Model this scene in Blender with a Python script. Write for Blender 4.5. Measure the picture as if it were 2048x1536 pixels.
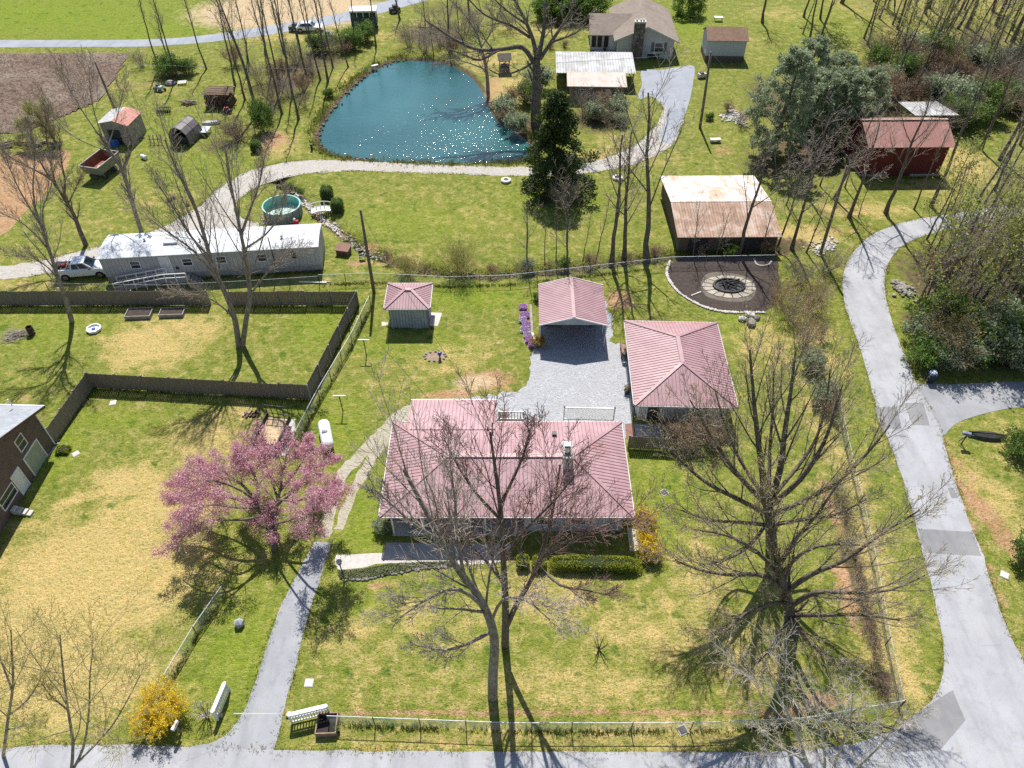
import bpy, bmesh, math, random
import numpy as np
from mathutils import Vector, Matrix, noise as mnoise

for o in list(bpy.data.objects):
    bpy.data.objects.remove(o)
SC = bpy.context.scene
COL = SC.collection
R = math.radians

# ---------------------------------------------------------------- camera, sky, sun, exposure
CAM_H = 46.0
FPX = 1500.0                       # focal length in pixels of a 2048 wide picture
PITCH = R(45)
cam_d = bpy.data.cameras.new('camera')
cam_d.sensor_width = 36.0
cam_d.lens = 36.0 * FPX / 2048.0
cam_d.clip_end = 3000
cam = bpy.data.objects.new('camera', cam_d)
COL.objects.link(cam)
cam.location = (0, 0, CAM_H)
cam.rotation_euler = (R(90) - PITCH, 0, 0)
SC.camera = cam

SUN_EL = R(55)
SUN_AZ = R(-4.5)                   # angle of the sun from +Y, negative to the left
world = bpy.data.worlds.new('World')
SC.world = world
world.use_nodes = True
wn = world.node_tree.nodes
wl = world.node_tree.links
bg = wn.get('Background') or wn.new('ShaderNodeBackground')
sky = wn.new('ShaderNodeTexSky')
sky.sky_type = 'NISHITA'
sky.sun_disc = False
sky.sun_elevation = SUN_EL
sky.sun_rotation = SUN_AZ
sky.altitude = 300
sky.dust_density = 0.8
wl.new(sky.outputs[0], bg.inputs[0])
bg.inputs[1].default_value = 0.09
sun_d = bpy.data.lights.new('sun', 'SUN')
sun_d.energy = 5.0
sun_d.angle = R(0.5)
sun_d.color = (1.0, 0.955, 0.88)
sun = bpy.data.objects.new('sun', sun_d)
COL.objects.link(sun)
sun_vec = Vector((math.sin(SUN_AZ) * math.cos(SUN_EL), math.cos(SUN_AZ) * math.cos(SUN_EL), math.sin(SUN_EL)))
sun.rotation_euler = sun_vec.to_track_quat('Z', 'Y').to_euler()
sun.location = (0, 60, 90)
SC.view_settings.view_transform = 'Standard'
SC.view_settings.look = 'None'
SC.view_settings.gamma = 1.0
SC.view_settings.use_curve_mapping = False
SC.view_settings.exposure = 0.55
SC.render.engine = 'CYCLES'
SC.cycles.max_bounces = 5
SC.cycles.diffuse_bounces = 2
SC.cycles.glossy_bounces = 2
SC.cycles.transmission_bounces = 2
SC.cycles.transparent_max_bounces = 8
SC.cycles.use_denoising = False

# ---------------------------------------------------------------- surveying helpers
_s, _c = math.sin(PITCH), math.cos(PITCH)

def G(px, py, h=0.0):
    """ground point (at height h) seen at a pixel of the survey photograph"""
    u = (px - 1024) / FPX
    v = (py - 768) / FPX
    t = (CAM_H - h) / (_s + v * _c)
    return Vector((u * t, (_c - v * _s) * t, h))

def PV(px, py, Y):
    """point on the upright plane at distance Y"""
    u = (px - 1024) / FPX
    v = (py - 768) / FPX
    t = Y / (_c - v * _s)
    return Vector((u * t, Y, CAM_H - (_s + v * _c) * t))

# ---------------------------------------------------------------- object helpers
def tag(o, label=None, cat=None, group=None, kind=None):
    if label: o['label'] = label
    if cat: o['category'] = cat
    if group: o['group'] = group
    if kind: o['kind'] = kind
    return o

def thing(name, label, cat, loc=(0, 0, 0), rz=0.0, group=None):
    o = bpy.data.objects.new(name, None)
    COL.objects.link(o)
    o.location = loc
    o.rotation_euler = (0, 0, rz)
    o.empty_display_size = 0.3
    return tag(o, label, cat, group)

def link(name, me, parent=None, loc=None, rot=None, scale=None, kind=None):
    o = bpy.data.objects.new(name, me)
    COL.objects.link(o)
    if parent is not None: o.parent = parent
    if loc is not None: o.location = loc
    if rot is not None: o.rotation_euler = rot
    if scale is not None: o.scale = scale
    if kind: o['kind'] = kind
    return o

def ordn(i):
    w = ['first', 'second', 'third', 'fourth', 'fifth', 'sixth', 'seventh', 'eighth', 'ninth', 'tenth', 'eleventh',
         'twelfth', 'thirteenth', 'fourteenth', 'fifteenth', 'sixteenth', 'seventeenth', 'eighteenth', 'nineteenth', 'twentieth']
    t = ['twenty', 'thirty', 'forty', 'fifty', 'sixty', 'seventy', 'eighty', 'ninety']
    if i < 20: return w[i]
    n = i + 1
    if n % 10 == 0: return t[n // 10 - 2][:-1] + 'ieth'
    return t[n // 10 - 2] + '-' + w[n % 10 - 1]

class MB:
    """collects shapes into one mesh"""
    def __init__(s):
        s.v = []
        s.f = []
        s.m = Matrix.Identity(4)
    def at(s, loc=(0, 0, 0), rz=0, rx=0, ry=0):
        s.m = Matrix.Translation(loc) @ Matrix.Rotation(rz, 4, 'Z') @ Matrix.Rotation(ry, 4, 'Y') @ Matrix.Rotation(rx, 4, 'X')
        return s
    def raw(s, vs, fs):
        n = len(s.v)
        s.v += [tuple(s.m @ Vector(p)) for p in vs]
        s.f += [tuple(i + n for i in f) for f in fs]
        return s
    def box(s, x0, x1, y0, y1, z0, z1):
        return s.raw([(x0, y0, z0), (x1, y0, z0), (x1, y1, z0), (x0, y1, z0), (x0, y0, z1), (x1, y0, z1), (x1, y1, z1), (x0, y1, z1)],
                     [(0, 3, 2, 1), (4, 5, 6, 7), (0, 1, 5, 4), (1, 2, 6, 5), (2, 3, 7, 6), (3, 0, 4, 7)])
    def poly(s, pts):
        return s.raw(pts, [tuple(range(len(pts)))])
    def prism(s, pts, d):
        """polygon pts (3-D) swept along vector d"""
        n = len(pts)
        d = Vector(d)
        q = [Vector(p) for p in pts]
        vs = q + [p + d for p in q]
        fs = [tuple(range(n - 1, -1, -1)), tuple(range(n, 2 * n))]
        fs += [(i, (i + 1) % n, n + (i + 1) % n, n + i) for i in range(n)]
        return s.raw(vs, fs)
    def bar(s, a, b, w, h=None, up=(0, 0, 1)):
        """square bar from a to b"""
        a = Vector(a); b = Vector(b)
        h = h or w
        d = (b - a)
        if d.length < 1e-6: return s
        d.normalize()
        u = Vector(up)
        if abs(d.dot(u)) > 0.98: u = Vector((0, 1, 0))
        x = d.cross(u).normalized() * (w / 2)
        y = x.cross(d).normalized() * (h / 2)
        return s.raw([a - x - y, a + x - y, a + x + y, a - x + y, b - x - y, b + x - y, b + x + y, b - x + y],
                     [(0, 3, 2, 1), (4, 5, 6, 7), (0, 1, 5, 4), (1, 2, 6, 5), (2, 3, 7, 6), (3, 0, 4, 7)])
    def tube(s, pts, rad, n=8, cap=True):
        pts = [Vector(p) for p in pts]
        if not hasattr(rad, '__len__'): rad = [rad] * len(pts)
        vs = []
        fs = []
        m = len(pts)
        for i, p in enumerate(pts):
            d = (pts[min(i + 1, m - 1)] - pts[max(i - 1, 0)])
            d.normalize()
            ref = Vector((0, 0, 1)) if abs(d.z) < 0.9 else Vector((1, 0, 0))
            x = d.cross(ref).normalized()
            y = x.cross(d)
            for k in range(n):
                a = 2 * math.pi * k / n
                vs.append(p + x * (rad[i] * math.cos(a)) + y * (rad[i] * math.sin(a)))
        for i in range(m - 1):
            for k in range(n):
                fs.append((i * n + k, i * n + (k + 1) % n, (i + 1) * n + (k + 1) % n, (i + 1) * n + k))
        if cap:
            fs.append(tuple(range(n - 1, -1, -1)))
            fs.append(tuple(range((m - 1) * n, m * n)))
        return s.raw(vs, fs)
    def lathe(s, prof, n=16, cap=True):
        """profile of (r, z) turned about local z"""
        vs = []
        fs = []
        m = len(prof)
        for r, z in prof:
            for k in range(n):
                a = 2 * math.pi * k / n
                vs.append((r * math.cos(a), r * math.sin(a), z))
        for i in range(m - 1):
            for k in range(n):
                fs.append((i * n + k, i * n + (k + 1) % n, (i + 1) * n + (k + 1) % n, (i + 1) * n + k))
        if cap:
            fs.append(tuple(range(n - 1, -1, -1)))
            fs.append(tuple(range((m - 1) * n, m * n)))
        return s.raw(vs, fs)
    def mesh(s, name, mat=None, smooth=False):
        me = bpy.data.meshes.new(name)
        me.from_pydata(s.v, [], s.f)
        bm = bmesh.new()
        bm.from_mesh(me)
        bmesh.ops.recalc_face_normals(bm, faces=bm.faces)
        bm.to_mesh(me)
        bm.free()
        if mat: me.materials.append(mat)
        if smooth:
            for p in me.polygons: p.use_smooth = True
        return me
    def build(s, name, mat, parent=None, bevel=0, smooth=False, kind=None):
        o = link(name, s.mesh(name, mat, smooth), parent)
        if bevel:
            b = o.modifiers.new('edge', 'BEVEL')
            b.width = bevel
            b.segments = 2
            b.limit_method = 'ANGLE'
        if kind: o['kind'] = kind
        return o

def arr_mesh(name, V, F, mat, smooth=False):
    """mesh from numpy arrays, F is (n,3) or (n,4) or a list of such"""
    me = bpy.data.meshes.new(name)
    Fs = F if isinstance(F, list) else [F]
    Fs = [f for f in Fs if len(f)]
    nl = sum(f.size for f in Fs)
    npoly = sum(len(f) for f in Fs)
    me.vertices.add(len(V))
    me.vertices.foreach_set('co', np.asarray(V, dtype=np.float32).ravel())
    me.loops.add(nl)
    me.loops.foreach_set('vertex_index', np.concatenate([f.ravel() for f in Fs]).astype(np.int32))
    me.polygons.add(npoly)
    tot = np.concatenate([np.full(len(f), f.shape[1], dtype=np.int32) for f in Fs])
    st = np.concatenate([[0], np.cumsum(tot)[:-1]]).astype(np.int32)
    me.polygons.foreach_set('loop_start', st)
    if smooth:
        me.polygons.foreach_set('use_smooth', np.ones(npoly, dtype=bool))
    me.update(calc_edges=True)
    me.validate()
    if mat: me.materials.append(mat)
    return me

# ---------------------------------------------------------------- materials
class NT:
    def __init__(s, name):
        s.mat = bpy.data.materials.new(name)
        s.mat.use_nodes = True
        s.t = s.mat.node_tree
        s.n = s.t.nodes
        s.p = next(n for n in s.n if n.type == 'BSDF_PRINCIPLED')
        s.out = next(n for n in s.n if n.type == 'OUTPUT_MATERIAL')
    def new(s, k, **kw):
        n = s.n.new(k)
        for a, b in kw.items(): setattr(n, a, b)
        return n
    def set(s, sock, val):
        if isinstance(val, bpy.types.NodeSocket): s.t.links.new(val, sock)
        else:
            if hasattr(sock.default_value, '__len__') and hasattr(val, '__len__') and len(val) == 3 and len(sock.default_value) == 4:
                val = tuple(val) + (1,)
            sock.default_value = val
    def pos(s):
        return s.new('ShaderNodeNewGeometry').outputs['Position']
    def objco(s):
        return s.new('ShaderNodeTexCoord').outputs['Object']
    def island(s):
        return s.new('ShaderNodeNewGeometry').outputs['Random Per Island']
    def objrand(s):
        return s.new('ShaderNodeObjectInfo').outputs['Random']
    def scale(s, vec, sc):
        m = s.new('ShaderNodeMapping')
        s.set(m.inputs['Vector'], vec)
        m.inputs['Scale'].default_value = sc if hasattr(sc, '__len__') else (sc, sc, sc)
        return m.outputs[0]
    def noise(s, vec, sc, detail=3, rough=0.55, dist=0.0):
        n = s.new('ShaderNodeTexNoise')
        s.set(n.inputs['Vector'], vec)
        n.inputs['Scale'].default_value = sc
        n.inputs['Detail'].default_value = detail
        n.inputs['Roughness'].default_value = rough
        n.inputs['Distortion'].default_value = dist
        return n.outputs[0]
    def voro(s, vec, sc, feature='F1', out=0):
        n = s.new('ShaderNodeTexVoronoi', feature=feature)
        s.set(n.inputs['Vector'], vec)
        n.inputs['Scale'].default_value = sc
        return n.outputs[out]
    def math(s, op, a, b=None, clamp=False):
        n = s.new('ShaderNodeMath', operation=op)
        n.use_clamp = clamp
        s.set(n.inputs[0], a)
        if b is not None: s.set(n.inputs[1], b)
        return n.outputs[0]
    def ramp(s, fac, lo, hi):
        n = s.new('ShaderNodeMapRange')
        n.interpolation_type = 'SMOOTHSTEP'
        s.set(n.inputs['Value'], fac)
        n.inputs['From Min'].default_value = lo
        n.inputs['From Max'].default_value = hi
        return n.outputs[0]
    def mix(s, fac, a, b, mode='MIX'):
        n = s.new('ShaderNodeMix', data_type='RGBA')
        n.blend_type = mode
        s.set(n.inputs[0], fac)
        s.set(n.inputs[6], a)
        s.set(n.inputs[7], b)
        return n.outputs[2]
    def attr(s, name):
        return s.new('ShaderNodeAttribute', attribute_name=name).outputs['Fac']
    def bump(s, h, strength, dist=0.05):
        n = s.new('ShaderNodeBump')
        n.inputs['Strength'].default_value = strength
        n.inputs['Distance'].default_value = dist
        s.set(n.inputs['Height'], h)
        s.t.links.new(n.outputs[0], s.p.inputs['Normal'])
    def done(s, col, rough=0.8, metal=0.0, spec=0.5):
        s.set(s.p.inputs['Base Color'], col)
        s.set(s.p.inputs['Roughness'], rough)
        s.p.inputs['Metallic'].default_value = metal
        s.p.inputs['Specular IOR Level'].default_value = spec
        return s.mat

def M(name, a, b=None, rough=0.8, sc=2.0, metal=0.0, spec=0.4, bump=0.0, bsc=25.0, stretch=(1, 1, 1), detail=5, lo=0.35, hi=0.65):
    """plain weathered material: two tones mixed by noise"""
    t = NT(name)
    b = b or tuple(x * 0.75 for x in a)
    co = t.scale(t.objco(), stretch)
    col = t.mix(t.ramp(t.noise(co, sc, detail, 0.6), lo, hi), a, b)
    if bump: t.bump(t.noise(co, bsc, 3), bump, 0.02)
    return t.done(col, rough, metal, spec)

def leafmat(name, cols, rough=0.6, trans=0.25):
    t = NT(name)
    r = t.island()
    c = t.mix(t.ramp(r, 0.0, 0.55), cols[0], cols[1])
    c = t.mix(t.ramp(r, 0.6, 1.0), c, cols[2])
    nz = t.noise(t.objco(), 0.8, 2)
    c = t.mix(t.math('MULTIPLY', t.ramp(nz, 0.35, 0.75), 0.5), c, cols[0])
    t.done(c, rough, 0, 0.3)
    tr = t.new('ShaderNodeBsdfTranslucent')
    t.set(tr.inputs[0], c)
    mx = t.new('ShaderNodeMixShader')
    mx.inputs[0].default_value = trans
    t.t.links.new(t.p.outputs[0], mx.inputs[1])
    t.t.links.new(tr.outputs[0], mx.inputs[2])
    t.t.links.new(mx.outputs[0], t.out.inputs[0])
    return t.mat

def barkmat(name, a, b, sc=6):
    t = NT(name)
    co = t.scale(t.objco(), (1, 1, 0.35))
    n = t.noise(co, sc, 5, 0.7)
    c = t.mix(t.ramp(n, 0.35, 0.65), a, b)
    t.bump(n, 0.6, 0.03)
    return t.done(c, 0.9, 0, 0.2)
# ---------------------------------------------------------------- ground
def smooth(pts, n=6, closed=True):
    P = [Vector(p) for p in pts]
    m = len(P)
    out = []
    rng = range(m) if closed else range(m - 1)
    for i in rng:
        if closed: p0, p1, p2, p3 = P[i - 1], P[i], P[(i + 1) % m], P[(i + 2) % m]
        else: p0, p1, p2, p3 = P[max(i - 1, 0)], P[i], P[i + 1], P[min(i + 2, m - 1)]
        for k in range(n):
            t = k / n
            out.append(0.5 * ((2 * p1) + (p2 - p0) * t + (2 * p0 - 5 * p1 + 4 * p2 - p3) * t * t + (3 * p1 - p0 - 3 * p2 + p3) * t ** 3))
    if not closed: out.append(P[-1])
    return out

def px(pts, h=0.0):
    return [G(a, b, h) for a, b in pts]

def inside(poly, X, Y):
    """even-odd test for arrays"""
    r = np.zeros(X.shape, dtype=bool)
    n = len(poly)
    for i in range(n):
        x0, y0 = poly[i][0], poly[i][1]
        x1, y1 = poly[(i + 1) % n][0], poly[(i + 1) % n][1]
        if y0 == y1: continue
        c = ((y0 > Y) != (y1 > Y)) & (X < (x1 - x0) * (Y - y0) / (y1 - y0) + x0)
        r ^= c
    return r

def dist_line(pts, X, Y):
    d = np.full(X.shape, 1e9)
    for a, b in zip(pts[:-1], pts[1:]):
        ax, ay, bx, by = a[0], a[1], b[0], b[1]
        L = (bx - ax) ** 2 + (by - ay) ** 2 + 1e-9
        t = np.clip(((X - ax) * (bx - ax) + (Y - ay) * (by - ay)) / L, 0, 1)
        d = np.minimum(d, np.hypot(X - ax - t * (bx - ax), Y - ay - t * (by - ay)))
    return d

POND = smooth(px([(815, 116), (780, 121), (745, 138), (715, 160), (687, 185), (665, 214), (645, 240), (634, 265), (638, 285), (657, 302),
                  (700, 313), (760, 318), (850, 320), (950, 321), (1040, 319), (1066, 306), (1062, 284), (1040, 262), (1003, 240), (982, 215),
                  (970, 185), (950, 155), (930, 140), (900, 125), (865, 117)]), 4)
CREEK = px([(560, 360), (590, 382), (618, 410), (650, 440), (690, 470), (735, 502), (775, 518), (830, 533), (900, 545), (980, 548), (1060, 542), (1130, 535),
            (1220, 524), (1320, 512), (1420, 506), (1560, 500)])
FIELD = px([(-260, 104), (-60, 106), (120, 106), (250, 105), (262, 110), (235, 155), (205, 200), (150, 226), (45, 267), (-60, 276), (-300, 290)])
BFIELD = px([(-250, 322), (0, 309), (90, 302), (140, 300), (135, 330), (100, 372), (50, 430), (0, 476), (-120, 560)])

def axis(fine0, fine1, step, out0, out1):
    a = list(np.arange(fine0, fine1 + 1e-6, step))
    lo = []
    x = fine0
    s = step
    while x > out0:
        s *= 1.35
        x -= s
        lo.append(x)
    hi = []
    x = a[-1]
    s = step
    while x < out1:
        s *= 1.35
        x += s
        hi.append(x)
    return np.array(lo[::-1] + a + hi)

gx = axis(-95, 95, 0.5, -900, 900)
gy = axis(8, 150, 0.5, -500, 1500)
GX, GY = np.meshgrid(gx, gy)
GZ = np.zeros(GX.shape)
pin = inside(POND, GX, GY)
pd = dist_line(POND + [POND[0]], GX, GY)
sd = np.where(pin, pd, -pd)
GZ -= 1.3 * np.clip((sd + 0.9) / 3.0, 0, 1) ** 1.2
cd = dist_line(CREEK, GX, GY)
GZ -= 0.55 * np.exp(-(cd / 0.9) ** 2)
bank = dist_line(px([(690, 1436), (1024, 1440), (1400, 1442), (1590, 1436)]), GX, GY)
GZ -= 0.16 * np.exp(-(bank / 0.5) ** 2)
rditch = dist_line(px([(1905, 900), (1945, 970), (1985, 1060), (2030, 1150), (2090, 1260)]), GX, GY)
GZ -= 0.25 * np.exp(-(rditch / 0.5) ** 2)

def layer(blobs):
    L = np.zeros(GX.shape)
    for b in blobs:
        a, c, rx, ry, v = b[:5]
        rot = b[5] if len(b) > 5 else 0
        p = G(a, c)
        dx, dy = GX - p.x, GY - p.y
        cr, sr = math.cos(rot), math.sin(rot)
        u = (dx * cr + dy * sr) / rx
        w = (-dx * sr + dy * cr) / ry
        L = np.maximum(L, v * np.clip(1.35 - np.sqrt(u * u + w * w), 0, 1) ** 0.8)
    return np.clip(L, 0, 1)

def lines(ls):
    L = np.zeros(GX.shape)
    for pts, w, v in ls:
        d = dist_line(px(pts), GX, GY)
        L = np.maximum(L, v * np.clip(1.4 - d / w, 0, 1))
    return np.clip(L, 0, 1)

dry = layer([(190, 1150, 9.5, 6.5, .95), (60, 1250, 8, 5, .95), (330, 1010, 5, 3.5, .95), (130, 1370, 7, 3.5, .85), (300, 690, 5.5, 4.5, .85), (370, 660, 5, 3, .75),
             (410, 880, 4.5, 3.5, .75), (480, 830, 3, 2, .6), (260, 960, 4, 2, .85), (1100, 1190, 6, 3.5, .62), (1300, 1280, 6, 4, .6), (860, 1240, 5, 3, .55), (720, 1280, 4, 3, .5),
             (1180, 1370, 9, 2.2, .6), (800, 1380, 7, 2, .5), (900, 1480, 14, 1.2, .55), (1350, 1475, 10, 1.6, .65), (1400, 1150, 3, 5, .55), (1480, 1330, 5, 4, .6),
             (880, 720, 6, 3.5, .55), (960, 700, 3, 2.4, .5), (780, 760, 4, 2.5, .45), (700, 760, 2, 5, .3), (1530, 690, 3.5, 5, .6), (1670, 900, 2.2, 9, .65, .12), (1640, 700, 2.5, 6, .6),
             (1745, 1150, 2.2, 9, .7, -.1), (1780, 1330, 2.5, 3.5, .7), (1600, 470, 5, 2.6, .85), (1720, 420, 8, 2, .75), (1860, 360, 5, 7, .6), (1930, 330, 4, 6, .75), (1980, 1000, 2.5, 9, .65, .35),
             (2010, 880, 3, 3, .5), (800, 400, 8, 5, .3), (950, 440, 8, 4, .35), (1150, 470, 7, 3, .35), (1230, 280, 3, 4, .55), (1200, 310, 4, 2, .7), (1320, 320, 4, 3, .6),
             (300, 170, 8, 3, .5), (330, 400, 6, 4, .4), (160, 460, 6, 3, .35), (60, 520, 8, 2, .35), (560, 290, 4, 4, .75), (700, 150, 2.5, 6, .5), (980, 120, 8, 6, .65), (1060, 60, 8, 6, .6), (1010, 180, 4, 7, .8),
             (860, 60, 8, 6, .5), (1480, 80, 4, 5, .5), (1560, 30, 8, 5, .5), (560, 75, 10, 2.5, .6), (780, 70, 6, 4, .5), (60, 760, 4, 3, .3), (590, 560, 6, 1.6, .45), (60, 568, 8, 1.3, .6), (800, 520, 3, 2, .7), (1110, 640, 2, 3, .3), (1020, 880, 2, 2, .2)])
dirt = layer([(545, 280, 2.4, 3.4, .85), (1240, 600, 1.7, 2.1, .85), (975, 760, 3.2, 1.6, .9), (900, 790, 3.2, .9, .8), (850, 810, 3, .6, .6), (300, 410, 1.0, 1.6, .5), (430, 205, 2.2, 2.0, .55), (1450, 300, 2.2, 2.2, .6),
              (985, 175, 2.0, 6.5, .65), (1960, 1010, 1.0, 4.5, .85, .3), (2025, 1090, .9, 2.2, 1.0, .5), (1925, 930, .6, 3, .7, .3), (1660, 1010, .7, 3.5, .8), (1690, 1180, .8, 4, .85, -.06), (1640, 1400, 2.2, .8, .8),
              (1560, 1425, 2.4, .5, .8), (1460, 1060, .8, .6, .35), (770, 1170, 2.6, .3, .7, .12), (1640, 560, 1.6, 1.0, .5), (740, 490, 1.6, 1.2, .7), (720, 525, 2.4, 1.0, .7), (120, 325, 1.6, 2, .5), (1500, 10, 3, 3, .5),
              (300, 690, 1.2, .8, .35), (1430, 85, 2, 1.2, .4), (1210, 1280, .75, .6, .6), (1480, 230, 2.6, 2.6, .7), (60, 795, 1.5, 1.2, .4), (250, 905, 1.4, .7, .4), (1240, 790, .3, .3, .2), (1690, 462, 6, .9, .55), (350, 1045, 1.2, .6, .5)])
dirt = np.maximum(dirt, lines([([(680, 1421), (1024, 1424), (1400, 1424), (1560, 1418)], .18, .75), ([(1790, 700), (1830, 780)], .2, .6), ([(1700, 640), (1740, 800), (1800, 960), (1850, 1130), (1882, 1280)], .25, .45),
                               ([(1880, 880), (1925, 1000), (1970, 1110), (2010, 1220)], .6, .55), ([(575, 372), (612, 405), (650, 440), (700, 478), (735, 502)], .55, .9)]))
dry = np.maximum(dry, lines([([(345, 1090), (330, 1160), (322, 1230)], .35, 1.0), ([(300, 1100), (292, 1180), (296, 1240)], .3, 1.0), ([(120, 1010), (200, 985), (300, 975)], .5, 1.0)]))
sand = layer([(560, 25, 18, 10, 1.0), (640, 20, 12, 10, 1.0), (470, 22, 6, 9, .9), (345, 1040, 1.1, .55, .4), (950, 765, 3.0, 1.3, .75), (160, 1420, 4, .8, .3)])
litter = layer([(1900, 560, 6, 7, .9), (1960, 680, 5, 5, .9), (2000, 480, 5, 7, .8), (1860, 640, 3.5, 3, .8), (1800, 180, 12, 12, .85), (1700, 200, 12, 12, .9), (1930, 170, 12, 12, .8), (1560, 200, 6, 10, .8), (1620, 300, 6, 8, .9), (1530, 330, 4, 5, .7),
                (590, 150, 6, 10, .75), (640, 120, 6, 6, .7), (540, 200, 5, 6, .6), (480, 110, 6, 5, .5), (340, 140, 4, 5, .7), (280, 170, 4, 3, .5), (1060, 260, 4, 6, .85), (1190, 240, 4.5, 5, .8), (1420, 200, 3, 4, .5),
                (860, 70, 7, 8, .7), (900, 20, 8, 6, .6), (1140, 545, 6, .8, .7), (860, 545, 4, 1.0, .6), (1340, 510, 8, .8, .7), (1580, 490, 3, 2, .8), (1610, 620, 3.2, 4.0, .55), (1630, 720, 2, 3, .5), (1100, 400, 2.5, 2, .7), (1140, 400, 2, 2, .7), (1715, 1180, .9, 6.5, .9, -.07), (1760, 1360, 1.0, 1.2, .9), (1690, 1020, .9, 2.4, .7, -.05),
                (2035, 560, 3, 12, .7), (320, 530, 4, .6, .4), (440, 290, 3, 3, .7), (1370, 880, 2.6, 1.3, .7), (960, 60, 3, 4, .4)])
litter = np.maximum(litter, np.clip(1.2 - cd / 1.3, 0, 1) * .75)
litter = np.maximum(litter, np.where((~pin), np.clip(1.15 - pd / 1.1, 0, 1) * .85, 0))
litter = np.where(pin, 1, litter)
woods = np.clip((GX - 46) / 16, 0, 1) * np.clip((GY - 96) / 16, 0, 1)
litter = np.maximum(litter, 0.5 * woods)
dry = np.maximum(dry, 0.5 * woods)
fin = inside(BFIELD, GX, GY)
dirt = np.where(fin, 1.0, dirt)
lush = layer([(60, 30, 30, 12, 1.0), (250, 60, 20, 6, .9), (1380, 40, 4, 10, .9), (1850, 40, 30, 10, .4), (1100, 20, 6, 6, .7), (820, 440, 9, 4, .5), (1500, 640, 3, 3, .6), (660, 870, 3, 5, .6), (480, 1290, 3, 4, .7), (560, 860, 5, 3, .5), (120, 900, 2, 4, .7), (650, 640, 3, 5, .7),
              (1110, 400, 6, 4, .6), (940, 590, 6, 2.4, .8), (820, 690, 6, 2, .6), (1330, 1000, 2, 5, .7), (740, 1010, 2, 6, .8), (880, 1200, 8, 2, .3), (300, 260, 8, 5, .5), (420, 330, 8, 5, .5), (90, 660, 6, 3, .5), (220, 840, 4, 1.2, .6), (1290, 100, 2, 6, .8)])

V = np.stack([GX.ravel(), GY.ravel(), GZ.ravel()], 1)
ny, nx = GX.shape
idx = np.arange(ny * nx).reshape(ny, nx)
F = np.stack([idx[:-1, :-1].ravel(), idx[:-1, 1:].ravel(), idx[1:, 1:].ravel(), idx[1:, :-1].ravel()], 1)

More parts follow.
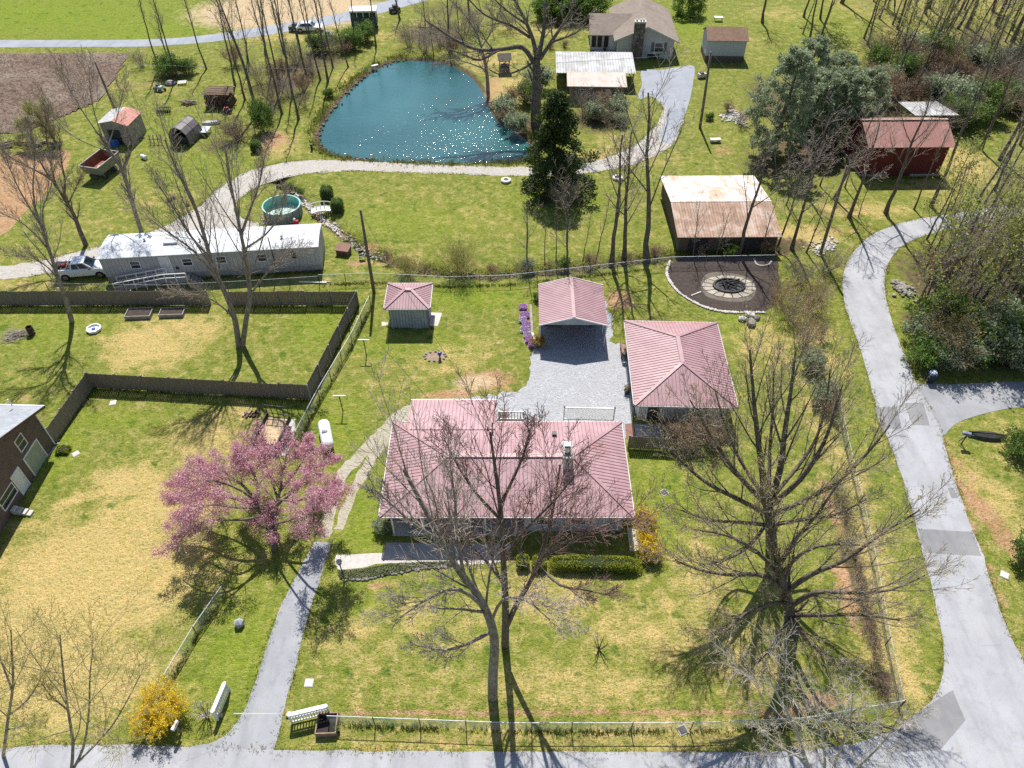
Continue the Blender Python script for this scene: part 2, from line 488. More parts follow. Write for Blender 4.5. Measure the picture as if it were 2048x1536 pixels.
def ground_material():
    t = NT('meadow_ground')
    p = t.pos()
    big = t.noise(p, 0.09, 2, 0.6)
    mid = t.noise(p, 0.55, 4, 0.65)
    sml = t.noise(p, 2.6, 3, 0.7)
    fine = t.noise(p, 5.2, 3, 0.78)
    clump = t.noise(p, 1.1, 4, 0.75, 0.6)
    blade = t.noise(p, 13.0, 2, 0.7)
    g1, g2, g3 = (0.205, 0.222, 0.040), (0.120, 0.155, 0.026), (0.31, 0.275, 0.095)
    g = t.mix(t.ramp(sml, 0.35, 0.65), g1, g2)
    g = t.mix(t.ramp(clump, 0.45, 0.68), g, g3)
    lushc = t.mix(t.ramp(sml, 0.3, 0.7), (0.215, 0.270, 0.026), (0.130, 0.190, 0.018))
    g = t.mix(t.math('MULTIPLY', t.attr('lush'), 0.85), g, lushc)
    # dry straw: attribute plus noise
    d = t.math('ADD', t.attr('dry'), t.math('MULTIPLY', t.math('SUBTRACT', mid, 0.5), 1.1))
    d = t.math('ADD', d, t.math('MULTIPLY', t.math('SUBTRACT', sml, 0.5), 0.9))
    d = t.math('ADD', d, t.math('MULTIPLY', t.math('SUBTRACT', big, 0.5), 0.5))
    straw = t.mix(t.ramp(sml, 0.3, 0.7), (0.50, 0.385, 0.165), (0.39, 0.30, 0.11))
    mow = t.noise(t.scale(p, (0.25, 1.7, 1)), 1.0, 3, 0.6)
    straw = t.mix(t.math('MULTIPLY', t.ramp(mow, 0.5, 0.68), 0.55), straw, (0.33, 0.29, 0.115))
    d = t.math('ADD', d, t.math('MULTIPLY', t.math('SUBTRACT', mow, 0.5), 0.5))
    straw = t.mix(t.ramp(clump, 0.5, 0.72), straw, (0.52, 0.36, 0.15))
    c = t.mix(t.math('MULTIPLY', t.ramp(d, 0.26, 0.85), 0.93), g, straw)
    # dark weed clumps in lawns
    weed = t.ramp(t.noise(p, 0.85, 2, 0.5), 0.60, 0.70)
    weed = t.math('MULTIPLY', weed, t.math('SUBTRACT', 1.0, t.ramp(t.attr('dry'), 0.55, 0.95)))
    c = t.mix(t.math('MULTIPLY', weed, 0.7), c, (0.060, 0.125, 0.014))
    # woodland litter
    l = t.math('ADD', t.attr('litter'), t.math('MULTIPLY', t.math('SUBTRACT', clump, 0.5), 1.1))
    lit = t.mix(t.ramp(sml, 0.35, 0.65), (0.155, 0.115, 0.07), (0.085, 0.065, 0.04))
    lit = t.mix(t.ramp(mid, 0.52, 0.68), lit, (0.09, 0.11, 0.025))
    c = t.mix(t.ramp(l, 0.42, 0.75), c, lit)
    # bare clay
    e = t.math('ADD', t.attr('dirt'), t.math('MULTIPLY', t.math('SUBTRACT', clump, 0.5), 1.2))
    clay = t.mix(t.ramp(mid, 0.35, 0.65), (0.37, 0.22, 0.115), (0.42, 0.27, 0.16))
    clay = t.mix(t.ramp(sml, 0.5, 0.7), clay, (0.27, 0.165, 0.09))
    c = t.mix(t.ramp(e, 0.4, 0.8), c, clay)
    sd_ = t.math('ADD', t.attr('sand'), t.math('MULTIPLY', t.math('SUBTRACT', clump, 0.5), 0.7))
    c = t.mix(t.ramp(sd_, 0.4, 0.75), c, t.mix(t.ramp(sml, 0.3, 0.7), (0.52, 0.41, 0.27), (0.44, 0.33, 0.20)))
    tone = t.noise(p, 0.33, 3, 0.6)
    c = t.mix(t.math('MULTIPLY', t.ramp(tone, 0.5, 0.72), 0.55), c, t.mix(1.0, c, (0.70, 0.80, 0.62), 'MULTIPLY'))
    # fine speckle of blades and gaps
    c = t.mix(t.math('MULTIPLY', t.ramp(fine, 0.54, 0.32), 0.8), c, t.mix(1.0, c, (0.38, 0.44, 0.36), 'MULTIPLY'))
    c = t.mix(t.math('MULTIPLY', t.ramp(blade, 0.50, 0.64), 0.75), c, t.mix(1.0, c, (1.7, 1.55, 1.5), 'MULTIPLY'))
    h = t.math('ADD', t.math('MULTIPLY', fine, 0.6), t.math('ADD', t.math('MULTIPLY', sml, 1.0), t.math('MULTIPLY', blade, .35)))
    t.bump(h, 0.85, 0.16)
    return t.done(c, 0.95, 0, 0.12)

MAT_GROUND = ground_material()
gm = arr_mesh('ground', V, F, MAT_GROUND, smooth=True)
for nm, L in (('dry', dry), ('dirt', dirt), ('litter', litter), ('sand', sand), ('lush', lush)):
    a = gm.attributes.new(nm, 'FLOAT', 'POINT')
    a.data.foreach_set('value', L.ravel().astype(np.float32))
tag(link('ground', gm), kind='structure')

# ---------------------------------------------------------------- sheets: roads, yards
def sheet(name, pts, z, mat, jit=0.0, step=0.6, kind='structure', parent=None, seed=1, thick=0.0):
    """flat outline; the edge is subdivided and made ragged"""
    out = []
    n = len(pts)
    for i in range(n):
        a = Vector(pts[i]); b = Vector(pts[(i + 1) % n])
        k = max(1, int((b - a).length / step)) if jit else 1
        for j in range(k):
            p = a.lerp(b, j / k)
            if jit:
                q = Vector((p.x * 1.3, p.y * 1.3, seed * 7.1))
                p = p + Vector((mnoise.noise(q), mnoise.noise(q + Vector((9.2, 3.1, 0))), 0)) * jit * 1.6 \
                    + Vector((mnoise.noise(q * 4.1), mnoise.noise(q * 4.1 + Vector((1.2, 8.1, 0))), 0)) * jit
            out.append((p.x, p.y))
    bm = bmesh.new()
    vs = [bm.verts.new((x, y, z)) for x, y in out]
    bm.faces.new(vs).normal_update()
    bmesh.ops.triangulate(bm, faces=bm.faces[:], ngon_method='EAR_CLIP')
    bmesh.ops.recalc_face_normals(bm, faces=bm.faces)
    if sum(f.normal.z for f in bm.faces) < 0: bmesh.ops.reverse_faces(bm, faces=bm.faces)
    me = bpy.data.meshes.new(name)
    bm.to_mesh(me)
    bm.free()
    me.materials.append(mat)
    o = link(name, me, parent)
    if kind: o['kind'] = kind
    return o

def asphalt(name, a, b, crack=True, grit=0.35):
    t = NT(name)
    p = t.pos()
    c = t.mix(t.ramp(t.noise(p, 0.35, 5, 0.6), 0.3, 0.7), a, b)
    st = t.noise(t.scale(p, (0.8, 0.12, 1)), 1.0, 4, 0.6)
    c = t.mix(t.math('MULTIPLY', t.ramp(st, 0.45, 0.75), 0.5), c, tuple(x * 0.66 for x in a))
    c = t.mix(t.math('MULTIPLY', t.ramp(t.noise(p, 1.6, 4, 0.75), 0.5, 0.7), 0.3), c, tuple(x * 0.6 for x in a))
    c = t.mix(t.math('MULTIPLY', t.ramp(t.noise(p, 0.8, 4, 0.7), 0.58, 0.72), 0.35), c, (0.40, 0.36, 0.30))
    g = t.noise(p, 26, 3, 0.8)
    c = t.mix(t.math('MULTIPLY', t.ramp(g, 0.45, 0.75), grit), c, tuple(x * 0.5 for x in a))
    if crack:
        dv = t.voro(t.scale(t.mix(0.9, p, t.noise(p, 0.9, 4, 0.7), 'ADD'), (1, 1, 0)), 0.42, 'DISTANCE_TO_EDGE', 0)
        cr = t.math('MULTIPLY', t.ramp(dv, 0.010, 0.003), t.ramp(t.noise(p, 0.12, 2), 0.52, 0.66))
        c = t.mix(t.math('MULTIPLY', cr, 0.4), c, (0.12, 0.115, 0.11))
    t.bump(g, 0.4, 0.02)
    return t.done(c, 0.88, 0, 0.25)

MAT_ROAD = asphalt('worn_asphalt', (0.31, 0.315, 0.335), (0.385, 0.39, 0.41))
MAT_PATCH = asphalt('patch_asphalt', (0.20, 0.20, 0.21), (0.25, 0.25, 0.255))
MAT_DRIVE = asphalt('drive_asphalt', (0.27, 0.28, 0.30), (0.33, 0.34, 0.36))
MAT_FARROAD = asphalt('far_asphalt', (0.26, 0.28, 0.32), (0.32, 0.34, 0.38), False)

def gravelmat(name, a, b, c3, sc=9):
    t = NT(name)
    p = t.pos()
    v = t.voro(p, sc, 'F1', 1)
    sep = t.new('ShaderNodeSeparateColor')
    t.set(sep.inputs[0], v)
    c = t.mix(sep.outputs[0], a, b)
    big = t.noise(p, 0.45, 5, 0.65)
    c = t.mix(t.math('MULTIPLY', t.ramp(big, 0.42, 0.72), 0.75), c, c3)
    g = t.noise(p, 20, 3, 0.8)
    c = t.mix(t.math('MULTIPLY', t.ramp(g, 0.55, 0.35), 0.5), c, tuple(x * 0.45 for x in a))
    t.bump(t.voro(p, sc, 'F1', 0), 0.9, 0.05)
    return t.done(c, 0.92, 0, 0.2)

MAT_GRAVEL = gravelmat('grey_gravel', (0.30, 0.31, 0.33), (0.46, 0.47, 0.49), (0.36, 0.36, 0.37))
MAT_LANE = gravelmat('lane_gravel', (0.36, 0.34, 0.31), (0.48, 0.46, 0.43), (0.40, 0.35, 0.28), 6)
MAT_TRACK = gravelmat('track_gravel', (0.34, 0.31, 0.25), (0.46, 0.42, 0.34), (0.30, 0.28, 0.17), 8)
MAT_CONC = M('weathered_concrete', (0.56, 0.53, 0.48), (0.46, 0.43, 0.385), 0.9, 1.5, bump=0.2)
MAT_CONC2 = M('grey_concrete', (0.44, 0.43, 0.41), (0.36, 0.35, 0.33), 0.9, 1.5, bump=0.2)

# main road on the right running into the road along the bottom
road_l = [(2200, 395), (1990, 415), (1930, 424), (1850, 436), (1780, 453), (1735, 476), (1705, 506), (1688, 542), (1685, 580), (1692, 620), (1710, 670), (1728, 722), (1744, 782),
          (1764, 850), (1786, 905), (1806, 962), (1826, 1032), (1846, 1110), (1865, 1180), (1880, 1250), (1887, 1310), (1884, 1352), (1868, 1392), (1830, 1432), (1780, 1463),
          (1700, 1488), (1600, 1501), (1400, 1504), (1024, 1503), (700, 1502), (552, 1500)]
road_b = [(552, 1500), (430, 1497), (300, 1490), (120, 1490), (0, 1495), (-400, 1500)]
road_low = [(-500, 1660), (600, 1668), (1600, 1668), (2000, 1660), (2300, 1640)]
road_r = [(2250, 1560), (2160, 1450), (2075, 1372), (2040, 1310), (2000, 1220), (1966, 1112), (1945, 1060), (1916, 982), (1893, 905), (1880, 860), (1858, 815), (1832, 766), (1815, 722), (1790, 660),
          (1775, 612), (1769, 570), (1775, 532), (1800, 496), (1850, 471), (1935, 452), (2000, 440), (2200, 425)]
rp = smooth(px(road_l), 4, False) + smooth(px(road_b), 3, False)[1:] + px(road_low) + smooth(px(road_r), 4, False)
sheet('road', rp, 0.022, MAT_ROAD, 0.06, 0.7, seed=2)
sheet('side_street', smooth(px([(1822, 762), (1846, 768), (1900, 769), (1980, 765), (2060, 763), (2200, 760)]), 3, False) + smooth(px([(2220, 806), (2060, 812), (1990, 822), (1940, 835), (1905, 852), (1886, 872), (1870, 850)]), 3, False),
      0.018, asphalt('side_asphalt', (0.25, 0.255, 0.27), (0.31, 0.315, 0.33)), 0.05, seed=3)
for k, q in enumerate([[(1750, 815), (1794, 814), (1803, 857), (1762, 858)], [(1808, 806), (1846, 806), (1859, 851), (1824, 850)], [(1836, 1058), (1944, 1064), (1962, 1112), (1850, 1106)],
                       [(1800, 1448), (1905, 1380), (1930, 1440), (1880, 1500), (1790, 1506)], [(1895, 976), (1908, 976), (1916, 996), (1903, 997)], [(1935, 1225), (1975, 1220), (2000, 1290), (1960, 1292)]]):
    sheet('road_patch', px(q), 0.028, MAT_PATCH if k != 5 else asphalt('old_patch', (0.33, 0.335, 0.35), (0.37, 0.375, 0.39)), 0.02, 0.5, seed=10 + k)
dl = [(352, 1496), (405, 1490), (440, 1478), (470, 1452), (492, 1414), (510, 1365), (526, 1315), (541, 1270), (560, 1215), (580, 1176), (604, 1130), (628, 1085)]
dr = [(662, 1085), (648, 1130), (636, 1176), (622, 1215), (606, 1270), (594, 1320), (580, 1372), (566, 1430), (556, 1470), (548, 1499)]
sheet('driveway', smooth(px(dl), 4, False) + smooth(px(dr), 4, False) + px([(546, 1512), (352, 1508)]), 0.014, MAT_DRIVE, 0.04, 0.5, seed=4)
sheet('driveway_joint', px([(468, 1426), (556, 1426.5), (556, 1429), (467, 1428.5)]), 0.0185, MAT_CONC2, 0)
# gravel yard behind the house
sheet('gravel_yard', smooth(px([(1085, 690), (1088, 630), (1100, 600), (1205, 600), (1222, 640), (1226, 685), (1252, 690), (1262, 760), (1268, 850), (1262, 880), (1150, 880), (1000, 870), (940, 820),
                                (905, 806), (950, 796), (1010, 786), (1056, 770), (1060, 730), (1064, 700)]), 3), 0.008, MAT_GRAVEL, 0.28, 0.35, seed=5)
# the two wheel tracks round the house
sheet('wheel_track', smooth(px([(640, 1075), (655, 1010), (676, 944), (700, 916), (748, 864), (800, 818), (850, 802), (930, 796)]), 3, False) +
      smooth(px([(930, 816), (865, 822), (815, 836), (768, 880), (715, 932), (692, 962), (676, 1010), (660, 1075)]), 3, False), 0.006, MAT_TRACK, 0.16, 0.35, seed=6)
sheet('wheel_track', smooth(px([(668, 1060), (686, 1010), (700, 978), (735, 912), (772, 862), (805, 840)]), 3, False) +
      smooth(px([(815, 848), (790, 872), (752, 922), (718, 986), (704, 1016), (686, 1064)]), 3, False), 0.007, MAT_TRACK, 0.14, 0.35, seed=7)
# lane past the pond
lane_t = [(-300, 600), (-60, 540), (60, 525), (150, 505), (230, 484), (320, 456), (390, 418), (440, 376), (490, 346), (540, 330), (590, 322), (640, 320), (720, 322), (850, 328), (960, 332), (1060, 335),
          (1150, 330), (1220, 312), (1270, 290), (1305, 258), (1326, 225), (1322, 205)]
lane_b = [(1368, 200), (1366, 240), (1348, 285), (1310, 312), (1260, 330), (1190, 345), (1110, 352), (1020, 352), (900, 347), (780, 344), (690, 342), (620, 346), (570, 356), (520, 372), (480, 398),
          (470, 425), (500, 440), (520, 452), (500, 470), (400, 475), (300, 490), (215, 520), (120, 542), (60, 552), (-60, 570), (-300, 640)]
sheet('gravel_lane', smooth(px(lane_t), 3, False) + smooth(px(lane_b), 3, False), 0.010, MAT_LANE, 0.2, 0.6, seed=8)
sheet('asphalt_apron', smooth(px([(1283, 141), (1320, 140), (1360, 134), (1388, 133), (1386, 165), (1378, 205), (1366, 240), (1345, 285), (1318, 275), (1330, 240), (1332, 215), (1318, 204), (1300, 192), (1278, 200), (1276, 190), (1284, 170)]), 3),
      0.016, MAT_FARROAD, 0.06, 0.6, seed=9)
sheet('far_road', smooth(px([(-300, 78), (0, 80), (150, 80), (280, 79), (390, 73), (510, 56), (620, 38), (700, 22), (780, 0), (850, -20)]), 3, False) +
      smooth(px([(890, -10), (800, 16), (710, 40), (620, 56), (520, 72), (400, 86), (290, 93), (150, 94), (0, 95), (-300, 94)]), 3, False), 0.012, MAT_FARROAD, 0.1, 1.0, seed=11)

# ploughed field: real clods and furrows
def ploughed():
    t = NT('ploughed_soil')
    p = t.pos()
    a = t.noise(p, 1.2, 6, 0.75)
    c = t.mix(t.ramp(a, 0.3, 0.7), (0.30, 0.225, 0.175), (0.15, 0.105, 0.08))
    c = t.mix(t.ramp(t.noise(p, 0.12, 3), 0.45, 0.65), c, (0.32, 0.26, 0.21))
    c = t.mix(t.math('MULTIPLY', t.ramp(t.noise(p, 3.5, 3, .7), 0.55, 0.35), .8), c, (0.06, 0.042, 0.03))
    t.bump(t.noise(p, 2.5, 4, 0.8), 1.0, 0.4)
    return t.done(c, 0.97, 0, 0.1)
MAT_SOIL = ploughed()
xs = np.arange(-130, -44, 0.45)
ys = np.arange(84, 124, 0.45)
SX, SY = np.meshgrid(xs, ys)
ins = inside(FIELD, SX, SY)
edge = dist_line(FIELD + [FIELD[0]], SX, SY)
rngp = np.random.default_rng(5)
row = np.sin(SX * 2 * math.pi / 1.1 + SY * 0.4) * 0.5 + 0.5
SZ = 0.02 + np.clip(edge / 1.2, 0, 1) * (0.10 + 0.16 * row + 0.30 * rngp.random(SX.shape) ** 2)
idx = np.arange(SX.size).reshape(SX.shape)
ok = ins[:-1, :-1] & ins[:-1, 1:] & ins[1:, 1:] & ins[1:, :-1]
F = np.stack([idx[:-1, :-1][ok], idx[:-1, 1:][ok], idx[1:, 1:][ok], idx[1:, :-1][ok]], 1)
tag(link('ploughed_field', arr_mesh('ploughed_field', np.stack([SX.ravel(), SY.ravel(), SZ.ravel()], 1), F, MAT_SOIL)), kind='structure')

# pond
def water():
    t = NT('pond_water')
    p = t.pos()
    far = t.noise(p, 0.05, 3, 0.5)
    c = t.mix(t.ramp(far, 0.35, 0.65), (0.020, 0.088, 0.098), (0.036, 0.128, 0.135))
    # silty shallows on the far right
    sep = t.new('ShaderNodeSeparateXYZ')
    t.set(sep.inputs[0], p)
    sh = t.ramp(t.math('ADD', t.math('MULTIPLY', sep.outputs[0], 0.10), t.math('ADD', t.math('MULTIPLY', sep.outputs[1], 0.055), t.math('MULTIPLY', far, 2.4))), 6.2, 8.4)
    c = t.mix(t.math('MULTIPLY', sh, 0.6), c, (0.085, 0.10, 0.05))
    # wind ruffles the middle and the right, the left bank lies sheltered
    ruf = t.math('ADD', t.math('MULTIPLY', sep.outputs[0], 0.045), t.math('ADD', t.math('MULTIPLY', sep.outputs[1], -0.03), t.math('MULTIPLY', t.noise(p, 0.12, 2), 1.2)))
    ruf = t.math('ADD', t.math('MULTIPLY', t.ramp(ruf, -3.7, -2.5), 0.82), 0.18)
    w1 = t.noise(t.scale(p, (1, 1.6, 1)), 1.7, 2, 0.55, 0.4)
    w2 = t.noise(p, 5.5, 2, 0.6)
    h = t.math('ADD', t.math('MULTIPLY', w1, 1.0), t.math('MULTIPLY', w2, 0.40))
    t.bump(t.math('MULTIPLY', h, ruf), 0.33, 0.30)
    t.p.inputs['IOR'].default_value = 1.5
    return t.done(c, 0.04, 0, 0.9)
sheet('pond_water', smooth(px([(815, 106), (775, 112), (735, 130), (705, 152), (675, 178), (652, 208), (632, 236), (620, 265), (624, 290), (647, 309),
                  (695, 321), (760, 326), (850, 327), (950, 328), (1045, 327), (1080, 310), (1077, 284), (1053, 258), (1017, 236), (996, 212),
                  (984, 180), (962, 149), (940, 133), (908, 116), (865, 107)]), 3), -0.38, water())
# ---------------------------------------------------------------- plant growing
def vnorm(v):
    l = math.sqrt(v[0] * v[0] + v[1] * v[1] + v[2] * v[2]) or 1e-9
    return (v[0] / l, v[1] / l, v[2] / l)

def side_dir(d, ang, az):
    """d turned by ang towards azimuth az round d"""
    ref = (0, 0, 1) if abs(d[2]) < 0.9 else (1, 0, 0)
    x = vnorm((d[1] * ref[2] - d[2] * ref[1], d[2] * ref[0] - d[0] * ref[2], d[0] * ref[1] - d[1] * ref[0]))
    y = (d[1] * x[2] - d[2] * x[1], d[2] * x[0] - d[0] * x[2], d[0] * x[1] - d[1] * x[0])
    ca, sa, cz, sz = math.cos(ang), math.sin(ang), math.cos(az), math.sin(az)
    return vnorm(tuple(d[i] * ca + (x[i] * cz + y[i] * sz) * sa for i in range(3)))

class Plant:
    """grows branch paths; prm lists are indexed by level"""
    def __init__(s, seed, n, ratio, ang, seg, wander, up, rr, maxlvl, lo=0.25, minr=0.006, tip=0.3, twig=None):
        s.r = random.Random(seed)
        s.n, s.ratio, s.ang, s.seg, s.wander, s.up, s.rr, s.maxlvl, s.lo, s.minr, s.tip = n, ratio, ang, seg, wander, up, rr, maxlvl, lo, minr, tip
        s.paths = []
        s.twig = twig
        s.ends = []
    def walk(s, p, d, L, r, lvl):
        n = s.seg[lvl]
        st = L / n
        pts = [p]
        w, u = s.wander[lvl], s.up[lvl]
        R_ = s.r.uniform
        for i in range(n):
            d = vnorm((d[0] + R_(-w, w), d[1] + R_(-w, w), d[2] + R_(-w, w) * 0.7 + u))
            p = (p[0] + d[0] * st, p[1] + d[1] * st, p[2] + d[2] * st)
            pts.append(p)
        t = s.tip if lvl < s.maxlvl else 0.45
        rad = [max(r * (1 - (1 - t) * i / n), s.minr) for i in range(n + 1)]
        return pts, rad
    def branch(s, pts, rad, lvl, L=None):
        s.paths.append((lvl, pts, rad))
        if lvl >= s.maxlvl:
            s.ends.append(pts)
            return
        if L is None:
            L = sum(math.dist(a, b) for a, b in zip(pts[:-1], pts[1:]))
        m = len(pts) - 1
        nc = s.n[lvl]
        az = s.r.uniform(0, 6.28)
        lo = s.lo[lvl] if hasattr(s.lo, '__len__') else s.lo
        for k in range(nc):
            t = lo + (1 - lo) * (k + s.r.random()) / nc
            f = min(t * m, m - 1e-4)
            i = int(f)
            q = f - i
            a, b = pts[i], pts[i + 1]
            p = tuple(a[j] + (b[j] - a[j]) * q for j in range(3))
            d = vnorm(tuple(b[j] - a[j] for j in range(3)))
            az += 2.4 + s.r.uniform(-0.6, 0.6)
            ang = s.ang[lvl] * s.r.uniform(0.65, 1.3)
            if t > 0.93: ang *= 0.5
            cd = side_dir(d, ang, az)
            if cd[2] < -0.25: cd = vnorm((cd[0], cd[1], -0.1))
            cl = L * s.ratio[lvl] * (1.0 - 0.5 * t) * s.r.uniform(0.65, 1.3)
            cr = max(min((rad[i] * (1 - q) + rad[i + 1] * q) * s.rr[lvl] * s.r.uniform(0.8, 1.1), rad[0] * 0.7), s.minr)
            cp, crad = s.walk(p, cd, cl, cr, lvl + 1)
            s.branch(cp, crad, lvl + 1, cl)

def tubes(paths, sides):
    """all paths to one vertex and quad array"""
    groups = {}
    for lvl, pts, rad in paths:
        groups.setdefault((len(pts), sides[min(lvl, len(sides) - 1)]), []).append((pts, rad))
    Vs, Fs, off = [], [], 0
    for (n, k), ls in groups.items():
        P = np.array([a for a, b in ls], dtype=float)
        Rd = np.array([b for a, b in ls], dtype=float)
        D = np.empty_like(P)
        D[:, 1:-1] = P[:, 2:] - P[:, :-2]
        D[:, 0] = P[:, 1] - P[:, 0]
        D[:, -1] = P[:, -1] - P[:, -2]
        D /= np.linalg.norm(D, axis=2, keepdims=True) + 1e-9
        ref = np.where(np.abs(D[:, :1, 2:3]) < 0.9, np.array([0, 0, 1.0]), np.array([1.0, 0, 0]))
        X = np.cross(D, np.broadcast_to(ref, D.shape))
        X /= np.linalg.norm(X, axis=2, keepdims=True) + 1e-9
        Y = np.cross(X, D)
        A = np.arange(k) * 2 * math.pi / k
        ring = P[:, :, None] + Rd[:, :, None, None] * (X[:, :, None] * np.cos(A)[None, None, :, None] + Y[:, :, None] * np.sin(A)[None, None, :, None])
        B = len(ls)
        Vs.append(ring.reshape(-1, 3))
        base = off + np.arange(B)[:, None, None] * (n * k) + np.arange(n - 1)[None, :, None] * k
        kk = np.arange(k)[None, None, :]
        k2 = (kk + 1) % k
        Fs.append(np.stack([base + kk, base + k2, base + k + k2, base + k + kk], -1).reshape(-1, 4))
        off += B * n * k
    return np.concatenate(Vs), np.concatenate(Fs)

def quads(C, size, rng, flat=0.0):
    """leaf faces at centres C"""
    n = len(C)
    a = rng.normal(size=(n, 3))
    a[:, 2] *= (1 - flat)
    a /= np.linalg.norm(a, axis=1, keepdims=True) + 1e-9
    b = rng.normal(size=(n, 3))
    b[:, 2] *= (1 - flat)
    b -= a * (a * b).sum(1, keepdims=True)
    b /= np.linalg.norm(b, axis=1, keepdims=True) + 1e-9
    sz = size * rng.uniform(0.6, 1.35, size=(n, 1))
    a = a * sz
    b = b * sz * 0.55
    V = np.stack([C - a, C - b * 0.9 + a * 0.1, C + a, C + b * 0.9 + a * 0.1], 1).reshape(-1, 3)
    return V, np.arange(4 * n).reshape(n, 4)

def leaf_points(ends, per, spread, rng):
    pts = np.array([q for e in ends for q in e[1:]])
    C = np.repeat(pts, per, axis=0)
    return C + rng.normal(size=C.shape) * spread

# bark and leaf materials
BARK_DARK = barkmat('dark_bark', (0.085, 0.068, 0.055), (0.19, 0.16, 0.13))
BARK_GREY = barkmat('grey_bark', (0.17, 0.14, 0.115), (0.34, 0.295, 0.25))
TWIG_PALE = barkmat('pale_twigs', (0.46, 0.395, 0.335), (0.32, 0.265, 0.22), 2)
TWIG_GREY = barkmat('grey_twigs', (0.36, 0.305, 0.245), (0.24, 0.20, 0.16), 2)
TWIG_BROWN = barkmat('brown_twigs', (0.25, 0.185, 0.125), (0.34, 0.26, 0.18), 2)
TWIG_RED = barkmat('reddish_twigs', (0.28, 0.17, 0.155), (0.20, 0.125, 0.11), 2)
TWIG_YELLOW = barkmat('yellow_twigs', (0.42, 0.36, 0.15), (0.30, 0.26, 0.11), 2)
BARK_WHITE = barkmat('white_bark', (0.50, 0.46, 0.42), (0.33, 0.29, 0.25), 3)
LEAF_PINK = leafmat('redbud_blossom', [(0.64, 0.31, 0.39), (0.78, 0.50, 0.56), (0.52, 0.22, 0.29)], 0.7, 0.4)
LEAF_BUD = leafmat('yellow_buds', [(0.50, 0.42, 0.10), (0.42, 0.38, 0.10), (0.56, 0.44, 0.16)], 0.6, 0.35)
LEAF_BUDG = leafmat('fresh_buds', [(0.30, 0.34, 0.07), (0.24, 0.29, 0.05), (0.38, 0.37, 0.10)], 0.6, 0.4)
LEAF_BROWN = leafmat('dry_leaves', [(0.26, 0.17, 0.105), (0.36, 0.245, 0.15), (0.17, 0.115, 0.075)], 0.7, 0.3)
LEAF_ORANGE = leafmat('amber_buds', [(0.46, 0.29, 0.09), (0.38, 0.28, 0.09), (0.32, 0.27, 0.08)], 0.6, 0.4)
LEAF_DARK = leafmat('cedar_needles', [(0.030, 0.058, 0.014), (0.055, 0.090, 0.020), (0.14, 0.155, 0.035)], 0.6, 0.3)
LEAF_MAG = leafmat('magnolia_leaves', [(0.19, 0.25, 0.135), (0.33, 0.39, 0.235), (0.50, 0.52, 0.36)], 0.45, 0.48)
LEAF_GREEN = leafmat('bush_leaves', [(0.085, 0.175, 0.028), (0.14, 0.235, 0.04), (0.21, 0.28, 0.06)], 0.55, 0.38)
LEAF_HEDGE = leafmat('boxwood_leaves', [(0.24, 0.28, 0.025), (0.31, 0.33, 0.03), (0.16, 0.21, 0.02)], 0.6, 0.3)
LEAF_YELLOW = leafmat('forsythia_bloom', [(0.82, 0.58, 0.02), (0.88, 0.68, 0.03), (0.70, 0.47, 0.02)], 0.6, 0.45)
LEAF_MAUVE = leafmat('phlox_bloom', [(0.62, 0.30, 0.72), (0.72, 0.46, 0.80), (0.50, 0.21, 0.62)], 0.6, 0.3)
LEAF_PALE = leafmat('white_bloom', [(0.66, 0.60, 0.72), (0.74, 0.70, 0.78), (0.58, 0.48, 0.66)], 0.6, 0.2)
LEAF_IVY = leafmat('ivy_leaves', [(0.105, 0.135, 0.05), (0.15, 0.175, 0.075), (0.20, 0.205, 0.105)])

def tree_meshes(key, P, bark, twig, leaf=None, per=0, lsize=0.08, spread=0.1, seed=1, split=1):
    sides = [9, 6, 4, 3, 3]
    res = {}
    tr = [p for p in P.paths if p[0] <= split]
    tw = [p for p in P.paths if p[0] > split]
    v, f = tubes(tr, sides)
    res['trunk'] = arr_mesh(key + '_trunk', v, f, bark, True)
    if tw:
        v, f = tubes(tw, sides)
        res['crown'] = arr_mesh(key + '_crown', v, f, twig, True)
    if leaf:
        rng = np.random.default_rng(seed)
        C = leaf_points(P.ends, per, spread, rng)
        v, f = quads(C, lsize, rng)
        res['leaves'] = arr_mesh(key + '_leaves', v, f, leaf)
    return res

def place_tree(name, label, meshes, loc, rz=0, sc=1.0, group=None, cat='tree', leafname='leaves'):
    t = thing(name, label, cat, loc, rz, group)
    if sc != 1.0: t.scale = (sc, sc, sc) if not hasattr(sc, '__len__') else sc
    for k in ('trunk', 'crown', 'leaves'):
        if k in meshes: link(leafname if k == 'leaves' else k, meshes[k], t)
    return t

def trunk_path(rnd, h, r, lean=(0, 0), seg=9, w=0.05, tipr=0.25):
    pts = [(0, 0, -0.15)]
    x = y = 0
    for i in range(1, seg + 1):
        z = h * i / seg
        x += lean[0] * h / seg + rnd.uniform(-w, w) * h / seg * 1.6
        y += lean[1] * h / seg + rnd.uniform(-w, w) * h / seg * 1.6
        pts.append((x, y, z))
    rad = [r * (1 - (1 - tipr) * (i / seg) ** 0.9) for i in range(seg + 1)]
    rad[0] = r * 1.35
    return pts, rad

def plain_tree(seed, h, r, upright=0.5, n=(11, 8, 6), ang=(0.62, 0.7, 0.7), lo=(0.3, 0.15, 0.1), ratio=(0.42, 0.5, 0.5), lean=(0, 0), maxlvl=3, up=(0, .14, .08, .04), minr=0.013):
    P = Plant(seed, n, ratio, ang, [9, 5, 3, 2, 2], [0.05, 0.10, 0.16, 0.22, 0.25], up, [0.42, 0.5, 0.55, 0.6], maxlvl, lo, minr)
    pts, rad = trunk_path(P.r, h, r, lean)
    P.branch(pts, rad, 0, h * (0.9 if upright < 0.7 else 0.7))
    return P

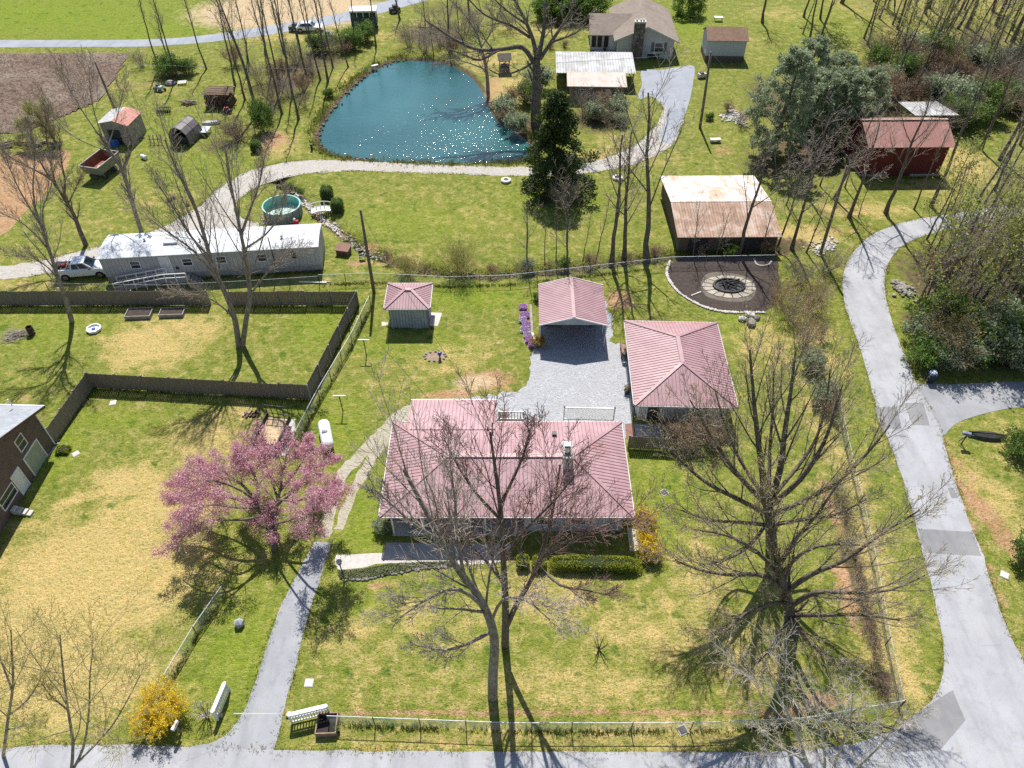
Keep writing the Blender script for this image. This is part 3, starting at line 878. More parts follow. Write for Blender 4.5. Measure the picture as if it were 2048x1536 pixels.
# ---- shared bare trees
VAR = {}
def var(key, *a, **k):
    bark = k.pop('bark', BARK_DARK); twig = k.pop('twig', TWIG_GREY)
    leaf = k.pop('leaf', None); per = k.pop('per', 0); ls = k.pop('lsize', 0.08); sp = k.pop('spread', 0.12)
    VAR[key] = (tree_meshes(key, plain_tree(*a, **k), bark, twig, leaf, per, ls, sp, seed=a[0]), a[1])

var('slim_a', 11, 18, 0.17, 0.8, n=(10, 6, 4), ang=(0.45, 0.6, 0.6), lo=(0.45, 0.2, 0.1), ratio=(0.26, 0.5, 0.5))
var('slim_b', 12, 19, 0.19, 0.8, n=(9, 6, 4), ang=(0.42, 0.55, 0.6), lo=(0.40, 0.2, 0.1), ratio=(0.30, 0.5, 0.5), lean=(0.05, 0))
var('slim_c', 13, 17, 0.15, 0.8, n=(12, 5, 4), ang=(0.5, 0.6, 0.6), lo=(0.38, 0.2, 0.1), ratio=(0.24, 0.5, 0.5), lean=(-0.04, 0.03))
var('broad_a', 21, 14, 0.24, 0.3, n=(9, 8, 6), ang=(0.75, 0.7, 0.7), lo=(0.22, 0.2, 0.1), ratio=(0.50, 0.48, 0.5), twig=TWIG_PALE)
var('broad_b', 22, 15, 0.26, 0.3, n=(8, 8, 6), ang=(0.65, 0.7, 0.7), lo=(0.28, 0.2, 0.1), ratio=(0.52, 0.5, 0.5), lean=(0.06, 0))
var('wiry_a', 31, 8, 0.09, 0.3, n=(9, 7, 5), ang=(0.7, 0.75, 0.75), lo=(0.15, 0.15, 0.1), ratio=(0.45, 0.5, 0.5), minr=0.008)
var('wiry_b', 32, 9, 0.11, 0.3, n=(9, 7, 5), ang=(0.8, 0.8, 0.8), lo=(0.2, 0.15, 0.1), ratio=(0.5, 0.5, 0.5), minr=0.008, twig=TWIG_PALE)
var('green_a', 41, 17, 0.15, 0.8, n=(11, 6, 4), ang=(0.5, 0.65, 0.7), lo=(0.3, 0.2, 0.1), ratio=(0.28, 0.5, 0.5), leaf=LEAF_BUDG, per=2, lsize=0.13, spread=0.25)
var('green_b', 42, 10, 0.10, 0.4, n=(11, 7, 4), ang=(0.7, 0.7, 0.7), lo=(0.15, 0.2, 0.1), ratio=(0.42, 0.5, 0.5), leaf=LEAF_BUDG, per=2, lsize=0.11, spread=0.2)

def bare(key, pxl, pyl, h, label, group=None, rz=None, name='bare_tree', lean=None):
    me, h0 = VAR[key]
    p = G(pxl, pyl)
    rz = random.Random(int(pxl * 7 + pyl * 13)).uniform(0, 6.28) if rz is None else rz
    t = place_tree(name, label, me, (p.x, p.y, -0.05), rz, h / h0, group)
    rl = random.Random(int(pxl * 3 + pyl * 11))
    t.rotation_euler = (rl.gauss(0, .05), rl.gauss(0, .06), rz)
    return t

def height_to(pxl, pyl, pytop):
    """height of an upright thing based at a pixel whose top reaches row pytop"""
    return PV(pxl, pytop, G(pxl, pyl).y).z

# ---- shrubs
def shrub_meshes(key, seed, h, w, stems=26, n=(5, 4), twig=TWIG_GREY, leaf=None, per=3, lsize=0.06, spread=0.08, minr=0.006, droop=0.02, r0=0.02):
    P = Plant(seed, n, (0.5, 0.5), (0.6, 0.7), [5, 3, 2], [0.16, 0.2, 0.25], [droop, 0.02, 0.0], [0.6, 0.6], 2, 0.25, minr)
    rd = P.r
    for i in range(stems):
        az = rd.uniform(0, 6.28)
        tilt = rd.uniform(0.0, 1.0) ** 0.7
        d = vnorm((math.cos(az) * tilt * w / h * 0.9, math.sin(az) * tilt * w / h * 0.9, 1.0))
        L = h * rd.uniform(0.75, 1.1) * math.sqrt(1 + (tilt * w / h * .45) ** 2)
        pts, rad = P.walk((rd.uniform(-.1, .1) * w, rd.uniform(-.1, .1) * w, -0.05), d, L, r0, 0)
        P.branch(pts, rad, 0, L)
    res = {}
    v, f = tubes([p for p in P.paths], [3, 3, 3])
    res['trunk'] = arr_mesh(key + '_stems', v, f, twig, True)
    if leaf:
        rng = np.random.default_rng(seed)
        C = leaf_points(P.ends, per, spread, rng)
        v, f = quads(C, lsize, rng)
        res['leaves'] = arr_mesh(key + '_leaves', v, f, leaf)
    return res

def place_shrub(name, label, meshes, loc, rz=0, sc=1.0, group=None, cat='shrub', leafname='leaves'):
    t = thing(name, label, cat, loc, rz, group)
    t.scale = (sc, sc, sc) if not hasattr(sc, '__len__') else sc
    link('stems', meshes['trunk'], t)
    if 'leaves' in meshes: link(leafname, meshes['leaves'], t)
    return t

def clump_points(rng, n_clump, per, rad, shape, spread):
    """leaf centres gathered in clumps through a crown; shape(u) maps random unit points to crown"""
    c = shape(rng, n_clump)
    C = np.repeat(c, per, axis=0)
    o = rng.normal(size=C.shape)
    o /= np.linalg.norm(o, axis=1, keepdims=True) + 1e-9
    o *= rng.random((len(C), 1)) ** 0.4 * rad
    o[:, 2] *= 0.75
    return C + o * spread

def evergreen(key, seed, h, w, kind='cone', clumps=150, per=60, crad=0.7, lsize=0.16, leaf=LEAF_DARK, base=0.06):
    rng = np.random.default_rng(seed)
    def shape(r, n):
        z = r.random(n) ** (1.35 if kind == 'cone' else 0.9)
        if kind == 'cone': prof = np.clip(1.06 - z, 0, 1) ** 0.55 * (0.78 + 0.3 * np.sin(z * 17 + 1.3))
        else: prof = np.sqrt(np.clip(1 - (z * 1.9 - 0.85) ** 2 * 0.9, 0.04, 1))
        a = r.random(n) * 2 * math.pi
        lobes = 1 + 0.22 * np.sin(a * 3 + seed) + 0.12 * np.sin(a * 7 + z * 9)
        q = (0.35 + 0.65 * r.random(n) ** 0.5) * prof * w / 2 * lobes
        return np.stack([np.cos(a) * q, np.sin(a) * q, h * (base + (1 - base) * z)], 1)
    C = clump_points(rng, clumps, per, crad, shape, 1.0)
    C[:, 2] = np.maximum(C[:, 2], 0.05)
    v, f = quads(C, lsize, rng)
    P = Plant(seed, (16,), (0.3,), (1.1,), [8, 3], [0.03, 0.1], [0, 0.05], [0.35], 1, 0.15, 0.015)
    pts, rad = trunk_path(P.r, h * 0.95, 0.028 * h)
    P.branch(pts, rad, 0, h)
    tv, tf = tubes(P.paths, [8, 4])
    return {'trunk': arr_mesh(key + '_trunk', tv, tf, BARK_DARK, True), 'crown': arr_mesh(key + '_crown', v, f, leaf)}

def mound(key, seed, w, d, h, leaf, n=1500, lsize=0.06, core=None):
    """leafy cushion: leaves over and inside a rounded body"""
    rng = np.random.default_rng(seed)
    u = rng.normal(size=(n, 3))
    u[:, 2] = np.abs(u[:, 2])
    u /= np.linalg.norm(u, axis=1, keepdims=True)
    e = 0.55
    u = np.sign(u) * np.abs(u) ** e
    q = rng.uniform(0.82, 1.04, size=(n, 1))
    C = u * q * np.array([w / 2, d / 2, h]) / np.maximum(1, np.abs(u).max(1, keepdims=True))
    C[:, 2] = np.maximum(C[:, 2], 0.02)
    v, f = quads(C, lsize, rng)
    return arr_mesh(key, v, f, leaf)

# ================================================================ the large trees, limb by limb from the survey
HERO_R = 0.8
def hero(name, label, base, limbs, prm, bark, twig, leaf=None, per=0, lsize=0.07, spread=0.1, seed=1, leafname='leaves', split=1, back=0.0):
    """limbs: list of (radius0, radius1, [(px, py, dy), ...]) traced on an upright plane through the base, dy pushes a point away from the camera"""
    b = G(*base)
    P = Plant(seed, *prm)
    for r0, r1, pts in limbs:
        w = []
        for q in pts:
            p = PV(q[0], q[1], b.y + (q[2] if len(q) > 2 else 0.0) + back * max(0.0, base[1] - 25 - q[1]))
            w.append((p.x - b.x, p.y - b.y, p.z))
        if w[0][2] < 0.6: w[0] = (w[0][0], w[0][1], -0.15)
        ws = smooth(w, 3, False)
        m = len(ws) - 1
        jit = [tuple(v) for v in ws]
        rad = [(r0 + (r1 - r0) * (i / m)) * HERO_R for i in range(m + 1)]
        L = sum(math.dist(a, c) for a, c in zip(jit[:-1], jit[1:]))
        P.branch(jit, rad, 0, L)
    me = tree_meshes(name, P, bark, twig, leaf, per, lsize, spread, seed, split)
    return place_tree(name, label, me, (b.x, b.y, 0), leafname=leafname)

# front maple
mp = [(12, 9, 7, 5), (0.40, 0.52, 0.52, 0.5), (0.50, 0.60, 0.65, 0.7), [8, 5, 4, 2, 2], [0.05, 0.09, 0.14, 0.2, 0.25], [0, 0.09, 0.06, 0.03, 0.02], [0.36, 0.5, 0.55, 0.6], 3, (0.30, 0.2, 0.12), 0.010]
hero('maple_tree', 'bare maple with pale left-leaning trunk nearest the front fence', (985, 1394), [
    (0.40, 0.10, [(985, 1394), (986, 1345), (989, 1290), (980, 1240), (952, 1185, .2), (917, 1140, .5), (878, 1072, 1.2), (840, 1000, 2), (808, 940, 2.6)]),
    (0.15, 0.04, [(966, 1212, .1), (920, 1180, -.6), (870, 1190, -1.2), (800, 1235, -1.6)]),
    (0.14, 0.04, [(984, 1262), (940, 1285, -.8), (890, 1300, -1.6), (830, 1290, -2)]),
    (0.13, 0.04, [(930, 1160, .4), (915, 1080, .8), (910, 1000, 1.4), (900, 930, 2)]),
    (0.12, 0.03, [(880, 1080, 1.1), (830, 1050, .8), (785, 1010, 1), (750, 980, 1.2)]),
    (0.12, 0.03, [(982, 1245, .1), (1005, 1200, -.8), (1050, 1200, -1.4), (1100, 1240, -1.8)]),
], mp, BARK_GREY, TWIG_PALE, seed=5)
hero('maple_tree', 'dark upright forked maple just behind the pale leaning maple', (1010, 1290), [
    (0.33, 0.07, [(1010, 1290), (1011, 1240), (1010, 1180), (1006, 1110, .2), (1002, 1030, .6), (992, 950, 1.2), (980, 865, 1.8)]),
    (0.24, 0.05, [(1014, 1250), (1035, 1205, .1), (1062, 1160, .2), (1088, 1090, .6), (1108, 1010, 1.2), (1120, 930, 1.8)]),
    (0.15, 0.04, [(1064, 1158, .2), (1085, 1115, -.4), (1130, 1085, -.8), (1200, 1055, -1), (1255, 1035, -.8)]),
    (0.13, 0.04, [(1008, 1120, .2), (1050, 1060, 0), (1110, 1000, .4), (1150, 950, .8)]),
    (0.13, 0.03, [(1003, 1040, .6), (955, 990, .4), (915, 930, .8), (890, 880, 1)]),
    (0.12, 0.03, [(1000, 1010, .8), (1030, 950, 1), (1050, 900, 1.4), (1060, 860, 1.8)]),
    (0.12, 0.03, [(1009, 1170, .1), (970, 1120, -.6), (930, 1080, -.8), (880, 1040, -.6)]),
    (0.12, 0.03, [(1075, 1130, .4), (1120, 1170, -1.2), (1170, 1180, -2), (1215, 1190, -2.2)]),
], mp, BARK_DARK, TWIG_RED, seed=6)

# great oak at the right front
op = [(11, 7, 6, 4), (0.48, 0.52, 0.5, 0.5), (0.38, 0.55, 0.65, 0.7), [8, 5, 4, 2, 2], [0.05, 0.08, 0.14, 0.2, 0.25], [0, 0.12, 0.07, 0.03, 0.02], [0.38, 0.48, 0.55, 0.6], 3, (0.18, 0.2, 0.12), 0.010]
hero('oak_tree', 'tall bare spreading oak on the lawn between the garage and the hedge strip', (1545, 1098), [
    (0.55, 0.30, [(1545, 1098), (1542, 1060), (1538, 1020), (1536, 990, .2)]),
    (0.32, 0.06, [(1536, 1000, .1), (1524, 940, .4), (1514, 860, .8), (1506, 780, 1.2), (1500, 700, 1.6)]),
    (0.32, 0.06, [(1540, 1000, .1), (1560, 940, .3), (1570, 860, .6), (1582, 780, 1), (1592, 695, 1.4)]),
    (0.26, 0.05, [(1534, 1010), (1490, 965, -.2), (1450, 915, .2), (1415, 860, .6), (1380, 800, 1)]),
    (0.26, 0.05, [(1542, 1010), (1600, 960, -.2), (1640, 900, .2), (1665, 840, .6), (1685, 770, 1)]),
    (0.24, 0.05, [(1536, 1030), (1480, 1000, -.8), (1420, 970, -1), (1370, 930, -.6), (1335, 890, 0)]),
    (0.24, 0.05, [(1544, 1030), (1610, 1000, -.8), (1680, 960, -1), (1740, 900, -.6), (1780, 850, 0)]),
    (0.20, 0.05, [(1538, 1050), (1480, 1045, -1.6), (1420, 1040, -2.4), (1360, 1020, -2.4)]),
    (0.20, 0.05, [(1546, 1050), (1600, 1040, -1.8), (1670, 1030, -2.6), (1730, 1000, -2.6)]),
    (0.18, 0.05, [(1538, 1040), (1500, 1090, -2.4), (1450, 1120, -4), (1400, 1130, -4.6)]),
    (0.18, 0.05, [(1534, 1005), (1480, 920, 2), (1450, 850, 3), (1430, 780, 3.6)]),
    (0.18, 0.05, [(1540, 1000), (1620, 900, 2.4), (1650, 820, 3.2), (1660, 740, 3.8)]),
    (0.18, 0.05, [(1538, 990), (1540, 900, 2.4), (1545, 820, 3.4), (1548, 740, 4)]),
], op, BARK_DARK, TWIG_GREY, LEAF_BUD, 1, 0.03, 0.06, seed=8)
hero('oak_tree', 'shaggy dark-trunked bare oak near the lower end of the brown hedge strip', (1586, 1264), [
    (0.55, 0.28, [(1586, 1264), (1580, 1230), (1572, 1190), (1560, 1150), (1556, 1120)]),
    (0.24, 0.05, [(1558, 1130), (1546, 1080, .4), (1530, 1020, .8), (1520, 950, 1.2)]),
    (0.22, 0.05, [(1558, 1130), (1590, 1080, .2), (1640, 1020, .4), (1680, 960, .8)]),
    (0.24, 0.05, [(1570, 1185), (1620, 1150, -.4), (1690, 1120, -.6), (1760, 1070, -.4), (1840, 1020, 0)]),
    (0.24, 0.05, [(1578, 1215), (1630, 1185, -.6), (1700, 1185, -1), (1780, 1180, -1), (1850, 1150, -.8)]),
    (0.22, 0.05, [(1582, 1230), (1640, 1230, -1.2), (1720, 1230, -2), (1800, 1240, -2.2)]),
    (0.20, 0.05, [(1568, 1180), (1520, 1150, -.6), (1460, 1150, -1.2), (1400, 1140, -1.4), (1350, 1120, -1.2)]),
    (0.20, 0.05, [(1574, 1205), (1530, 1210, -1.4), (1470, 1240, -2.4), (1420, 1270, -3)]),
    (0.18, 0.05, [(1580, 1230), (1560, 1270, -2), (1530, 1310, -3.4), (1500, 1340, -4)]),
    (0.18, 0.05, [(1582, 1230), (1610, 1270, -2), (1650, 1310, -3.4), (1690, 1330, -4)]),
    (0.18, 0.05, [(1560, 1150), (1510, 1100, .2), (1450, 1070, .2), (1390, 1060, .4)]),
    (0.16, 0.05, [(1562, 1150), (1600, 1110, -1), (1650, 1090, -1.6), (1720, 1090, -1.8)]),
], op, BARK_DARK, TWIG_GREY, LEAF_BUD, 1, 0.04, 0.08, seed=9)

# redbud in bloom
rp_ = [(10, 8, 6), (0.40, 0.55, 0.55), (0.7, 0.75, 0.8), [8, 5, 3, 2], [0.06, 0.16, 0.22, 0.25], [0, 0.02, 0.02, 0.0], [0.4, 0.5, 0.55], 3, (0.28, 0.15, 0.1), 0.009]
hero('redbud_tree', 'redbud tree covered in pink blossom beside the driveway', (548, 1098), [
    (0.32, 0.20, [(548, 1098), (550, 1080), (545, 1058), (530, 1030, .2), (515, 1008, .4)]),
    (0.17, 0.04, [(520, 1015, .4), (480, 1000, .4), (440, 990, .6), (400, 990, 1), (360, 1000, 1)]),
    (0.17, 0.04, [(516, 1010, .4), (490, 975, 1), (450, 945, 1.6), (405, 930, 2)]),
    (0.17, 0.04, [(517, 1010, .4), (515, 970, .8), (500, 935, 1.4), (475, 905, 2)]),
    (0.19, 0.04, [(545, 1060, 0), (552, 1020, .3), (560, 980, .8), (568, 935, 1.4), (575, 895, 2)]),
    (0.15, 0.04, [(553, 1010, .4), (590, 980, .4), (620, 945, .8), (648, 925, 1.2)]),
    (0.13, 0.04, [(530, 1032, .2), (480, 1040, -.6), (430, 1040, -1), (385, 1055, -1), (355, 1090, -1)]),
    (0.12, 0.04, [(556, 1000, .6), (600, 1000, -.6), (635, 985, -1), (660, 980, -1)]),
    (0.12, 0.04, [(520, 1015, .4), (470, 1015, -.6), (420, 1010, -1.2), (370, 1030, -1.4)]),
    (0.12, 0.04, [(512, 1000, .5), (460, 970, 0), (410, 960, .4), (365, 965, .8)]),
    (0.12, 0.04, [(556, 1000, .5), (540, 950, 2), (525, 915, 3), (520, 885, 3.4)]),
    (0.12, 0.04, [(558, 985, .8), (590, 945, 1.8), (610, 915, 2.6), (618, 890, 3)]),
    (0.10, 0.03, [(545, 1050, 0), (580, 1040, -1.2), (610, 1030, -1.8), (640, 1010, -2)]),
], rp_, BARK_DARK, TWIG_RED, LEAF_PINK, 5, 0.055, 0.13, seed=14, leafname='blossom', back=0.016)

# tall double tree in the fenced yard
yp = [(14, 8, 6), (0.42, 0.5, 0.5), (0.42, 0.55, 0.65), [8, 5, 3, 2], [0.05, 0.08, 0.15, 0.22], [0, 0.10, 0.06, 0.02], [0.42, 0.5, 0.55], 3, (0.30, 0.2, 0.1), 0.010]
hero('poplar_tree', 'tall bare twin-trunked tree in the board-fenced back yard', (480, 692), [
    (0.34, 0.07, [(477, 692), (470, 640), (452, 590), (425, 530, .4), (408, 470, .8), (385, 400, 1.4), (350, 330, 2), (330, 280, 2.4)]),
    (0.32, 0.07, [(484, 692), (492, 640), (500, 590), (492, 520, .3), (478, 450, .6), (462, 370, 1.2), (450, 290, 1.8)]),
    (0.16, 0.04, [(482, 470, .6), (500, 420, .6), (518, 370, .8), (530, 310, 1)]),
    (0.16, 0.04, [(450, 585, 0), (420, 540, -.5), (385, 500, -.6), (330, 460, -.4), (290, 430, 0)]),
    (0.14, 0.04, [(424, 520, .4), (380, 470, .4), (350, 420, .8), (310, 360, 1.2)]),
    (0.14, 0.04, [(500, 590, 0), (530, 550, -.3), (560, 520, -.4), (600, 500, -.4)]),
    (0.12, 0.03, [(485, 500, .3), (530, 470, .2), (560, 430, .4), (570, 390, .6)]),
    (0.12, 0.03, [(470, 640), (440, 610, -.8), (400, 590, -1.2), (350, 590, -1.2)]),
], yp, BARK_GREY, TWIG_GREY, seed=21)

# tree at the left of the fenced yard
hero('bare_tree', 'bare tree standing alone at the left of the fenced yard', (143, 643), [
    (0.30, 0.10, [(143, 643), (132, 600), (118, 560), (100, 505, .2), (82, 450, .5), (66, 405, .8)]),
    (0.10, 0.03, [(84, 455, .5), (50, 400, .6), (25, 350, 1), (5, 290, 1.2)]),
    (0.10, 0.03, [(70, 415, .8), (66, 370, 1), (70, 320, 1.2), (60, 270, 1.4)]),
    (0.09, 0.03, [(90, 475, .4), (85, 420, .2), (100, 380, .4), (110, 330, .6)]),
    (0.09, 0.03, [(98, 500, .2), (50, 450, -.4), (0, 425, -.4), (-50, 400, 0)]),
    (0.08, 0.03, [(118, 560), (90, 530, -.6), (60, 515, -.8), (25, 510, -.8)]),
], yp, BARK_GREY, TWIG_GREY, seed=22)
hero('bare_tree', 'dark bare tree leaning over the grass behind the white pickup', (172, 490), [
    (0.34, 0.13, [(172, 490), (160, 462), (148, 430), (130, 400), (112, 370, .2)]),
    (0.16, 0.03, [(114, 375, .2), (90, 340, .4), (70, 300, .8), (60, 260, 1.2)]),
    (0.15, 0.03, [(128, 398), (130, 360, .2), (122, 320, .6), (118, 270, 1)]),
    (0.14, 0.03, [(108, 362, .2), (70, 340, 0), (30, 320, .2), (-10, 290, .4)]),
    (0.10, 0.03, [(135, 410), (150, 380, -.4), (165, 350, -.4)]),
    (0.10, 0.03, [(112, 370), (100, 320, .6), (92, 270, 1), (95, 230, 1.2)]),
], yp, BARK_DARK, TWIG_BROWN, seed=23)
hero('bare_tree', 'lopped bare tree with a sawn stub behind the trailer home', (283, 464), [
    (0.30, 0.20, [(283, 464), (272, 430), (262, 395), (250, 355), (240, 330)]),
    (0.20, 0.17, [(246, 345), (252, 325), (258, 312, -.1)]),
    (0.20, 0.08, [(240, 330), (225, 308), (212, 292, .2), (200, 270, .4)]),
    (0.09, 0.02, [(205, 280, .3), (170, 230, .6), (140, 180, 1), (120, 140, 1.4)]),
    (0.08, 0.02, [(210, 290, .2), (190, 230, .4), (180, 180, .8), (178, 130, 1)]),
    (0.08, 0.02, [(215, 295, .2), (230, 250, .2), (240, 210, .4), (250, 170, .6)]),
    (0.06, 0.02, [(258, 314, -.1), (256, 290), (254, 260, .2)]),
    (0.06, 0.02, [(256, 316, -.1), (268, 290, .2), (272, 262, .2)]),
    (0.08, 0.02, [(222, 305, .2), (160, 280, 0), (120, 250, .2), (90, 200, .6)]),
], yp, BARK_GREY, TWIG_GREY, seed=24)

# great bare oak at the pond
pp = [(10, 8, 7, 4), (0.34, 0.5, 0.5, 0.5), (0.62, 0.7, 0.7, 0.7), [8, 5, 3, 2, 2], [0.06, 0.16, 0.2, 0.24, 0.25], [0, 0.05, 0.03, 0.02, 0.02], [0.42, 0.5, 0.55, 0.6], 3, (0.25, 0.2, 0.1), 0.012]
hero('oak_tree', 'massive bare oak with wide crooked limbs at the right end of the pond', (1072, 250), [
    (0.95, 0.55, [(1072, 250), (1072, 200), (1074, 150), (1072, 115)]),
    (0.42, 0.10, [(1068, 125), (1045, 95, .5), (1005, 98, .5), (960, 100, 0), (920, 85, 0), (880, 60, .5), (850, 40, 1)]),
    (0.40, 0.10, [(1074, 120), (1066, 80, .6), (1050, 40, 1.2), (1030, 0, 2), (1010, -50, 3)]),
    (0.42, 0.10, [(1076, 118), (1085, 75, .6), (1090, 30, 1.2), (1095, -30, 2)]),
    (0.34, 0.10, [(1080, 118), (1105, 80, .2), (1125, 50, .6), (1145, 15, 1.2), (1165, -30, 2)]),
    (0.24, 0.08, [(1060, 75, .8), (1020, 50, .4), (970, 30, .6), (930, -10, 1.2)]),
    (0.22, 0.07, [(1000, 98, .5), (960, 120, -1), (930, 110, -2), (890, 95, -2.6)]),
    (0.20, 0.06, [(1100, 85, .2), (1130, 75, -1), (1160, 60, -1.6), (1180, 30, -1.8)]),
    (0.20, 0.06, [(1066, 125), (1040, 140, -1.6), (1005, 150, -2.6), (980, 140, -3)]),
    (0.18, 0.06, [(1055, 50, 1), (1000, 10, 2), (960, -40, 3)]),
], pp, BARK_DARK, TWIG_GREY, seed=31)
hero('bare_tree', 'slanting bare tree rooted on the right bank of the pond', (976, 183), [
    (0.36, 0.12, [(976, 183), (974, 150), (968, 115), (960, 85), (950, 55, .4)]),
    (0.16, 0.04, [(967, 110), (930, 85, -.5), (890, 75, -1), (850, 60, -1)]),
    (0.16, 0.04, [(955, 70, .3), (930, 30, .6), (900, 0, 1)]),
    (0.14, 0.04, [(962, 95), (985, 60, .3), (1000, 20, .6)]),
    (0.12, 0.04, [(972, 140), (935, 125, -1), (900, 120, -2), (870, 140, -2.4)]),
], pp, BARK_GREY, TWIG_GREY, seed=32)
# tree mound at the left edge by the field
hero('bare_tree', 'leaning bushy tree on the grass strip below the ploughed field', (112, 290), [
    (0.22, 0.10, [(114, 292), (106, 276), (96, 262), (84, 250)]),
    (0.10, 0.03, [(86, 252), (62, 244), (45, 250, -.4)]),
    (0.10, 0.03, [(86, 252), (72, 228), (60, 215, .4)]),
    (0.10, 0.03, [(92, 258), (90, 232, .2), (88, 210, .4)]),
    (0.08, 0.03, [(84, 250), (58, 262, -.8), (45, 280, -1)]),
], [(12, 9, 7), (0.6, 0.55, 0.5), (0.75, 0.8, 0.8), [6, 5, 3, 2], [0.06, 0.16, 0.2, 0.24], [0, 0.03, 0.02, 0.02], [0.42, 0.5, 0.55], 3, (0.15, 0.1, 0.1), 0.009], BARK_DARK, TWIG_BROWN, LEAF_BUDG, 2, 0.05, 0.12, seed=33)

# budding trees in the near left corner
np_ = [(10, 8, 6), (0.34, 0.5, 0.5), (0.6, 0.7, 0.7), [7, 5, 3, 2], [0.07, 0.15, 0.2, 0.24], [0, 0.06, 0.04, 0.02], [0.42, 0.5, 0.55], 3, (0.25, 0.2, 0.1), 0.007]
hero('budding_tree', 'slim tree with yellow buds at the left edge of the picture by the road', (4, 1512), [
    (0.12, 0.03, [(4, 1512), (16, 1440), (26, 1370, .2), (24, 1310, .4), (22, 1260, .6)]),
    (0.08, 0.02, [(18, 1430), (55, 1400), (85, 1350, .2), (110, 1300, .4)]),
    (0.07, 0.02, [(24, 1380, .2), (5, 1330, .2), (-20, 1280, .4)]),
    (0.06, 0.02, [(12, 1460), (50, 1450, -.3), (80, 1440, -.4)]),
], np_, BARK_GREY, TWIG_YELLOW, LEAF_BUD, 1, 0.03, 0.05, seed=41)
hero('budding_tree', 'forked tree with pale yellow buds rising from the near road verge', (140, 1560), [
    (0.12, 0.03, [(138, 1560), (146, 1490), (136, 1420, .2), (126, 1340, .4), (120, 1270, .8)]),
    (0.10, 0.02, [(146, 1540), (168, 1490), (178, 1420, .2), (180, 1350, .4), (186, 1300, .6)]),
    (0.08, 0.02, [(150, 1530), (190, 1490, -.2), (225, 1450, -.2), (255, 1400, 0), (280, 1350, .2)]),
    (0.06, 0.02, [(136, 1420, .2), (100, 1390, .1), (80, 1360, .2)]),
], np_, BARK_GREY, TWIG_YELLOW, LEAF_BUD, 1, 0.03, 0.05, seed=42)
hero('pale_tree', 'small whitish bare tree overhanging the road at the bottom right', (1640, 1590), [
    (0.14, 0.04, [(1640, 1590), (1612, 1520), (1588, 1450, .2), (1560, 1400, .4), (1540, 1360, .6)]),
    (0.12, 0.03, [(1644, 1590), (1650, 1520), (1640, 1450, .2), (1625, 1390, .5)]),
    (0.11, 0.03, [(1650, 1580), (1680, 1500), (1700, 1440, .2), (1705, 1385, .4)]),
    (0.10, 0.03, [(1660, 1580), (1720, 1530), (1770, 1480), (1800, 1430)]),
    (0.09, 0.03, [(1612, 1520), (1570, 1500), (1530, 1470), (1500, 1430)]),
], np_, BARK_WHITE, BARK_WHITE, LEAF_BUD, 1, 0.02, 0.04, seed=43)
# ---------------------------------------------------------------- buildings
def roofmetal(name, a, b, rough=0.42):
    t = NT(name)
    co = t.objco()
    c = t.mix(t.ramp(t.noise(co, 0.7, 4, 0.6), 0.3, 0.7), a, b)
    st = t.noise(t.scale(co, (6, 6, 0.4)), 1.5, 4, 0.7)
    c = t.mix(t.math('MULTIPLY', t.ramp(st, 0.5, 0.8), 0.3), c, tuple(min(1, x * 1.3) for x in a))
    r = t.math('ADD', rough, t.math('MULTIPLY', t.noise(co, 2.0, 3), 0.2))
    pan = t.noise(t.scale(co, (0.9, 0.9, 0.05)), 1.1, 1, 0.5)
    c = t.mix(t.math('MULTIPLY', t.ramp(pan, 0.45, 0.62), 0.28), c, tuple(x * 0.78 for x in a))
    blot = t.noise(co, 0.33, 4, 0.65)
    c = t.mix(t.math('MULTIPLY', t.ramp(blot, 0.52, 0.68), 0.5), c, (a[0] * 0.95, a[1] * 0.72, a[2] * 0.62))
    return t.done(c, r, 0.0, 0.5)

MAT_ROOF = roofmetal('faded_red_metal', (0.335, 0.195, 0.212), (0.385, 0.245, 0.258))
MAT_CAP = roofmetal('red_ridge_cap', (0.30, 0.168, 0.182), (0.35, 0.212, 0.225))
MAT_WHITE = M('white_paint', (0.74, 0.74, 0.73), (0.62, 0.62, 0.60), 0.6, 1.2)
MAT_TRIM = M('white_trim', (0.78, 0.78, 0.78), (0.70, 0.70, 0.69), 0.5, 2)
MAT_GLASS = NT('window_glass').done((0.02, 0.026, 0.032), 0.08, 0, 0.6)
MAT_DARK = M('dark_metal', (0.03, 0.03, 0.033), (0.05, 0.05, 0.052), 0.55, 3)
MAT_STEEL = M('galvanised_steel', (0.42, 0.43, 0.44), (0.34, 0.35, 0.36), 0.4, 2, metal=0.6)
MAT_GSTEEL = M('grey_steel_siding', (0.34, 0.385, 0.42), (0.29, 0.33, 0.365), 0.5, 1)
MAT_WOOD = M('old_wood', (0.26, 0.19, 0.13), (0.17, 0.12, 0.085), 0.9, 3, stretch=(8, 8, 1))
MAT_GREYWOOD = M('weathered_boards', (0.27, 0.225, 0.18), (0.165, 0.135, 0.105), 0.92, 2, stretch=(6, 6, 0.6), bump=0.3)
MAT_GREYWOODT = M('bleached_board_tops', (0.33, 0.31, 0.28), (0.24, 0.22, 0.195), 0.92, 3)
MAT_BLACKISH = M('dark_interior', (0.03, 0.028, 0.026), (0.045, 0.042, 0.04), 0.9, 2)

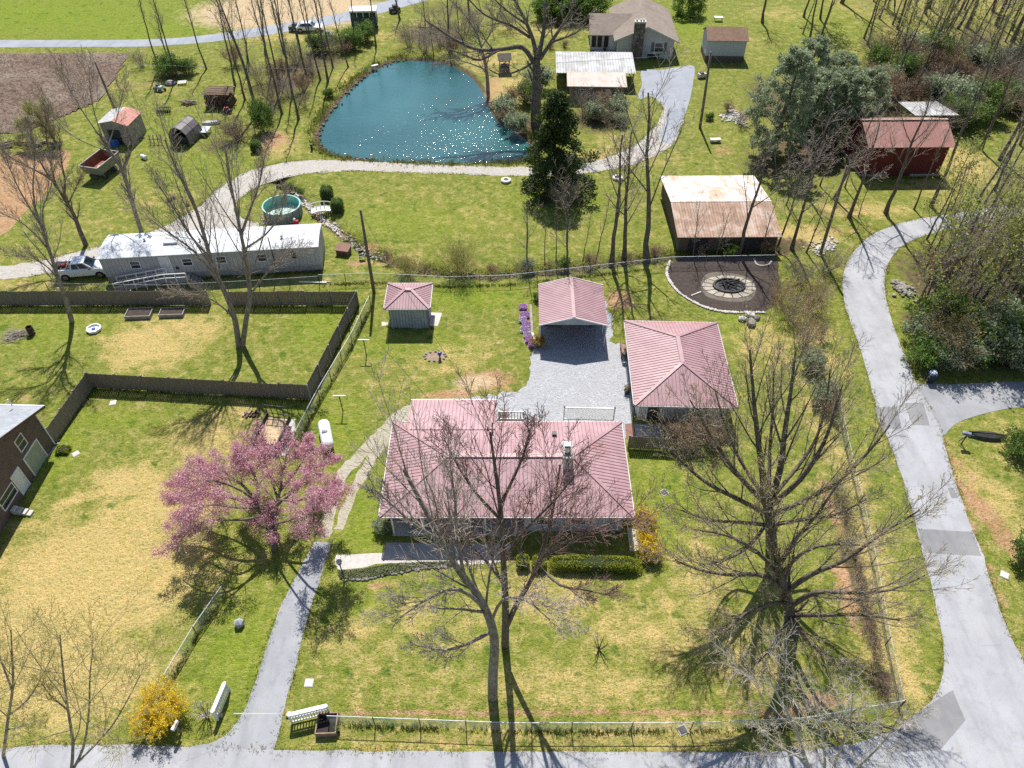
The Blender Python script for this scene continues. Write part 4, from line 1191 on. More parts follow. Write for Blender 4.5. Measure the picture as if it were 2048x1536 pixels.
def brickmat(name, a, b, mortar, sc=4.5):
    t = NT(name)
    co = t.objco()
    # brick pattern laid on the wall: length from x+y, courses from z
    sep = t.new('ShaderNodeSeparateXYZ')
    t.set(sep.inputs[0], co)
    cmb = t.new('ShaderNodeCombineXYZ')
    t.set(cmb.inputs[0], t.math('ADD', sep.outputs[0], sep.outputs[1]))
    t.set(cmb.inputs[1], sep.outputs[2])
    br = t.new('ShaderNodeTexBrick')
    t.set(br.inputs['Vector'], cmb.outputs[0])
    br.inputs['Color1'].default_value = a + (1,)
    br.inputs['Color2'].default_value = b + (1,)
    br.inputs['Mortar'].default_value = mortar + (1,)
    br.inputs['Scale'].default_value = sc
    br.inputs['Mortar Size'].default_value = 0.018
    br.inputs['Brick Width'].default_value = 1.0
    br.inputs['Row Height'].default_value = 0.34
    c = t.mix(t.math('MULTIPLY', t.ramp(t.noise(co, 1.2, 4), 0.35, 0.7), 0.4), br.outputs[0], tuple(x * 0.6 for x in a))
    t.bump(br.outputs[1], -0.3, 0.01)
    return t.done(c, 0.9, 0, 0.2)
MAT_BRICK = brickmat('brown_brick', (0.165, 0.115, 0.095), (0.105, 0.075, 0.063), (0.27, 0.25, 0.23))
MAT_BRICK2 = brickmat('red_brown_brick', (0.27, 0.15, 0.115), (0.19, 0.105, 0.08), (0.34, 0.31, 0.28))

def shingle(name, a, b):
    t = NT(name)
    co = t.objco()
    v = t.voro(t.scale(co, (3.2, 3.2, 7)), 1.0, 'F1', 1)
    sep = t.new('ShaderNodeSeparateColor')
    t.set(sep.inputs[0], v)
    c = t.mix(sep.outputs[0], a, b)
    c = t.mix(t.math('MULTIPLY', t.ramp(t.noise(co, 0.5, 4), 0.4, 0.7), 0.4), c, tuple(x * 0.72 for x in a))
    t.bump(t.noise(co, 14, 3), 0.5, 0.03)
    return t.done(c, 0.92, 0, 0.2)
MAT_SHING = shingle('brown_shingles', (0.215, 0.175, 0.145), (0.27, 0.225, 0.19))
MAT_SHINGG = shingle('grey_shingles', (0.26, 0.28, 0.31), (0.33, 0.35, 0.38))

def rustmat(name, base, rust1, rust2, lo=0.48, hi=0.62, sc=0.5):
    t = NT(name)
    co = t.objco()
    n = t.noise(co, sc, 6, 0.7, 0.4)
    st = t.noise(t.scale(co, (3.5, 0.25, 1)), 1.0, 4, 0.7)
    f = t.math('ADD', t.math('MULTIPLY', n, 0.65), t.math('MULTIPLY', st, 0.35))
    c = t.mix(t.ramp(f, lo, hi), base, rust1)
    c = t.mix(t.ramp(f, hi, hi + 0.12), c, rust2)
    return t.done(c, 0.65, 0, 0.4)
MAT_TIN = rustmat('galvanised_roof', (0.44, 0.445, 0.455), (0.30, 0.30, 0.30), (0.24, 0.195, 0.16), 0.42, 0.56)
MAT_RUSTW = rustmat('white_rusting_roof', (0.58, 0.565, 0.56), (0.48, 0.36, 0.27), (0.34, 0.19, 0.11), 0.47, 0.56)
MAT_RUST = rustmat('rusty_roof', (0.44, 0.34, 0.28), (0.29, 0.175, 0.115), (0.15, 0.10, 0.078), 0.40, 0.53)

def ribs(mb, quad, spacing, w=0.045, h=0.035, along=None):
    """ribs running up a planar slope (list of points, the first two are the eave)"""
    q = [Vector(p) for p in quad]
    n = (q[1] - q[0]).cross(q[-1] - q[0]).normalized()
    if n.z < 0: n = -n
    u = (q[1] - q[0]).normalized()
    v = n.cross(u).normalized()
    if v.z < 0: v = -v
    P2 = [((p - q[0]).dot(u), (p - q[0]).dot(v)) for p in q]
    lo = min(p[0] for p in P2)
    hi = max(p[0] for p in P2)
    x = lo + spacing * 0.5
    while x < hi - 0.02:
        ts = []
        for i in range(len(P2)):
            a, b = P2[i], P2[(i + 1) % len(P2)]
            if (a[0] - x) * (b[0] - x) < 0:
                ts.append(a[1] + (b[1] - a[1]) * (x - a[0]) / (b[0] - a[0]))
        if len(ts) >= 2 and max(ts) - min(ts) > 0.1:
            a = q[0] + u * x + v * min(ts)
            b = q[0] + u * x + v * max(ts)
            e = n * h
            s_ = u * (w / 2)
            mb.raw([a - s_ * 1.4, a + s_ * 1.4, a + s_ * .6 + e, a - s_ * .6 + e, b - s_ * 1.4, b + s_ * 1.4, b + s_ * .6 + e, b - s_ * .6 + e],
                   [(0, 1, 2, 3), (7, 6, 5, 4), (1, 5, 6, 2), (2, 6, 7, 3), (3, 7, 4, 0)])
        x += spacing

def slope(mb, quad, th=0.05):
    q = [Vector(p) for p in quad]
    n = (q[1] - q[0]).cross(q[-1] - q[0]).normalized()
    if n.z < 0: n = -n
    mb.prism([p - n * th for p in q], n * th)

def hip_roof(t, x0, x1, y0, y1, z, rise, r0, r1, axis='x', sp=0.30, mat=None, cap=None, trim=True):
    """hip roof over a rectangle; the ridge runs from r0 to r1 along the axis"""
    mat = mat or MAT_ROOF
    cap = cap or MAT_CAP
    zr = z + rise
    if axis == 'x':
        m = (y0 + y1) / 2
        A, B = (r0, m, zr), (r1, m, zr)
        sl = [[(x0, y0, z), (x1, y0, z), B, A], [(x1, y1, z), (x0, y1, z), A, B], [(x0, y1, z), (x0, y0, z), A], [(x1, y0, z), (x1, y1, z), B]]
    else:
        m = (x0 + x1) / 2
        A, B = (m, r0, zr), (m, r1, zr)
        sl = [[(x0, y1, z), (x0, y0, z), A, B], [(x1, y0, z), (x1, y1, z), B, A], [(x0, y0, z), (x1, y0, z), A], [(x1, y1, z), (x0, y1, z), B]]
    for q in sl:
        mb = MB()
        slope(mb, q)
        o = mb.build('roof_slope', mat, t)
        mr = MB()
        ribs(mr, q, sp)
        mr.build('rib', cap, o, kind='stuff')
    caps = MB()
    cs = [(x0, y0), (x1, y0), (x1, y1), (x0, y1)]
    for cx, cy in cs:
        e = A if (math.dist((cx, cy), A[:2]) < math.dist((cx, cy), B[:2])) else B
        caps.bar((cx, cy, z + .03), (e[0], e[1], e[2] + .03), 0.26, 0.05)
    caps.bar((A[0], A[1], A[2] + .035), (B[0], B[1], B[2] + .035), 0.34, 0.06)
    caps.build('ridge_cap', cap, t)
    if trim:
        g = MB()
        for a, b in zip(cs, cs[1:] + cs[:1]):
            dx, dy = b[0] - a[0], b[1] - a[1]
            L = math.hypot(dx, dy)
            nx_, ny_ = dy / L, -dx / L
            o = 0.045
            g.bar((a[0] + nx_ * o, a[1] + ny_ * o, z - 0.08), (b[0] + nx_ * o, b[1] + ny_ * o, z - 0.07), 0.06, 0.10)
        g.build('gutter', M('gutter_grey', (0.52, 0.50, 0.50), (0.40, 0.37, 0.37), 0.5, 2), t)
    MB().box(x0 + .02, x1 - .02, y0 + .02, y1 - .02, z - 0.16, z - 0.13).build('soffit', MAT_WHITE, t)

def window(t, x, y, z, w, h, face='-y', frame=None, bars=1, pane=None):
    """window: frame part with its panes; face is the outward side"""
    frame = frame or MAT_TRIM
    rot = {'-y': 0, '+x': R(90), '+y': R(180), '-x': R(-90)}[face]
    f = MB().at((x, y, z), rot)
    e = 0.07
    f.box(-w / 2, w / 2, -0.05, 0.03, h / 2 - e, h / 2).box(-w / 2, w / 2, -0.08, 0.03, -h / 2, -h / 2 + e)
    f.box(-w / 2, -w / 2 + e, -0.05, 0.03, -h / 2 + e, h / 2 - e).box(w / 2 - e, w / 2, -0.05, 0.03, -h / 2 + e, h / 2 - e)
    if bars:
        f.box(-w / 2 + e, w / 2 - e, -0.04, 0.02, -0.025, 0.025)
    o = f.build('window', frame, t)
    for k in ((-1, 1) if bars else (0,)):
        zz0 = -h / 2 + e if k <= 0 else 0.025
        zz1 = h / 2 - e if k >= 0 else -0.025
        MB().at((x, y, z), rot).box(-w / 2 + e, w / 2 - e, -0.015, 0.0, zz0, zz1).build('pane', pane or MAT_GLASS, o)
    return o

def door(t, x, y, z0, w, h, face='-y', mat=None, frame=None, knob=True):
    rot = {'-y': 0, '+x': R(90), '+y': R(180), '-x': R(-90)}[face]
    d = MB().at((x, y, z0), rot).box(-w / 2, w / 2, -0.05, 0.02, 0.02, h).build('door', mat or MAT_WHITE, t)
    fr = MB().at((x, y, z0), rot)
    fr.box(-w / 2 - .09, -w / 2, -0.07, 0.02, 0, h + .09).box(w / 2, w / 2 + .09, -0.07, 0.02, 0, h + .09).box(-w / 2, w / 2, -0.07, 0.02, h, h + .09)
    fr.build('door_frame', frame or MAT_TRIM, d)
    if knob:
        MB().at((x, y, z0), rot).box(w / 2 - .16, w / 2 - .08, -0.11, -0.05, h * .48, h * .48 + .07).build('handle', MAT_STEEL, d)
    return d

# ---- the main house
hs = thing('house', 'long white and brick ranch house with faded red metal hip roof and chimney', 'house', (-0.35, 34.8, 0))
MAT_HWALL = M('house_siding', (0.46, 0.47, 0.49), (0.40, 0.41, 0.43), 0.8, 0.8)
MB().box(-8.25, 1.2, -2.9, 3.9, 0, 2.46).build('wall', MAT_BRICK2, hs)
MB().box(1.2, 8.25, -3.9, 3.9, 0, 2.46).build('wall', MAT_HWALL, hs)
hip_roof(hs, -8.9, 8.85, -4.45, 4.45, 2.62, 1.22, -4.35, 4.75, 'x', 0.30)
# porch on the left front
MB().box(-8.25, 1.2, -4.3, -2.9, 0, 0.16).build('porch_floor', MAT_CONC2, hs)
for k in range(5):
    MB().box(-8.2 + k * 2.2, -8.08 + k * 2.2, -4.2, -4.08, 0.16, 2.46).build('porch_post', MAT_WHITE, hs)
for x, w in ((-6.9, 1.5), (-4.6, 1.5), (-0.4, 1.2)):
    window(hs, x, -2.9, 1.45, w, 1.3)
door(hs, -2.4, -2.9, 0.16, 0.95, 2.05, mat=M('porch_door', (0.16, 0.07, 0.06)))
for x in (2.7, 5.0):
    window(hs, x, -3.9, 1.5, 1.3, 1.2)
door(hs, 7.4, -3.9, 0.1, 0.95, 2.05, mat=MAT_GSTEEL)
# rear addition
MB().box(-7.5, -1.3, 3.9, 6.55, 0, 2.25).build('rear_wall', MAT_HWALL, hs)
mb = MB()
q = [(-0.9, 7.05, 2.34), (-7.75, 7.05, 2.34), (-7.75, 3.3, 2.99), (-0.9, 3.3, 2.99)]
slope(mb, q)
so = mb.build('rear_roof', MAT_ROOF, hs)
mr = MB(); ribs(mr, q, 0.30); mr.build('rib', MAT_CAP, so, kind='stuff')
g = MB().box(-7.8, -0.85, 7.06, 7.14, 2.2, 2.34)
g.build('gutter', MAT_TRIM, hs)
window(hs, -5.6, 6.55, 1.4, 1.4, 1.1, '+y')
# chimney, straddling the ridge
ch = MB().box(4.02, 4.62, -1.0, 0.45, 3.0, 4.75).build('chimney', MAT_WHITE, hs)
MB().box(3.94, 4.70, -1.08, 0.53, 4.75, 4.85).build('chimney_cap', M('chimney_cap', (0.5, 0.5, 0.5)), ch)
MB().box(4.12, 4.52, -0.75, -0.35, 4.85, 5.1).build('flue', MAT_DARK, ch)
MB().box(4.12, 4.52, -0.05, 0.32, 4.85, 5.0).build('flue', MAT_STEEL, ch)
for x, y, w in ((3.55, 2.6, 0.34), (-1.5, 3.3, 0.14), (1.6, 3.3, 0.14), (-4.3, 2.7, .14)):
    zz = 2.62 + 1.22 * (4.45 - y) / 4.45
    MB().box(x - w / 2, x + w / 2, y - w / 2, y + w / 2, zz - .1, zz + .28).build('roof_vent', MAT_DARK, hs)
# service mast for the cable
MB().tube([(-1.15, 3.1, 2.6), (-1.15, 3.1, 4.0)], 0.05, 8).build('service_mast', MAT_DARK, hs)
# stoop at the right front
p0 = G(1268, 1024); p1 = G(1286, 1078)
sheet('stoop', [Vector((8.35, 29.2, 0)), Vector((9.3, 29.2, 0)), Vector((9.15, 31.2, 0)), Vector((8.35, 31.2, 0))], 0.03, MAT_CONC)
tag(bpy.data.objects['stoop'], kind='structure')
# deck with railing behind the house
dk = thing('back_deck', 'small wooden deck with white slatted railing behind the red-roofed house', 'deck', (0.1, 39.9, 0))
MB().box(-1.2, 1.0, -0.6, 1.5, 0.45, 0.52).build('deck_floor', MAT_GREYWOOD, dk)
rl = MB()
rl.box(-1.2, 1.0, 1.42, 1.5, 1.42, 1.5).box(-1.2, 1.0, 1.42, 1.5, 0.6, 0.66).box(0.92, 1.0, -0.6, 1.42, 1.42, 1.5).box(0.92, 1.0, -0.6, 1.42, 0.6, 0.66)
rl.build('rail', MAT_WHITE, dk)
for k in range(9):
    MB().box(-1.12 + k * .24, -1.06 + k * .24, 1.43, 1.49, 0.66, 1.42).build('baluster', MAT_WHITE, dk)
for k in range(7):
    MB().box(0.93, 0.99, -0.5 + k * .27, -0.44 + k * .27, 0.66, 1.42).build('baluster', MAT_WHITE, dk)
for x in (-1.15, 0.95):
    for y in (-.5, 1.45): MB().box(x - .06, x + .06, y - .06, y + .06, 0, 0.45 if y < 0 else 1.58).build('post', MAT_WHITE, dk)
# white lattice screen
a = G(1128, 838); b = G(1222, 840)
ls = thing('lattice_screen', 'white lattice screen standing on the gravel between two black-topped posts', 'trellis', (a.x, a.y - .2, 0), math.atan2(b.y - a.y, b.x - a.x))
L = (b - a).length + .1
lt = MB()
for k in range(-8, int(L / 0.12) + 1):
    for s in (1, -1):
        x0 = k * 0.12 if s > 0 else k * 0.12 + 1.3
        pts = []
        for zz in (0.0, 1.3):
            pts.append((x0 + s * zz, zz))
        (xa, za), (xb, zb) = pts
        if xa > xb: xa, za, xb, zb = xb, zb, xa, za
        if xb <= 0 or xa >= L: continue
        if xa < 0: za += (zb - za) * (0 - xa) / (xb - xa); xa = 0
        if xb > L: zb = za + (zb - za) * (L - xa) / (xb - xa); xb = L
        lt.bar((xa, 0.012 * s, 0.25 + za), (xb, 0.012 * s, 0.25 + zb), 0.02, 0.05, up=(0, 1, 0))
lt.build('lattice', MAT_TRIM, ls, kind='stuff')
MB().box(0, L, -.04, .04, 1.55, 1.63).build('top_rail', MAT_TRIM, ls)
MB().box(0, L, -.04, .04, .17, .25).build('bottom_rail', MAT_TRIM, ls)
for x in (-.05, L + .05):
    po = MB().box(x - .05, x + .05, -.05, .05, 0, 1.66).build('post', MAT_TRIM, ls)
    MB().box(x - .07, x + .07, -.07, .07, 1.66, 1.76).build('post_cap', MAT_DARK, po)

# ---- garage
gr = thing('garage', 'detached garage with square faded red hip roof beside the gravel yard', 'garage', (14.0, 46.1, 0), R(-1.8))
MAT_GWALL = M('garage_siding', (0.60, 0.61, 0.63), (0.53, 0.54, 0.56), 0.75, 0.8)
MB().box(-3.5, 3.6, -4.4, 4.7, 0, 2.42).build('wall', MAT_GWALL, gr)
hip_roof(gr, -4.1, 4.1, -5.2, 5.2, 2.6, 1.25, -1.45, 1.75, 'y', 0.30)
door(gr, -2.3, -4.4, 0.05, 1.0, 2.1, mat=M('garage_side_door', (0.06, 0.065, 0.075)))
window(gr, 1.4, -4.4, 1.5, 1.2, 1.0)
for k in (-2.4, 1.7):
    d_ = MB().box(-3.55, -3.48, k - 1.35, k + 1.35, 0, 2.15).build('overhead_door', MAT_WHITE, gr)
    for j in range(4): MB().box(-3.575, -3.55, k - 1.3, k + 1.3, .08 + j * .52, .52 + j * .52).build('panel', MAT_TRIM, d_)
sheet('paved_walk', px([(1250, 848), (1268, 846), (1272, 876), (1252, 877)]), 0.013, MAT_BRICK2)
sheet('paved_walk', px([(1264, 848), (1340, 848), (1345, 872), (1272, 874)]), 0.010, MAT_CONC2)

# ---- carport
cp = thing('carport', 'open gabled metal carport with red roof at the end of the gravel', 'carport', (5.5, 53.75, 0), R(-0.6))
for k, q in enumerate(([(-3.05, -2.95, 2.55), (-3.05, 2.95, 2.55), (0, 2.95, 3.45), (0, -2.95, 3.45)], [(3.05, 2.95, 2.55), (3.05, -2.95, 2.55), (0, -2.95, 3.45), (0, 2.95, 3.45)])):
    mb = MB(); slope(mb, q, 0.03); so = mb.build('roof_slope', MAT_ROOF, cp)
    mr = MB(); ribs(mr, q, 0.25, .05, .03); mr.build('rib', MAT_CAP, so, kind='stuff')
MB().bar((0, -2.96, 3.49), (0, 2.96, 3.49), .3, .05).build('ridge_cap', MAT_CAP, cp)
for s in (-1, 1):
    y = 2.9 * s
    MB().prism([(-2.85, y, 2.58), (2.85, y, 2.58), (0, y, 3.40)], (0, -.04 * s, 0)).build('gable_panel', MAT_GSTEEL, cp)
    tr = MB().bar((-3.08, y + .04 * s, 2.52), (0, y + .04 * s, 3.43), .05, .12).bar((3.08, y + .04 * s, 2.52), (0, y + .04 * s, 3.43), .05, .12)
    tr.build('gable_trim', MAT_TRIM, cp)
for s in (-1, 1):
    MB().box(s * 2.93 - .03, s * 2.93 + .03, -2.9, 2.9, 2.42, 2.52).build('eave_beam', MAT_STEEL, cp)
    for y in (-2.8, -0.95, 0.95, 2.8): MB().box(s * 2.93 - .035, s * 2.93 + .035, y - .035, y + .035, 0, 2.42).build('post', MAT_TRIM, cp)
    MB().box(s * 2.965 - .015, s * 2.965 + .015, -2.9, 2.9, 1.5, 2.42).build('side_panel', MAT_GSTEEL, cp)
MB().box(-2.9, 2.9, 2.80, 2.83, 0, 2.5).build('back_panel', MAT_GSTEEL, cp)

# ---- small shed
sh = thing('garden_shed', 'small grey steel shed with red pyramid-like hip roof on the lawn', 'shed', (-9.6, 55.0, 0), R(0.5))
MB().box(-1.75, 1.75, -1.6, 1.65, 0, 2.46).build('wall', MAT_GSTEEL, sh)
bt = MB()
for k in range(13):
    bt.box(-1.72 + k * .285, -1.68 + k * .285, -1.63, -1.6, 0.05, 2.44)
for k in range(12):
    bt.box(1.75, 1.78, -1.55 + k * .285, -1.51 + k * .285, 0.05, 2.44)
bt.build('seam', M('shed_seam', (0.24, 0.275, 0.30)), sh, kind='stuff')
hip_roof(sh, -2.08, 2.08, -1.9, 1.9, 2.6, 0.72, -0.28, 0.28, 'x', 0.26)
door(sh, 1.75, .3, 0.05, 1.0, 1.95, '+x', M('shed_door', (0.40, 0.43, 0.45)))
sheet('shed_slab', px([(862, 625), (884, 626), (876, 652), (858, 652)]), 0.02, MAT_CONC)
sheet('shed_slab', px([(763, 644), (776, 645), (776, 651), (764, 652)]), 0.02, MAT_CONC)

# ---- trailer home
A = G(219, 566); B = G(646, 541)
ang = math.atan2(B.y - A.y, B.x - A.x)
TL = (B - A).length
th = thing('trailer_home', 'long grey mobile home with flat white roof beyond the board fence', 'mobile home', (A.x, A.y, 0), ang)
MAT_TRAIL = M('trailer_siding', (0.46, 0.455, 0.45), (0.40, 0.39, 0.385), 0.6, 0.7)
MAT_TROOF = M('white_trailer_roof', (0.56, 0.58, 0.605), (0.43, 0.455, 0.48), 0.55, 0.6, stretch=(0.3, 1.5, 1), detail=6)
MB().box(0, TL, 0, 4.0, 0.75, 3.0).build('wall', MAT_TRAIL, th)
MB().box(0.06, TL - .06, 0.06, 3.94, 0, 0.75).build('skirting', M('trailer_skirt', (0.36, 0.36, 0.365), (0.29, 0.29, 0.295)), th)
bt = MB()
for k in range(int(TL / .4)): bt.box(.2 + k * .4, .215 + k * .4, -.012, 0, .78, 2.98)
bt.build('seam', M('trailer_seam', (0.30, 0.295, 0.29)), th, kind='stuff')
prof = [(-0.12, 2.98), (0.6, 3.16), (1.6, 3.27), (2.4, 3.27), (3.4, 3.16), (4.12, 2.98)]
rf = MB()
rf.prism([(-.08, y, z) for y, z in prof] + [(-.08, y, z - .07) for y, z in prof[::-1]], (TL + .16, 0, 0))
ro = rf.build('roof', MAT_TROOF, th)
for k in range(1, int(TL / 1.2)):
    sm = MB()
    for (ya, za), (yb, zb_) in zip(prof[:-1], prof[1:]): sm.bar((k * 1.2, ya, za + .01), (k * 1.2, yb, zb_ + .01), .04, .025)
    sm.build('roof_seam', M('seam_white', (.55, .57, .59)), ro)
for x, y in ((4.0, 2.2), (9.5, 1.6), (13.5, 2.6), (17.5, 1.4)):
    MB().at((x, y, 3.2)).lathe([(.09, 0), (.09, .25), (.16, .28), (.05, .36)], 8).build('roof_vent', MAT_STEEL, th)
MB().box(6.0, 7.3, 1.3, 2.4, 3.25, 3.45).build('roof_cooler', MAT_STEEL, th, bevel=.04)
for x in (3.2, 8.2, 11.5, 15.5): window(th, x, 0, 2.0, 1.0, .9)
window(th, 18.6, 0, 2.15, .45, .8, frame=M('brown_frame', (0.12, 0.09, .06)))
door(th, 6.1, 0, .78, .9, 1.95, mat=MAT_WHITE)
MB().tube([(16.6, -.12, .6), (16.6, -.12, 4.4)], .05, 8).build('meter_mast', MAT_DARK, th)
MB().box(16.45, 16.75, -.25, -.04, 1.1, 1.7).build('meter_box', MAT_STEEL, th)
rw = MB().box(6.9, 7.2, -.05, 0, 1.2, 1.5)
rw.build('wall_light', MAT_DARK, th)
# ramp with rails
rm = thing('access_ramp', 'long grey wooden wheelchair ramp with white railings along the mobile home', 'ramp', (A.x, A.y, 0), ang)
dkm = MB().prism([(1.0, -1.5, .02), (6.0, -1.5, .74), (6.0, -1.5, .66), (1.0, -1.5, -.03)], (0, 1.1, 0))
dkm.box(6.0, 8.2, -1.6, -.1, .66, .74)
dkm.build('walkway', MAT_GREYWOODT, rm)
for y in (-1.5, -.42):
    r_ = MB().bar((1.0, y, .95), (6.0, y, 1.7), .07, .09).bar((1.0, y, .5), (6.0, y, 1.25), .05, .07)
    if y < -1: r_.bar((6.0, y, 1.7), (8.2, y, 1.7), .07, .09).bar((6.0, y, 1.25), (8.2, y, 1.25), .05, .07)
    r_.build('rail', MAT_WHITE, rm)
    for k in range(8):
        x = 1.05 + k * (1.0 if y > -1 else 1.02)
        if x > 6.2 and y > -1: continue
        z1 = .95 + .15 * (min(x, 6) - 1)
        MB().box(x - .045, x + .045, y - .045, y + .045, 0, z1).build('post', MAT_WHITE, rm)
st = MB()
for k in range(3): st.box(8.2 + k * .3, 8.5 + k * .3, -1.6, -.2, 0, .56 - k * .18)
st.build('steps', MAT_GREYWOODT, rm)

# ---- brick house at the left edge
bh = thing('brick_house', 'brown brick house with grey shingle roof cut off by the left edge', 'house', (-36.7, 39.2, 0), R(-2))
zb, zt = 3.85, 6.3
MB().prism([(0, 0, 0), (0, -13.0, 0), (0, -13.0, zb), (0, -6.5, zt), (0, 0, zb)], (-14, 0, 0)).build('wall', MAT_BRICK, bh)
for q in ([(-14.5, .6, zb - .08), (.5, .6, zb - .08), (.5, -6.5, zt + .2), (-14.5, -6.5, zt + .2)], [(.5, -13.6, zb - .08), (-14.5, -13.6, zb - .08), (-14.5, -6.5, zt + .2), (.5, -6.5, zt + .2)]):
    mb = MB(); slope(mb, q, .12); mb.build('roof_slope', MAT_SHINGG, bh)
rk = MB().bar((.53, .62, zb - .12), (.53, -6.5, zt + .12), .05, .2).bar((.53, -13.6, zb - .12), (.53, -6.5, zt + .12), .05, .2)
rk.build('rake_board', M('brown_fascia', (0.12, 0.08, 0.065)), bh)
MB().box(-14.5, .5, .62, .72, zb - .2, zb - .06).build('gutter', MAT_TRIM, bh)
MB().tube([(.06, -.1, zb - .1), (.06, -.1, .1), (.3, .05, .05)], .05, 6).build('downpipe', MAT_TRIM, bh)
window(bh, 0, -2.6, 3.2, 1.0, 1.2, '+x')
window(bh, 0, -6.9, 3.3, 1.0, 1.2, '+x')
window(bh, 0, -6.2, 1.35, 1.9, 1.1, '+x')
door(bh, 0, -2.3, .05, 1.9, 2.0, '+x', M('pale_garage_door', (0.34, 0.37, 0.28), (0.29, 0.32, 0.24)), knob=False)
door(bh, 0, -4.6, .05, .95, 2.05, '+x', MAT_WHITE)
MB().tube([(-1.6, .2, 4.2), (-1.6, .2, 4.9)], .05, 6).build('vent_pipe', MAT_WHITE, bh)
sheet('paved_walk', [G(98, 892), G(112, 893), G(66, 955), G(38, 1000), G(14, 1000), G(55, 940)], 0.012, MAT_CONC2)
# steps beside it
sp_ = thing('stone_steps', 'short row of pale stone steps beside the brick house', 'steps', tuple(G(48, 1026)), R(-8))
for k in range(4):
    MB().box(-.75 + k * .38, -.42 + k * .38, -.25, .25, 0, .5 - k * .11).build('step', MAT_CONC, sp_, bevel=.03)

# ---- far house
fh = thing('far_house', 'pale house with brown shingle roof and stone chimney behind the pond', 'house', tuple(G(1290, 117)), R(-2))
MAT_CREAM = M('cream_siding', (0.52, 0.51, 0.48), (0.45, 0.44, 0.41), 0.8, 0.6)
MB().prism([(-4.3, 0, 0), (4.1, 0, 0), (4.1, 0, 2.9), (-.2, 0, 4.6), (-4.3, 0, 2.95)], (0, 13, 0)).build('wall', MAT_CREAM, fh)
for q in ([(-5.0, -.6, 2.75), (-5.0, 13.5, 2.75), (-.2, 13.5, 4.85), (-.2, -.6, 4.85)], [(4.8, 13.5, 2.65), (4.8, -.6, 2.65), (-.2, -.6, 4.85), (-.2, 13.5, 4.85)],):
    mb = MB(); slope(mb, q, .15); mb.build('roof_slope', MAT_SHING, fh)
MB().bar((-.2, -.62, 4.8), (-5.0, -.62, 2.7), .05, .2).bar((-.2, -.62, 4.8), (4.8, -.62, 2.6), .05, .2).build('rake_board', MAT_CREAM, fh)
MB().box(-8.2, -4.3, 3.0, 10.0, 0, 2.7).build('wing_wall', MAT_CREAM, fh)
for q in ([(-8.6, 2.2, 2.55), (-2.0, 2.2, 2.55), (-2.0, 6.5, 4.3), (-8.6, 6.5, 4.3)], [(-2.0, 10.8, 2.55), (-8.6, 10.8, 2.55), (-8.6, 6.5, 4.3), (-2.0, 6.5, 4.3)]):
    mb = MB(); slope(mb, q, .15); mb.build('roof_slope', MAT_SHING, fh)
for x in (-7.8, -6.9, -5.9):
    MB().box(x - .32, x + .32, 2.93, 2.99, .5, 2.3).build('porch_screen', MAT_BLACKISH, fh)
door(fh, -4.9, 3.0, .1, .9, 2.0, mat=MAT_WHITE)
window(fh, 1.9, 0, 1.7, 1.4, 1.4)
for x in (.95, 2.85): MB().box(x - .2, x + .2, -.06, 0, 1.0, 2.4).build('shutter', M('grey_shutter', (.16, .17, .18)), fh)
def stonemat(name):
    t = NT(name)
    co = t.objco()
    v = t.voro(co, 2.2, 'F1', 1)
    sep = t.new('ShaderNodeSeparateColor')
    t.set(sep.inputs[0], v)
    c = t.mix(sep.outputs[0], (0.10, 0.08, 0.065), (0.26, 0.22, 0.18))
    e = t.voro(co, 2.2, 'DISTANCE_TO_EDGE', 0)
    c = t.mix(t.ramp(e, 0.06, 0.02), c, (0.05, 0.045, 0.04))
    t.bump(e, 0.6, 0.05)
    return t.done(c, 0.9, 0, 0.2)
MAT_STONE = stonemat('field_stone')
ch = MB().box(-2.2, -.6, -.7, 0.0, 0, 5.4).build('chimney', MAT_STONE, fh)
MB().box(-2.25, -.55, -.75, .05, 5.4, 5.6).build('chimney_cap', MAT_CONC, ch)
for x in (-1.9, -1.3, -.9): MB().box(x - .12, x + .12, -.5, -.2, 5.6, 5.85).build('flue', MAT_CONC, ch)
MB().box(-7.6, -4.4, -.6, 2.9, .0, .12).build('patio', MAT_CONC, fh)
MB().box(.3, 2.1, -.05, 0, 0, .7).build('basement_door', MAT_DARK, fh)
ps = thing('patio_heater', 'dark slender stove post on the pale patio of the far house', 'post', tuple(G(1209, 103)))
MB().lathe([(.2, 0), (.2, .5), (.06, .6), (.06, 1.5), (.25, 1.6), (.05, 1.75)], 8).build('body', MAT_DARK, ps)

# long metal-roofed carport and outbuilding
lc = thing('long_shelter', 'long open shelter with silvery corrugated roof beside the far house', 'shelter', (11.9, 108.7, 0), R(-1.5))
q = [(-5.6, -3.3, 2.35), (5.6, -3.3, 2.35), (5.6, 3.3, 2.75), (-5.6, 3.3, 2.75)]
mb = MB(); slope(mb, q, .06); so = mb.build('roof', MAT_TIN, lc)
mr = MB(); ribs(mr, q, .4, .09, .06); mr.build('rib', MAT_TIN, so, kind='stuff')
for x in (-5.3, -1.8, 1.8, 5.3):
    for y in (-3.1, 3.1): MB().box(x - .07, x + .07, y - .07, y + .07, 0, 2.36 if y < 0 else 2.68).build('post', MAT_WOOD, lc)
MB().box(-5.4, 2.0, 3.1, 3.2, 0, 2.5).build('back_wall', MAT_GREYWOOD, lc)
ob = thing('outbuilding', 'low tan outbuilding with rust-stained roof in front of the silvery shelter', 'shed', (11.7, 103.1, 0), R(-2))
MB().box(-3.6, 3.7, -1.3, 1.7, 0, 2.25).build('wall', M('tan_board', (0.25, 0.205, 0.165), (0.19, 0.155, 0.125), 0.9, 1), ob)
q = [(-4.1, -2.0, 2.3), (4.1, -2.0, 2.3), (4.1, 2.0, 2.65), (-4.1, 2.0, 2.65)]
